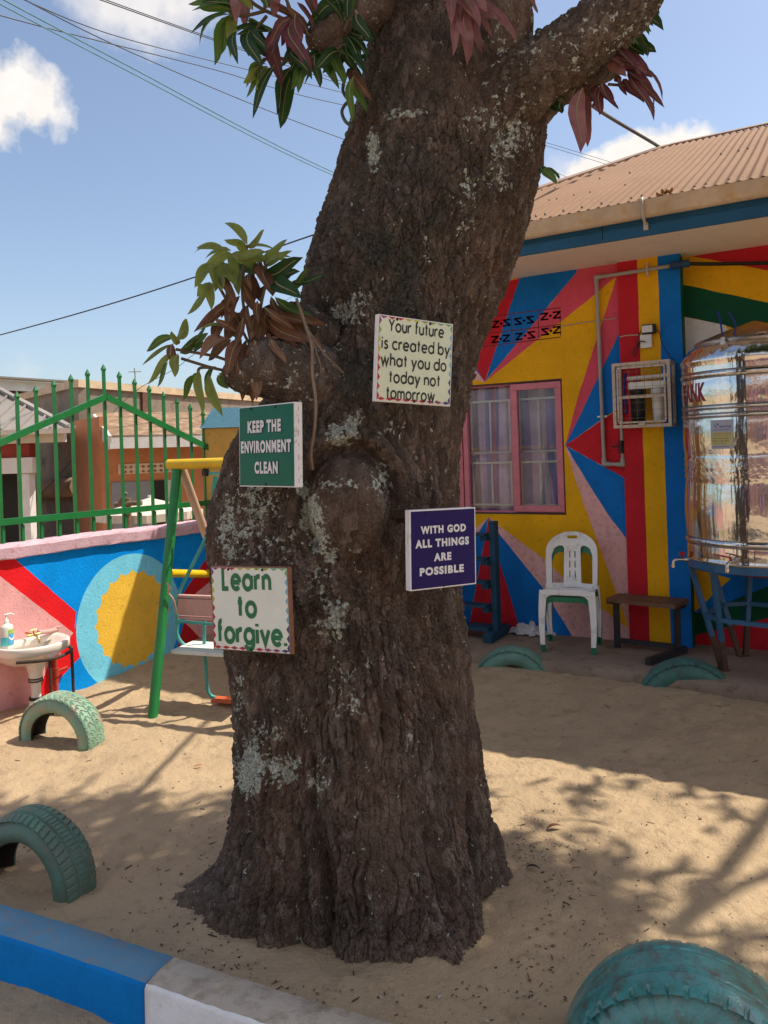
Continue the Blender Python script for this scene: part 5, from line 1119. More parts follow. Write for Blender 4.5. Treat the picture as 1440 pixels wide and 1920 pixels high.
a, b = foot(-58, 1640), foot(155, 1700); d = (b - a).normalized(); mid = (a + b) / 2; axv = Vector((-d.y, d.x, 0)); tyre('half_buried_tyre', 'grey-green half-buried tyre standing just behind the blue kerb section', (mid.x + axv.x * .09 - .035, mid.y + axv.y * .09), (axv.x, axv.y), .275, .165, [t2, tin], 1, .005, 2, .63)
a, b = foot(892, 1262), foot(1036, 1268); mid = (a + b) / 2; tyre('half_buried_tyre', 'pale teal half-buried tyre just behind the trunk near the chairs', (mid.x, mid.y + .02), (.36, .93), .30, .17, [t3, tin], 2, -.098, 3)
a, b = foot(1197, 1293), foot(1372, 1308); mid = (a + b) / 2; tyre('half_buried_tyre', 'dark teal half-buried tyre below the bench and the steel tank', (mid.x + .03, mid.y + .03), (.30, .95), .335, .17, [t4, tin], 2, -.118, 4)
tyre('half_buried_tyre', 'big glossy teal tyre in the right foreground with worn paint and thick shoulder lugs', (.757, 2.03), (.34, .94), .345, .25, [t5, tin], 2, -.045, 5, .56)

# ------------------------------------------------------------------ swing
sgn = metal_paint('swing green', (.012, .20, .05)); syl = metal_paint('swing yellow', (.70, .46, .012), dirt=.2); spk = M('bare pink pipe', (.55, .37, .27), rough=.55, var=.1); steal = metal_paint('swing teal', (.06, .36, .34), dirt=.35, dirtcol=(.10, .16, .16)); spp = paint('plank pink', (.56, .34, .32)); sor = metal_paint('foot rest orange', (.60, .13, .05)); swh = paint('seat white', (.62, .66, .63))
leg0 = ground(282, 1349); apex = at(333, 872, 5.35); lg2 = ground(478, 1236)
sw = thing('playground_swing', leg0, 'swing support with green leg, pink rear leg and yellow top bar behind the tree', 'swing')
mb = MB(); mb.tube([leg0 - Vector((0, 0, .1)), apex], .033, 16); mb.build('leg', sgn, sw, label='green front leg')
mb = MB(); mb.tube([apex + Vector((.01, .04, 0)), lg2 - Vector((0, 0, .1))], .030, 14); mb.build('leg', spk, sw, label='bare pinkish rear leg')
bd = Vector((.94, -.33, 0)).normalized(); t0 = at(316, 871, 5.35); mb = MB(); mb.tube([t0, t0 + bd * 1.45], .036, 16); mb.build('top_bar', syl, sw)
q1 = leg0.lerp(apex, .555); q2 = (apex + Vector((.01, .04, 0))).lerp(lg2, .46); mb = MB(); mb.tube([q1, q1.lerp(at(386, 1076, 5.75), 1.0), at(470, 1060, 6.1)], .028, 12); mb.build('brace', syl, sw)
far = t0 + bd * 1.38; mb = MB(); mb.tube([far, Vector((far.x - .25, far.y - .5, -.05))], .033, 12); mb.tube([far, Vector((far.x + .3, far.y + .6, -.05))], .033, 12); mb.build('leg', sgn, sw, label='paired green legs at the far end')
st = thing('hanging_swing', at(360, 1210, 5.2), 'teal tube swing seat with pink back plank and white board hanging beside the trunk', 'swing')
Y = 5.25; mb = MB(); A1 = [at(x, y, Y) for x, y in ((413, 893), (404, 955), (385, 1010), (348, 1085), (334, 1120), (331, 1170), (334, 1195), (350, 1212), (380, 1217))]
dz = bd * .62; mb.tube(smooth_path(A1, 6), .0125, 10); mb.tube(smooth_path([p + dz for p in A1], 6), .0125, 10)
mb.bar(at(404, 893, Y), at(398, 950, Y), .03, .012); mb.bar(at(383, 1157, Y), at(383, 1213, Y), .02); mb.bar(A1[5] + Vector((0, 0, .02)), A1[5] + dz, .016)
A2 = [at(x, y, Y - .02) for x, y in ((376, 1217), (384, 1235), (388, 1285), (394, 1303), (405, 1308))]; mb.tube(smooth_path(A2, 6), .0125, 10); mb.tube(smooth_path([p + dz * .8 for p in A2], 6), .0125, 10); mb.build('tube_frame', steal, st)
ftr = M('bearing', (.05, .05, .05), rough=.4, metallic=.6); mb = MB(); pb = at(389, 886, Y); mb.lathe([(.012, -.03), (.026, -.03), (.026, .0), (.012, .0)], pb, 14, bd); mb.bar(pb, pb + Vector((0, 0, .04)), .02, .02); mb.build('bearing', ftr, st); mb = MB(); mb.lathe([(.012, -.03), (.026, -.03), (.026, .0), (.012, .0)], pb + dz, 14, bd); mb.build('bearing', ftr, st)
mb = MB(); mb.bar(at(393, 888, Y), at(434, 886, Y - .1), .02, .02); mb.bar(at(413, 893, Y), at(434, 886, Y - .1), .012); mb.build('hanger', steal, st)
a, b = at(335, 1117, Y - .02), at(335, 1157, Y - .02); mb = MB(); mb.box((a + b) / 2 + dz * .5, ((dz).length, .02, (a - b).length * .78), bd, Vector((-bd.y, bd.x, 0)), bev=.003)
mb.box(a + dz * .5, (dz.length, .035, .016), bd, Vector((-bd.y, bd.x, 0))); mb.box(b + dz * .5, (dz.length, .035, .016), bd, Vector((-bd.y, bd.x, 0))); mb.build('back_plank', spp, st)
rp = M('red mark', (.5, .03, .03), bump=0); o_ = at(391, 1137, Y - .036); mb = MB(); mb.box(o_, (.012, .002, .035), bd, Vector((-bd.y, bd.x, 0))); mb.box(o_ + Vector((0, 0, 0)), (.032, .0024, .012), bd, Vector((-bd.y, bd.x, 0))); mb.build('red_mark', rp, st)
a = at(347, 1212, Y); mb = MB(); mb.box(a + dz * .5 - Vector((-bd.y, bd.x, 0)) * .02, (.64, .26, .025), bd, Vector((-bd.y, bd.x, 0)), bev=.004); mb.build('seat_board', swh, st)
a = A2[-1]; mb = MB(); mb.tube([a - bd * .02, a + bd * .5], .013, 10); mb.box(a + bd * .25 + Vector((.0, -.04, .004)), (.5, .1, .012), bd, Vector((-bd.y, bd.x, 0))); mb.build('foot_rest', sor, st)
rope = M('rope', (.45, .33, .24), rough=.9); mb = MB(); mb.tube(smooth_path([at(313, 1092, 5.1), at(318, 1105, 5.1), at(316, 1112, 5.1), at(325, 1125, 5.12), at(331, 1150, 5.2)], 5), .007, 7); mb.sphere(at(318, 1104, 5.09), .014, 8); mb.build('tied_rope', rope, st)

# ------------------------------------------------------------------ wash basin, its stand and the soap
por = M('porcelain', (.74, .70, .65), rough=.18, var=.04, bump=0, spec=.6, dirt=.2, dirtcol=(.5, .42, .32), dscale=12)
bs, bz = fw(100, 1215)[0], .66
BSN = on_plane(72, 1205, WP + WN * .22, WN); s_c = (BSN - WP).dot(WD); zt_ = (BSN - WP).z
bas = thing('wash_basin', FW(s_c, 0, .22), 'white porcelain pedestal wash basin against the mural wall with brass tap', 'basin')
def bx(s, o, z): return FW(s_c + s, zt_ + z, o)
mb = MB(); n = 40; hwid, dep = .245, .37
def rim(k, sc, dz_, inset=0):
    pts = []
    for i in range(n):
        a = math.pi * i / (n - 1); pts.append(bx(-math.cos(a) * (hwid * sc - inset), .02 + math.sin(a) ** .62 * (dep * sc - inset - .02), dz_))
    return pts
rings = [rim(0, .30, -.165), rim(0, .55, -.145), rim(0, .80, -.10), rim(0, .93, -.065), rim(0, .97, -.058), rim(0, 1.0, -.05), rim(0, 1.0, -.008), rim(0, .99, 0), rim(0, .97, .001, .012), rim(0, .9, -.012, .02), rim(0, .75, -.09, .03), rim(0, .4, -.13, .03)]
vs = [v for r_ in rings for v in r_]; fs = [(i * n + k, i * n + k + 1, (i + 1) * n + k + 1, (i + 1) * n + k) for i in range(len(rings) - 1) for k in range(n - 1)]
mb.add(vs, fs, 0, True); mb.add(rings[-1], [list(range(n))]); mb.add(rings[0], [list(range(n))[::-1]])
for k in (0, n - 1): mb.add([r_[k] for r_ in rings[:9]], []); 
mb.add([r_[0] for r_ in rings[:9]] + [r_[-1] for r_ in rings[:9]], [(i, i + 1, i + 10, i + 9) for i in range(8)])
mb.box(bx(0, .035, -.02), (.46, .065, .045), WD, WN, bev=.01); mb.build('basin', por, bas)
mb = MB(); pb = FW(s_c, -.05, .17); hh_ = zt_ - .13; pf = [(0.058, 0), (0.058, hh_ * .22), (0.051, hh_ * .26), (0.042, hh_ * .38), (0.034, hh_ * .40), (0.031, hh_ * .5), (0.034, hh_ * .72), (0.041, hh_ * .76), (0.039, hh_ * .80), (0.045, hh_ * .84), (0.044, hh_ * .90), (0.058, hh_ + .02), (0.075, hh_ + .06)]
mb.lathe(pf, pb, 24); mb.build('pedestal', por, bas)
band = M('dark band', (.05, .035, .03), rough=.6)
for z in (.74, .79, .40, .37): mb = MB(); mb.lathe([(.0455, 0), (.0462, .008)], pb + Vector((0, 0, hh_ * z)), 24); mb.build('band', band, bas)
brass = M('brass', (.55, .37, .12), rough=.3, metallic=1, bump=0, var=.15); tp = on_plane(63, 1190, WP + WN * .14, WN); mb = MB()
mb.tube([tp + WN * -.10, tp + WN * .02, tp + WN * .06 + Vector((0, 0, -.012)), tp + WN * .07 + Vector((0, 0, -.05))], [.008, .009, .007, .007], 10); mb.tube([tp, tp + Vector((0, 0, .03))], .006, 8); mb.tube([tp + Vector((0, 0, .03)) - WD * .022, tp + Vector((0, 0, .033)) + WD * .022], .004, 8); mb.tube([tp - WD * .045, tp + WD * .045], .008, 8); mb.build('tap', brass, bas)
ppk = paint('pipe pink', (.60, .36, .33)); pr0 = on_plane(108, 1180, WP + WN * .035, WN); mb = MB(); mb.tube(smooth_path([tp + WD * .05 - WN * .03, tp.lerp(pr0, .6), pr0 - WD * .01, pr0 + Vector((0, 0, -.02)) , pr0 + Vector((0, 0, -.2))], 6), .016, 10); mb.lathe([(.022, -.02), (.022, .02)], pr0, 12); mb.build('supply_pipe', ppk, bas)
pr1 = on_plane(104, 1260, WP + WN * .03, WN); mb = MB(); mb.tube([pr1 + Vector((0, 0, .15)), Vector((pr1.x, pr1.y, -.05))], .018, 10); mb.lathe([(.025, -.03), (.025, .03)], pr1, 12); mb.tube([pr1, pr1 + WD * .09 + Vector((0, 0, .01))], .012, 8); mb.build('drain_pipe', paint('pipe red', (.42, .06, .04)), bas)
irn = M('rusty rebar', (.055, .035, .028), rough=.75, var=.3, vscale=40, bump=.4)
mb = MB(); zr = -.075; A3 = [bx(-.23, .22, zr), bx(-.05, .36, zr), bx(.12, .34, zr + .01), bx(.25, .20, zr + .01)]
mb.tube(smooth_path([bx(-.20, .30, zr), bx(-.02, .41, zr - .005), bx(.17, .33, zr), bx(.26, .10, zr)], 5), .012, 8)
for s_, o_, in ((-.02, .385), (.19, .30)): p = bx(s_, o_, zr); mb.tube([p, Vector((p.x + .01, p.y - .01, -.06))], .011, 8)
mb.build('rebar_stand', irn, bas)
sb = thing('soap_bottle', bx(-.16, .09, .0), 'clear pump bottle of blue liquid soap standing on the wash basin rim', 'soap bottle')
c = bx(-.15, .10, .003); mb = MB(); liq = M('soap blue', (.08, .50, .55), rough=.2, bump=0); clr = M('clear plastic', (.66, .68, .62), rough=.2, bump=0)
mb.lathe([(.034, 0), (.037, .006), (.037, .058)], c, 24, sx=1.15, xdir=WD); mb.build('liquid', liq, sb); mb = MB(); mb.lathe([(.0372, .0585), (.0372, .115), (.032, .132), (.016, .142), (.013, .15)], c, 24, sx=1.15, xdir=WD); mb.build('bottle', clr, sb)
mb = MB(); mb.lathe([(.014, .148), (.014, .168), (.006, .170), (.005, .195), (.010, .197), (.010, .206)], c, 14); mb.tube([c + Vector((0, 0, .203)) - WD * .015, c + Vector((0, 0, .205)) + WD * .035, c + Vector((0, 0, .19)) + WD * .055], .0045, 8); mb.build('pump', M('white plastic', (.75, .75, .74), rough=.35, bump=0), sb)
lbl = [M('label blue', (.08, .35, .62), bump=0), M('label lime', (.30, .52, .06), bump=0), M('label white', (.72, .76, .78), bump=0)]; mb = MB(); nl = 12
def lp(a, z, e=.0385): return c + WD * (math.cos(a) * e * 1.15) + WN * (math.sin(a) * e) + Vector((0, 0, z))
for i in range(nl):
    a0, a1 = [math.radians(-40 + 140 * (i + k) / nl) for k in (0, 1)]
    w0, w1 = .045 + .012 * math.sin(a0 * 4), .045 + .012 * math.sin(a1 * 4)
    mb.add([lp(a0, .008), lp(a1, .008), lp(a1, w1), lp(a0, w0)], [(0, 1, 2, 3)], 0); mb.add([lp(a0, w0), lp(a1, w1), lp(a1, w1 + .012), lp(a0, w0 + .012)], [(0, 1, 2, 3)], 2); mb.add([lp(a0, w0 + .012), lp(a1, w1 + .012), lp(a1, .078), lp(a0, .078)], [(0, 1, 2, 3)], 0)
    mb.add([lp(a0, .0785), lp(a1, .0785), lp(a1, .105), lp(a0, .105)], [(0, 1, 2, 3)], 1)
mb.build('label', lbl, sb)

# ------------------------------------------------------------------ steel water tank on its stand
best = None
for i in range(200):
    R_t = .40 + i * .001; oo = .36
    Pc = on_plane(1424, 900, BP + BN * oo, BN); l = math.hypot(Pc.x, Pc.y); 
    aL = math.atan2(Pc.x, Pc.y) - math.asin(R_t / l); pxl = PX + math.tan(aL) * F + 2
    if best is None or abs(pxl - 1284) < best[0]: best = (abs(pxl - 1284), R_t, Pc.x, Pc.y)
_, TR, TX, TY = best; print('TANK', best)
tzb = at(1380, 1066, TY - TR * .9).z; tzt = at(1330, 668, TY - TR * .8).z
def zy(y, x=1340): return at(x, y, TY - TR * .92).z
steel = bpy.data.materials.new('polished steel'); steel.use_nodes = True; nt = steel.node_tree; N, L = nt.nodes, nt.links; b = N['Principled BSDF']
b.inputs['Metallic'].default_value = 1; b.inputs['Base Color'].default_value = (.74, .73, .72, 1); b.inputs['Roughness'].default_value = .15
tc = N.new('ShaderNodeTexCoord'); mp = N.new('ShaderNodeMapping'); mp.inputs['Scale'].default_value = (13, 13, .45); L.new(tc.outputs['Object'], mp.inputs[0])
na = N.new('ShaderNodeTexNoise'); na.inputs['Scale'].default_value = 1.0; na.inputs['Detail'].default_value = 2; L.new(mp.outputs[0], na.inputs[0])
nb = N.new('ShaderNodeTexNoise'); nb.inputs['Scale'].default_value = 34; nb.inputs['Detail'].default_value = 3; L.new(tc.outputs['Object'], nb.inputs[0])
sx = N.new('ShaderNodeSeparateXYZ'); L.new(tc.outputs['Object'], sx.inputs[0])
def nm(op, a, c, cl=False):
    n = N.new('ShaderNodeMath'); n.operation = op; n.use_clamp = cl
    for i, v in enumerate((a, c)):
        if isinstance(v, (int, float)): n.inputs[i].default_value = v
        else: L.new(v, n.inputs[i])
    return n.outputs[0]
crk = nm('SUBTRACT', 1, nm('MULTIPLY', nm('ABSOLUTE', nm('SUBTRACT', sx.outputs['Z'], zy(880)), 0), 6.5), True)     # crumpled belt
mp2 = N.new('ShaderNodeMapping'); mp2.inputs['Scale'].default_value = (34, 34, 2.2); L.new(tc.outputs['Object'], mp2.inputs[0])
nc = N.new('ShaderNodeTexNoise'); nc.inputs['Scale'].default_value = 1.0; nc.inputs['Detail'].default_value = 2; L.new(mp2.outputs[0], nc.inputs[0])
nd = N.new('ShaderNodeTexNoise'); nd.inputs['Scale'].default_value = 9; nd.inputs['Detail'].default_value = 3; L.new(tc.outputs['Object'], nd.inputs[0])
ht = nm('ADD', nm('ADD', na.outputs[0], nm('MULTIPLY', nc.outputs[0], .28)), nm('ADD', nm('MULTIPLY', nd.outputs[0], .55), nm('MULTIPLY', nb.outputs[0], nm('ADD', nm('MULTIPLY', crk, .40), .05))))
bpn = N.new('ShaderNodeBump'); bpn.inputs['Strength'].default_value = .42; bpn.inputs['Distance'].default_value = .02; L.new(ht, bpn.inputs['Height']); L.new(bpn.outputs[0], b.inputs['Normal'])
tank = thing('water_tank', Vector((TX, TY, tzb)), 'shiny ribbed stainless steel water tank standing on a blue metal stand', 'water tank')
pf = [(TR * .55, tzb - .10), (TR * .9, tzb - .03), (TR + .004, tzb - .004), (TR + .006, tzb + .012), (TR, tzb + .02), (TR, tzb + .03)]
def bead(z, a=.007, w=.016):
    pf.append((TR, z - w - .012)); pf.append((TR, z - w - .003))
    for k in range(7): t = k / 6; pf.append((TR + a * math.sin(math.pi * t), z - w + 2 * w * t))
    pf.append((TR, z + w + .003)); pf.append((TR, z + w + .012))
bead(zy(1028), .010, .02)
zz0 = zy(905)
for k in range(9): pf.append((TR - .004 + .007 * (k % 2), zz0 + (zy(858) - zz0) * k / 8))
for y in (777, 761): bead(zy(y), .005, .011)
bead(zy(696), .010, .020)
pf += [(TR, tzt - .045), (TR, tzt - .03), (TR + .006, tzt - .012), (TR + .008, tzt), (TR - .01, tzt + .035), (TR * .90, tzt + .085), (TR * .80, tzt + .11)]
pz = []
for i, (r_, z_) in enumerate(pf):
    pz.append((r_, z_))
    if i < len(pf) - 1 and abs(pf[i + 1][0] - r_) < .0045 and pf[i + 1][1] - z_ > .06:
        r2, z2 = pf[i + 1]
        for k in range(1, 12): t = k / 12; pz.append((r_ + (r2 - r_) * t + .026 * (z2 - z_) * 4 * t * (1 - t), z_ + (z2 - z_) * t))
mb = MB(); mb.lathe(pz, (TX, TY, 0), 120); mb.build('shell', steel, tank)
dull_band = M('rib steel', (.30, .28, .27), rough=.3, metallic=1, bump=0, var=.1)
for y_, a_ in ((1028, .010), (777, .005), (761, .005), (696, .010)):
    for e_ in (-1, 1):
        z_ = zy(y_) + e_ * (.021 if a_ > .006 else .013); mb = MB(); mb.lathe([(TR - .002, z_ - .0045), (TR + .0035, z_ - .0035), (TR + .0035, z_ + .0035), (TR - .002, z_ + .0045)], (TX, TY, 0), 96); mb.build('rib', dull_band, tank)
dull = M('brushed steel', (.42, .37, .33), rough=.34, metallic=1, var=.2, vscale=6, bump=.05, dirt=.5, dirtcol=(.28, .18, .12)); mb = MB()
zc_ = tzt + .10; mb.lathe([(TR * .80, zc_), (TR * .815, zc_ + .012), (TR * .815, zc_ + .03), (TR * .79, zc_ + .036), (TR * .76, zc_ + .045), (TR * .45, zc_ + .10), (.02, zc_ + .165)], (TX, TY, 0), 96); lid = mb.build('lid', dull, tank)
mb = MB(); hp = Vector((TX, TY, zc_ + .03)) + Vector((-.35, -.94, 0)).normalized() * TR * .82; mb.tube(smooth_path([hp + Vector((-.03, 0, 0)), hp + Vector((-.02, -.02, .008)), hp + Vector((.02, -.02, .008)), hp + Vector((.03, 0, 0))], 4), .004, 7); mb.build('lid_latch', dull, lid)
sk_ = sorted((z, r) for r, z in pz)
def tp_(ang, z, e=.0015): a = math.radians(ang); r_ = float(np.interp(z, [k[0] for k in sk_], [k[1] for k in sk_])); return Vector((TX + math.cos(a) * (r_ + e), TY + math.sin(a) * (r_ + e), z))
def tang(x, y):      # angle on the shell seen at a pixel
    d = ray(x, y); o = Vector((-TX, -TY)); dd = Vector((d.x, d.y)); A__ = dd.dot(dd); B_ = 2 * o.dot(dd); C_ = o.dot(o) - TR * TR; q = B_ * B_ - 4 * A__ * C_
    t = (-B_ - math.sqrt(max(q, 0))) / (2 * A__); return math.degrees(math.atan2(dd.y * t - TY, dd.x * t - TX)), CAMH + d.z * t
a0, z0 = tang(1335, 842); a1, z1 = tang(1375, 786); sv = M('sticker grey', (.40, .41, .50), rough=.3, bump=0, var=.04); sy = M('sticker yellow', (.50, .50, .22), bump=0, var=.04); sblu = M('sticker blue', (.03, .06, .35), bump=0)
def stk(mb, u0, u1, v0, v1, e, mi):
    n = 8; vs = [tp_(a0 + (a1 - a0) * (u0 + (u1 - u0) * i / n), z1 + (z0 - z1) * v, e) for v in np.linspace(v0, v1, 7) for i in range(n + 1)]; mb.add(vs, [(j * (n + 1) + i, j * (n + 1) + i + 1, (j + 1) * (n + 1) + i + 1, (j + 1) * (n + 1) + i) for j in range(6) for i in range(n)], mi)
mb = MB(); stk(mb, 0, 1, 0, 1, .0025, 0); stk(mb, .04, .96, .42, .88, .0031, 1); mb.add([tp_(a0 + (a1 - a0) * u, z1 + (z0 - z1) * v, .0033) for u, v in ((.14, .12), (.24, .20), (.30, .30), (.20, .22))], [(0, 1, 2, 3)], 2); mb.add([tp_(a0 + (a1 - a0) * u, z1 + (z0 - z1) * v, .0033) for u, v in ((.28, .10), (.36, .14), (.37, .22), (.31, .17))], [(0, 1, 2, 3)], 2)
fs_t = lambda u, v, l: tp_(a0 + (a1 - a0) * u, z1 + (z0 - z1) * v, .0036)
font_line(mb, fs_t, 'WATER', .42, .92, .20, .28, .01, 0, 2); font_line(mb, fs_t, '0779-630-408', .10, .80, .61, .67, .02, 0, 3); font_line(mb, fs_t, '0701-550-422', .10, .80, .70, .76, .02, 0, 3)
for v, u1 in ((.34, .85), (.46, .92), (.52, .88), (.81, .7), (.92, .8)): stk(mb, .1, u1, v, v + .012, .0037, 2 if v < .4 or v > .9 else 3)
mb.build('label', [sv, sy, sblu, M('sticker red', (.35, .10, .05), bump=0)], tank)
an, zn = tang(1324, 752); am, zm = tang(1285, 715); zn2 = tang(1324, 716)[1]; mb = MB(); W_ = an - tang(1297, 730)[0]
vs, fs = font_mesh('TANK', .03, 1.05); mb.add([tp_(an - 2 * W_ * 1.0 * (1 - x) , zn + (zn2 - zn) * y, .0026) for x, y in vs], fs); mb.build('lettering', M('maroon print', (.23, .012, .022), rough=.4, bump=0), tank)
chrome = M('chrome', (.6, .58, .56), rough=.2, metallic=1, bump=0); tred = M('tap red', (.40, .02, .03), rough=.4, bump=0)
def tank_tap(x, y, side=0):
    a, z = tang(x, y); p = tp_(a, z, 0); d = Vector((math.cos(math.radians(a)), math.sin(math.radians(a)), 0)); s = Vector((-d.y, d.x, 0)); mb = MB()
    mb.tube([p - d * .01, p + d * .05], .015, 12); mb.lathe([(.026, 0), (.026, .012)], p + d * .002, 14, d); mb.tube(smooth_path([p + d * .05, p + d * .09, p + d * .115 + Vector((0, 0, -.012)), p + d * .12 + Vector((0, 0, -.055))], 4), .011, 10); mb.lathe([(.015, 0), (.015, .016)], p + d * .12 + Vector((0, 0, -.05)), 10); o = mb.build('tap', chrome, tank)
    mb = MB(); h = p + d * .06 + Vector((0, 0, .012)); mb.tube([h, h + Vector((0, 0, .02))], .009, 8)
    if side: mb.bar(h + Vector((0, 0, .018)), h + Vector((0, 0, .03)) + s * side * .105, .018, .008, ext=.003)
    else: mb.box(h + Vector((0, 0, .03)), (.03, .03, .022))
    mb.build('tap_handle', tred, o)
tank_tap(1377, 1052, -1); 
a_l, z_l = tang(1291, 1048); tank_tap(1291, 1049, 0)
mb = MB(); fz = Vector((TX, TY, tzt + .085)) + Vector((-.80, -.60, 0)).normalized() * TR * .86; mb.lathe([(.018, 0), (.018, .02), (.014, .022), (.014, .045), (.006, .05)], fz, 14); mb.build('inlet_fitting', M('white plastic', (.75, .75, .74), rough=.35, bump=0), tank)
btub = M('blue hose', (.01, .02, .22), rough=.35, bump=0); mb = MB(); mb.tube(smooth_path([fz + Vector((0, 0, .04)), fz + Vector((-.01, .0, .13)), fz + Vector((-.012, .03, .22))], 5), .006, 8); mb.tube(smooth_path([fz + Vector((.06, 0, .03)), fz + Vector((.085, .0, .12)), fz + Vector((.06, .03, .21))], 5), .006, 8); mb.build('blue_hose', btub, tank)
stb = metal_paint('stand blue', (.022, .125, .27), dirt=.45, dirtcol=(.10, .06, .04)); srs = M('stand rust', (.10, .055, .038), rough=.8, var=.3, vscale=30)
std = thing('tank_stand', Vector((TX, TY, .12)), 'blue metal tank stand with V-shaped rusty legs on the veranda', 'stand')
mb = MB(); mb.lathe([(TR * .95, tzb - .055), (TR * 1.0, tzb - .055), (TR * 1.0, tzb - .006), (TR * .95, tzb - .006), (TR * .95, tzb - .055)], (TX, TY, 0), 64, smooth=False)
for i in range(3): a = math.pi * i / 3; mb.bar((TX - math.cos(a) * TR * .94, TY - math.sin(a) * TR * .94, tzb - .032), (TX + math.cos(a) * TR * .94, TY + math.sin(a) * TR * .94, tzb - .032 - .003 * i), .03, .03)
mb.build('ring', stb, std)
f0 = ground(1357, 1256, .12); a0f = math.atan2(f0.y - TY, f0.x - TX); fr_ = min(TR * .97, math.hypot(f0.x - TX, f0.y - TY)); print('FOOT', math.degrees(a0f), fr_)
fr_ = max(.26, min(TR * .93, math.hypot(f0.x - TX, f0.y - TY)))
for i in range(4):
    a = a0f + i * math.pi / 2; ft = Vector((TX + math.cos(a) * fr_, TY + math.sin(a) * fr_, .12)); tg = Vector((-math.sin(a), math.cos(a), 0)); mb = MB()
    for s in (-1, 1):
        aa = a + s * .36; top = Vector((TX + math.cos(aa) * TR * .98, TY + math.sin(aa) * TR * .98, tzb - .03)); bt = ft + tg * s * .022 + Vector((0, 0, .0)); k = bt.lerp(top, .30); mb.bar(k, top, .032, .032); mb.bar(bt, k, .0325, .0325, mi=1)
    mb.box(ft + Vector((0, 0, .006)), (.08, .05, .012), tg, Vector((0, 0, 1)).cross(tg), mi=1); mb.build('leg', [stb, srs], std)
mb = MB(); zb_ = .12 + (tzb - .15) * .52
def lp_(a, s, t): 
    ft = Vector((TX + math.cos(a) * fr_, TY + math.sin(a) * fr_, .12)) + Vector((-math.sin(a), math.cos(a), 0)) * s * .022; aa = a + s * .36; return ft.lerp(Vector((TX + math.cos(aa) * TR * .98, TY + math.sin(aa) * TR * .98, tzb - .03)), t)
for i in range(4):
    a = a0f + i * math.pi / 2; mb.bar(lp_(a, -1, .5), lp_(a, 1, .5), .026, .028); mb.bar(lp_(a, 1, .5), lp_(a + math.pi / 2, -1, .5), .026, .028)
mb.build('brace', stb, std)

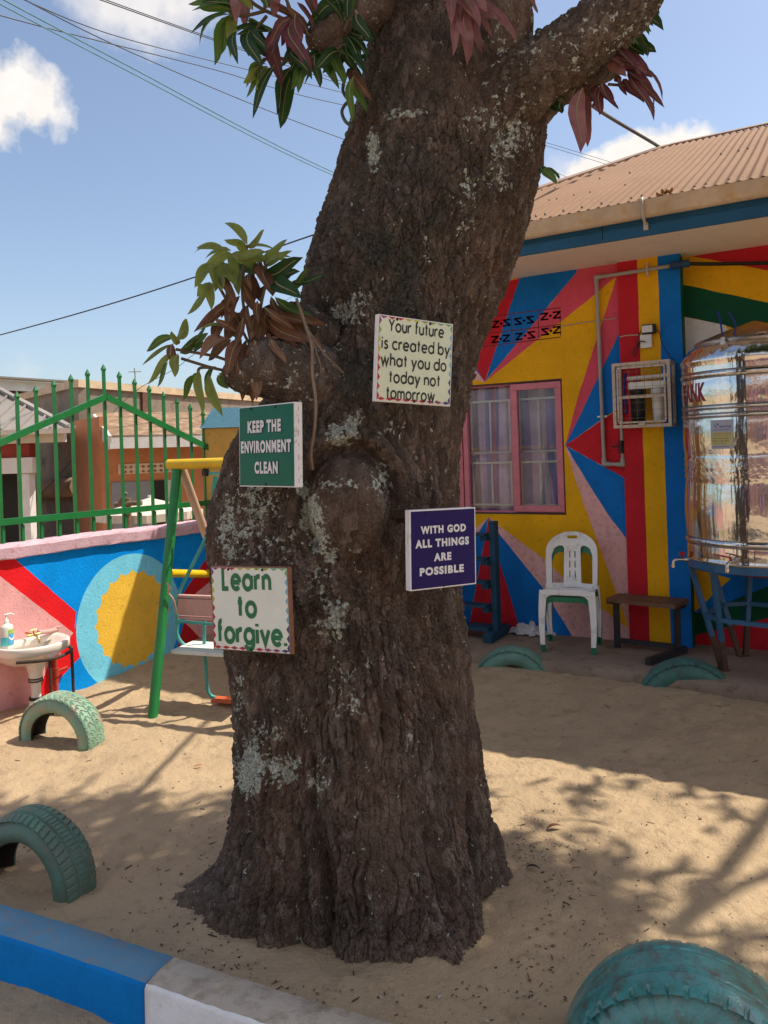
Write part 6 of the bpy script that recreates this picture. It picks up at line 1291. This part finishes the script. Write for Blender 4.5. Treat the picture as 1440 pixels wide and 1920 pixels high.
# ------------------------------------------------------------------ stacked plastic chairs
cwh = M('chair white', (.82, .83, .84), rough=.42, var=.05, bump=.04, dirt=.45, dirtcol=(.42, .38, .33), dscale=9, spec=.5); cgr = M('chair green', (.012, .175, .085), rough=.4, var=.08, bump=.04, spec=.5)
ch0 = (ground(1025, 1219, .12) + ground(1112, 1223, .12)) / 2; cX = (ground(1112, 1223, .12) - ground(1025, 1219, .12)); cwid = cX.length + .05; cX = (cX.normalized() + BD * .6).normalized(); cYv = Vector((-cX.y, cX.x, 0)); cYv = cYv if cYv.y > 0 else -cYv
def chair(name, label, mat, lift, fwd, splat, short=0.0, splay=0):
    o0 = ch0 + cYv * fwd + Vector((0, 0, lift)); root = thing(name, o0 + Vector((0, 0, -lift)), label, 'chair', 'plastic chairs stacked by the wall')
    def P_(x, y, z): return o0 + cX * (x * .94) + cYv * (y * .72) + Vector((0, 0, z * .95))
    W2 = .20
    # seat: a dished sheet with a rolled front
    out = [(-.205, .03), (-.19, .0), (.19, .0), (.205, .03), (.19, .40), (-.19, .40)]
    def sf(u, v, t): return P_(u, v, .43 - .018 * math.cos(u * 7) * math.sin(min(1, v / .4) * math.pi) - .03 * v / .4 - t - (.03 * max(0, (.05 - v) / .05) ** 2))
    plate(out, [], sf, .007, .04).build('seat', mat, root)
    # front apron arch between the legs
    ap_o = [(-.215, .41), (-.16, .435), (.16, .435), (.215, .41), (.215, .30), (.185, .30)] + [(.165 - .0 * k, .36) for k in (0,)] + [(.14, .385), (.10, .395), (-.10, .395), (-.14, .385), (-.165, .36), (-.185, .30), (-.215, .30)]
    plate(ap_o, [], lambda u, v, t: P_(u, -.002 + t + .015 * (abs(u) / .2) ** 2, v), .010, .05).build('apron', mat, root)
    # back: arched plate with two openings, six slits and a hand slot
    bo = [(-.205, .40), (-.215, .62)] + arc(0, .70, .215, .15, 180, 0, 18) + [(.215, .62), (.205, .40), (.15, .40)] + [(-.15, .40)]
    op = lambda s: [(s * .072, .435), (s * .165, .435), (s * .170, .66), (s * .150, .715), (s * .115, .735), (s * .085, .735), (s * .068, .715)]
    hl = [op(1), op(-1), [(-.04, .792), (.04, .792), (.045, .802), (.04, .818), (-.04, .818), (-.045, .808)]]
    for q in (-.022, .022):
        for z in (.505, .585, .665): hl.append([(q - .0045, z - .028), (q + .0045, z - .028), (q + .0045, z + .028), (q - .0045, z + .028)])
    def bf(u, v, t): tt = (v - .40) / .44; return P_(u * (1 - .04 * tt), .395 + .10 * tt - .05 * (1 - (u / .215) ** 2) * -.6 - t * -1 - .045 * (abs(u) / .215) ** 2.5, v)
    plate(bo, hl, bf, .011, .035).build('backrest', mat, root)
    for sx_, yy, back_ in ((-1, .02, 0), (1, .02, 0), (-1, .40, 1), (1, .40, 1)):
        mb = MB(); n = 10; vs = []
        for i in range(n + 1):
            t = i / n; z = .425 * (1 - t) + short * t; w = .062 * (1 - t) + .036 * t; x = sx_ * (.185 + .012 * t + .010 * math.sin(t * math.pi)); y = yy + (.055 * t if back_ else -.035 * t)
            dr_ = -1 if not back_ else 1
            for (a, b) in ((-.5, 0), (-.5, 1), (-.30, 1), (-.28, .2), (.28, .2), (.30, 1), (.5, 1), (.5, 0)): vs.append(P_(x + sx_ * 0 + a * w, y + (b * .032 * -dr_), z))
        mb.add(vs, [(i * 8 + k, i * 8 + (k + 1) % 8, (i + 1) * 8 + (k + 1) % 8, (i + 1) * 8 + k) for i in range(n) for k in range(8)], 0, False); mb.add(vs[-8:], [list(range(8))]); mb.add(vs[:8], [list(range(8))[::-1]]); mb.build('leg', mat, root)
chair('plastic_chair', 'green plastic chair underneath, its feet on the veranda floor', cgr, 0, -.045, False)
chair('plastic_chair', 'white plastic chair stacked on top of the green one', cwh, .055, -.062, True, 0.0)

# ------------------------------------------------------------------ bench
wood = M('bench wood', (.17, .085, .05), rough=.6, var=.35, vscale=14, bump=.4, bscale=50, dirt=.5, dirtcol=(.06, .035, .025)); iron = M('black iron', (.025, .027, .035), rough=.5, var=.3, vscale=20)
ben = thing('wooden_bench', ground(1215, 1220, .12), 'low wooden bench with black metal legs in front of the striped pilaster', 'bench')
bz_ = .505; q = [ground(1136, 1121, bz_), ground(1265, 1134, bz_), ground(1291, 1122, bz_), ground(1160, 1112, bz_)]
mb = MB(); th_ = .032; mid_ = (q[0] + q[1]) / 2; mb.add([q[0], q[0].lerp(q[1], .45) + Vector((0, 0, -.006)), q[1], q[2], q[3].lerp(q[2], .5), q[3]] + [p - Vector((0, 0, th_)) for p in (q[0], q[0].lerp(q[1], .45), q[1], q[2], q[3].lerp(q[2], .5), q[3])], [(0, 1, 4, 5), (1, 2, 3, 4), (11, 10, 7, 6), (10, 9, 8, 7), (0, 6, 7, 1), (1, 7, 8, 2), (2, 8, 9, 3), (3, 9, 10, 4), (4, 10, 11, 5), (5, 11, 6, 0)]); mb.build('seat', wood, ben)
l0, l1 = ground(1158, 1214, .12), ground(1272, 1226, .12); up_ = Vector((0, 0, bz_ - th_ - .12))
for l in (l0, l1): mb = MB(); mb.bar(l, l + up_, .040, .034); mb.box(l + up_ + Vector((0, 0, -.008)), (.10, .12, .014), (q[1] - q[0]).normalized(), Vector((0, 0, 1)).cross((q[1] - q[0]).normalized())); mb.build('leg', iron, ben)
mb = MB(); mb.bar(l0 + Vector((0, 0, .055)), l1 + Vector((0, 0, .05)), .03, .035); mb.build('stretcher', iron, ben)
mb = MB(); a, b = ground(1215, 1246, .125), ground(1284, 1222, .125); mb.bar(a + Vector((0, 0, .02)), b + Vector((0, 0, .02)), .045, .042); mb.build('foot_bar', iron, ben)

# ------------------------------------------------------------------ blue rack leaning by the wall
rb = paint('rack blue', (.022, .070, .125), dirt=.5); rk = thing('wooden_rack', FB(fb(928, 1190, .3)[0], .12, .3), 'dark blue wooden rack of narrow shelves beneath the window', 'rack')
su, _ = fb(926, 1090, .30); zt2 = fb(926, 978, .30)[1]; mb = MB()
mb.box(FB(su, (.15 + zt2) / 2, .27), (.05, .09, zt2 - .15), BD, BN, bev=.004); mb.build('upright', rb, rk); mb = MB(); mb.box(FB(su - .85, (.15 + zt2) / 2, .27), (.05, .09, zt2 - .15), BD, BN, bev=.004); mb.build('upright', rb, rk)
for y in (1003, 1049, 1093, 1137):
    z = fb(912, y, .36)[1]; mb = MB(); mb.box(FB(su - .43, z, .33), (.78, .13, .018), BD, BN, bev=.002); mb.box(FB(su - .055, z - .03, .33), (.055, .07, .042), BD, BN); mb.build('shelf', rb, rk)
mb = MB(); mb.box(FB(su - .43, .20, .30), (.80, .16, .03), BD, BN); mb.build('shelf', rb, rk)
for s in (su, su - .85): mb = MB(); mb.box(FB(s, .155, .27), (.075, .42, .07), BD, BN, bev=.005); mb.build('foot', rb, rk)
# crumpled cloth
mb = MB(); cp = ground(993, 1188, .12); n = 26; vs = []
for i in range(n + 1):
    for j in range(n + 1):
        u, v = i / n - .5, j / n - .5; r_ = math.hypot(u, v); h = max(0, (.5 - r_)) * .13 * (1 + .9 * math.sin(u * 23 + v * 9) * math.cos(v * 19 - u * 7)) + .010 * abs(math.sin(u * 40 + v * 31)); p = cp + BD * (u * .42 + .02 * math.sin(v * 30)) + BN * (v * .20 + .015 * math.sin(u * 25)); vs.append((p.x, p.y, .122 + h))
mb.add(vs, [(i * (n + 1) + j, (i + 1) * (n + 1) + j, (i + 1) * (n + 1) + j + 1, i * (n + 1) + j + 1) for i in range(n) for j in range(n) if math.hypot((i + .5) / n - .5, (j + .5) / n - .5) < .47 + .03 * math.sin(i + j)], 0, False)
mb.build('cloth', M('white cloth', (.55, .56, .60), rough=.9, var=.12, vscale=20, bump=.3), None, 'crumpled white cloth dropped on the veranda floor beside the chairs', 'cloth')

# ------------------------------------------------------------------ filter cage, socket, pipes on the wall
cg = metal_paint('cage cream', (.56, .47, .38), dirt=.5, dirtcol=(.22, .10, .05)); o1 = .25
ca, cb_ = fb(1150, 685, o1), fb(1257, 796, o1); cage = thing('filter_cage', FB((ca[0] + cb_[0]) / 2, cb_[1], .1), 'cream metal mesh cage holding a water filter on the striped pilaster', 'cage')
s0, s1, z1, z0 = ca[0], cb_[0], ca[1], cb_[1]; mb = MB(); w = .022
def cb(s, z, o): return FB(s, z, o)
for o in (o1, .045):
    for z in (z0, z1): mb.box(cb((s0 + s1) / 2, z, o), (s1 - s0 + w, w, w), BD, BN)
    for s in (s0, s1): mb.box(cb(s, (z0 + z1) / 2, o), (w, w, z1 - z0 - w), BD, BN)
for s in (s0, s1):
    for z in (z0, z1): mb.box(cb(s, z, (o1 + .045) / 2), (w - .002, o1 - .045 - w, w - .002), BD, BN)
mb.build('frame', cg, cage); mb = MB(); k = .028
for z in (z0 + k, z1 - k): mb.box(cb((s0 + s1) / 2, z, o1 + .006), (s1 - s0 - k * 2, .02, .013), BD, BN)
for s in (s0 + k, s1 - k): mb.box(cb(s, (z0 + z1) / 2, o1 + .006), (.013, .02, z1 - z0 - 2 * k - .014), BD, BN)
mb.box(cb((s0 + s1) / 2, (z0 + z1) / 2 - .015, o1 + .004), (s1 - s0 - .06, .016, .022), BD, BN); mb.box(cb((s0 + s1) / 2, z0 + .012, o1 + .02), (.05, .012, .014), BD, BN)
for s in (s0 + .07, s1 - .09): mb.tube([cb(s - .03, z1 - .005, o1 + .016), cb(s + .03, z1 - .005, o1 + .016)], .008, 8)
mb.build('door', cg, cage)
wr = M('mesh wire', (.22, .18, .15), rough=.5, metallic=.4, bump=0); mb = MB()
for i in range(1, 7): s = s0 + (s1 - s0) * i / 7; mb.tube([cb(s, z0, o1 + .017), cb(s, z1, o1 + .017)], .0013, 5, cap=False)
for i in range(1, 8): z = z0 + (z1 - z0) * i / 8; mb.tube([cb(s0, z, o1 + .019), cb(s1, z, o1 + .019)], .0013, 5, cap=False); mb.tube([cb(s1 + .013, z, .05), cb(s1 + .013, z, o1)], .0013, 5, cap=False)
for i in range(1, 5): o = .05 + (o1 - .05) * i / 5; mb.tube([cb(s1 + .014, z0, o), cb(s1 + .014, z1, o)], .0013, 5, cap=False)
mb.build('wire_mesh', wr, cage)
wp_ = M('white plastic', (.75, .75, .74), rough=.35, bump=0); sm_ = (s0 + s1) / 2 + .03; zh = z1 - .16; mb = MB(); mb.box(cb(sm_, zh, .15), (.27, .12, .055), BD, BN, bev=.012); mb.tube([cb(sm_ - .15, zh + .06, .14), cb(sm_ + .15, zh + .065, .14)], .016, 10); mb.build('filter_head', wp_, cage)
mb = MB(); mb.lathe([(.045, -.29), (.052, -.28), (.056, -.05), (.060, -.045), (.060, -.01)], cb(sm_ - .075, zh - .02, .15), 20); mb.build('filter_canister', M('black canister', (.012, .014, .018), rough=.3, bump=0), cage, 'black filter canister'); mb = MB(); mb.lathe([(.036, -.25), (.042, -.24), (.050, -.05), (.056, -.045), (.056, -.01)], cb(sm_ + .072, zh - .02, .15), 20); mb.build('filter_canister', wp_, cage, 'white filter canister')
mb = MB(); mb.tube(smooth_path([cb(s0 + .055, z1 - .06, .12), cb(s0 + .05, z1 - .2, .14), cb(s0 + .06, z1 - .33, .12), cb(s0 + .045, z0 + .1, .12)], 5), .012, 8); mb.build('blue_hose', btub, cage); mb = MB(); mb.tube([cb(s0 + .10, z1 - .1, .1), cb(s0 + .10, z0 + .05, .1)], .010, 8); mb.build('riser_pipe', cg, cage)
so = thing('wall_socket', FB(fb(1211, 638, .04)[0], fb(1211, 638)[1], .035), 'white wall socket with a plugged black power adapter above the filter cage', 'socket')
def bxp(mb, x0, y0, x1, y1, o, d, bev=.004): a, b = fb(x0, y0, o), fb(x1, y1, o); mb.box(FB((a[0] + b[0]) / 2, (a[1] + b[1]) / 2, o - d / 2), (abs(b[0] - a[0]), d, abs(b[1] - a[1])), BD, BN, bev=bev)
mb = MB(); bxp(mb, 1200, 628, 1222, 651, .062, .03); mb.build('socket_box', wp_, so); mb = MB(); blk_ = M('black plastic', (.012, .012, .014), rough=.35, bump=0)
bxp(mb, 1202, 609, 1229, 624, .085, .05, .008); mb.build('adapter', blk_, so); mb = MB(); bxp(mb, 1203, 611, 1223, 622, .0875, .003, .001); mb.build('adapter_label', wp_, so)
wf_ = lambda x, y, o=.06: FB(*fb(x, y, o), o); mb = MB(); mb.tube(smooth_path([wf_(1229, 616), wf_(1237, 625), wf_(1240, 640), wf_(1250, 660, .08), wf_(1264, 676, .15)], 5), .0035, 7)
mb.tube(smooth_path([wf_(1210, 641, .08), wf_(1200, 640, .08), wf_(1193, 650), wf_(1187, 663), wf_(1190, 667), wf_(1196, 655), wf_(1199, 643), wf_(1190, 655), wf_(1186, 664)], 5), .0042, 7); mb.tube(smooth_path([wf_(1203, 620), wf_(1196, 632), wf_(1197, 645)], 4), .0035, 7); mb.build('cord', blk_, so)
pvc = M('grey pipe', (.36, .34, .32), rough=.45, var=.08, bump=.03); pip = thing('water_pipe', FB(fb(1122, 700)[0], 1.0, .03), 'grey plastic water pipe looping down the mural wall beside the filter cage', 'pipe'); o = .03; mb = MB()
wq = lambda x, y, o=.03: FB(*fb(x, y, o), o); p1, p2, p3, p4 = wq(1118, 520), wq(1133, 870), wq(1168, 871), wq(1165, 800); pe = wq(1256, 499, .055)
pm = wq(1160, 514, .05); mb.tube([pe, pm, p1], .0145, 12); mb.tube([p1, p2], .0145, 12); mb.tube([p2, p3], .0145, 12); mb.tube([p3, p4], .012, 12)
for p in (p1, p2, p3): mb.sphere(p, .021, 12)
for a, b in ((p1, p2), (p2, p1), (p2, p3), (p3, p2), (p3, p4), (p1, pm)): d_ = (b - a).normalized(); mb.lathe([(.0185, .0), (.0185, .045)], a, 12, d_)
mb.build('pipe_run', pvc, pip); mb = MB(); mb.lathe([(.02, -.05), (.02, .05)], wq(1165, 838), 12); mb.bar(wq(1162, 838), wq(1147, 837, .045), .014, .01); mb.build('valve', blk_, pip)
mb = MB(); c_ = wq(1129, 781, .02); mb.box(c_, (.075, .012, .014), BD, BN); mb.build('pipe_clip', wp_, pip); mb = MB(); c_ = wq(1214, 506, .04); mb.box(c_, (.012, .05, .10), BD, BN); mb.build('pipe_clip', cg, pip)
mb = MB(); pf_ = wq(1287, 494, .05); mb.tube([pe, pf_], .024, 12); mb.lathe([(.030, -.015), (.030, .03)], pe.lerp(pf_, .25), 12, (pf_ - pe).normalized()); mb.lathe([(.030, -.02), (.030, .02)], pf_, 12, (pf_ - pe).normalized()); mb.build('coupling', M('coupling blue', (.02, .07, .17), rough=.4, bump=0), pip)
mb = MB(); mb.tube(smooth_path([pf_, wq(1330, 495, -.02), wq(1440, 493, -.05), wq(1600, 488, -.05)], 5), .014, 10); mb.build('black_hose', blk_, pip)
mb = MB(); mb.tube(smooth_path([wq(1052, 612, .004), wq(1085, 606, .006), wq(1120, 601, .006), wq(1158, 597, .006)], 4), .004, 6); mb.build('wall_cable', M('cream cable', (.5, .36, .30), rough=.6, bump=0), None, 'thin cream cable clipped across the mural from the vent blocks', 'cable'); mb = MB(); mb.tube(smooth_path([wq(1162, 632, .035), wq(1176, 629, .036), wq(1200, 628, .036)], 4), .005, 6); mb.build('socket_conduit', M('cream cable', (.5, .36, .30)), so)

# ------------------------------------------------------------------ overhead lines
cab = M('cable dark', (.022, .022, .028), rough=.5, bump=0); cteal = M('cable teal', (.10, .26, .34), rough=.35, bump=0)
def line(pts, r, mat, label, n=8): mb = MB(); mb.tube(smooth_path([at(*p) for p in pts], n), r, 6); mb.build('overhead_cable', mat, None, label, 'cable', 'cables crossing the sky')
line([(-150, -85, 6.0), (230, 118, 9), (625, 323, 13), (980, 470, 19), (1500, 690, 40)], .009, cteal, 'upper of the pair of teal cables falling steeply to the trunk')
line([(-150, -72, 6.0), (230, 128, 9), (625, 329, 13), (980, 472, 19), (1500, 691, 40)], .008, cteal, 'lower of the pair of teal cables falling steeply to the trunk')
line([(-60, -58, 9), (250, 100, 12), (650, 263, 16), (1060, 400, 24), (1500, 560, 45)], .008, cab, 'dark cable running just above the pair of teal cables')
line([(-60, 12, 9), (110, 58, 10), (400, 130, 13), (640, 196, 16), (1040, 272, 24), (1500, 420, 48)], .008, cab, 'sagging dark cable entering at the left frame edge and crossing the teal pair')
line([(-40, -40, 9), (200, 62, 12), (470, 132, 15), (660, 178, 17), (1040, 278, 24), (1500, 424, 48)], .008, cab, 'dark cable that passes beneath the upper left leaves')
line([(150, -14, 8), (400, 75, 11), (640, 158, 14), (800, 210, 17), (1000, 330, 40)], .007, cab, 'thin cable in front of the small top cloud, first strand'); line([(150, -18, 8), (400, 72, 11), (640, 152, 14), (800, 206, 17), (1000, 328, 40)], .006, cab, 'thin cable in front of the small top cloud, second strand')
line([(-60, 641, 14), (0, 628, 13.5), (180, 578, 12), (370, 518, 11), (580, 443, 10), (760, 390, 9.0), (985, 352, 8.0)], .010, cab, 'single cable rising behind the lime leaf shoots towards the trunk')
line([(1010, 60, 3.4), (1060, 150, 5.4), (1122, 206, 7.2), (1226, 269, 8.6), (1275, 300, 9.4)], .018, M('grey service cable', (.09, .075, .07), rough=.6), 'thick service cable sloping from the right limb to the roof ridge')
line([(700, 160, 18), (1040, 322, 26), (1500, 520, 48)], .008, cab, 'short cable end showing just above the roof left end'); line([(60, 945, 12), (120, 880, 12.4), (240, 745, 13), (330, 690, 13.6), (420, 630, 14), (700, 470, 22)], .005, cab, 'hair-thin wire slanting in front of the cement building')
mb = MB(); loop = [at(x, y, 2.72) for x, y in ((668, 120), (650, 140), (643, 165), (646, 178), (655, 190), (648, 195), (641, 210), (648, 228), (662, 238))]; mb.tube(smooth_path(loop, 6), .006, 8); mb.build('hose_loop', M('loop grey', (.07, .10, .12), rough=.4, bump=0), None, 'short loop of dark hose hanging from the upper left edge of the trunk', 'hose')

# ------------------------------------------------------------------ litter on the sand
mb = MB(); lr = np.random.default_rng(11); lm = [M('twig bit', (.06, .04, .028), rough=.9, var=.4), M('leaf bit', (.16, .09, .045), rough=.8, var=.4), M('pale chip', (.45, .40, .34), rough=.8), M('pebble', (.22, .17, .13), rough=.9, var=.3)]
for k in range(1700):
    if k < 1300: a = lr.uniform(0, 2 * math.pi); d = (.5 + abs(lr.normal()) * .55) if k < 750 else (.50 + abs(lr.normal()) * .13); x, y = -.05 + d * math.cos(a) * 1.15, 2.85 + d * math.sin(a)
    else: x, y = lr.uniform(-2.2, 2.6), lr.uniform(1.7, 5.2)
    if (Vector((x, y, 0)) - j0).dot(kn) > -.02: continue
    if math.hypot((x + .05) / .55, (y - YC) / .45) < .9: continue
    z = gz(x, y); t = lr.random(); c = Vector((x, y, z)); a = lr.uniform(0, 6.28); d = Vector((math.cos(a), math.sin(a), lr.uniform(-.1, .25)))
    if t < .45: l = lr.uniform(.004, .014) if lr.random() < .85 else lr.uniform(.015, .035); mb.tube([c - d * l / 2 + Vector((0, 0, .003)), c + d * l / 2 + Vector((0, 0, .003))], float(lr.uniform(.0008, .0022)), 4, mi=0)
    elif t < .72:
        l = lr.uniform(.006, .02); s = Vector((-d.y, d.x, lr.uniform(-.4, .4))) * l * .4; c2 = c + Vector((0, 0, .004)); mb.add([c2 - d * l / 2, c2 + s * .6, c2 + d * l / 2, c2 - s * .6 + Vector((0, 0, .004))], [(0, 1, 2), (0, 2, 3)], 1 if t < .66 else 2)
    else: mb.sphere(c, float(lr.uniform(.0018, .0055)), 6, 3 if t < .93 else 2, (1, .8, .6))
mb.build('litter', lm, kind='stuff')
def fallen(x, y, L_, ang, label, mi): 
    p = ground(x, y); p.z = gz(p.x, p.y) + .008; mb = MB(); d = Vector((math.cos(ang), math.sin(ang), .08)) * L_; leaf(mb, p - d / 2, p + d / 2, L_ * .36, 0, 1.45, .12, .5); mb.build('fallen_leaf', mi, None, label, 'leaf')
fallen(372, 1444, .05, .4, 'small orange curled leaf on the sunlit sand left of the trunk', M('orange leaf', (.42, .12, .03), rough=.7)); fallen(1040, 1562, .075, .2, 'brown curled leaf on the dappled sand right of the trunk', LG[5]); fallen(1000, 1644, .06, -.4, 'dark withered leaf lying just right of the right root', M('dark leaf', (.05, .032, .022), rough=.8)); fallen(1415, 1290, .12, .1, 'dark flat leaf on the shaded sand right of the dark teal tyre', M('dark leaf', (.05, .032, .022)))
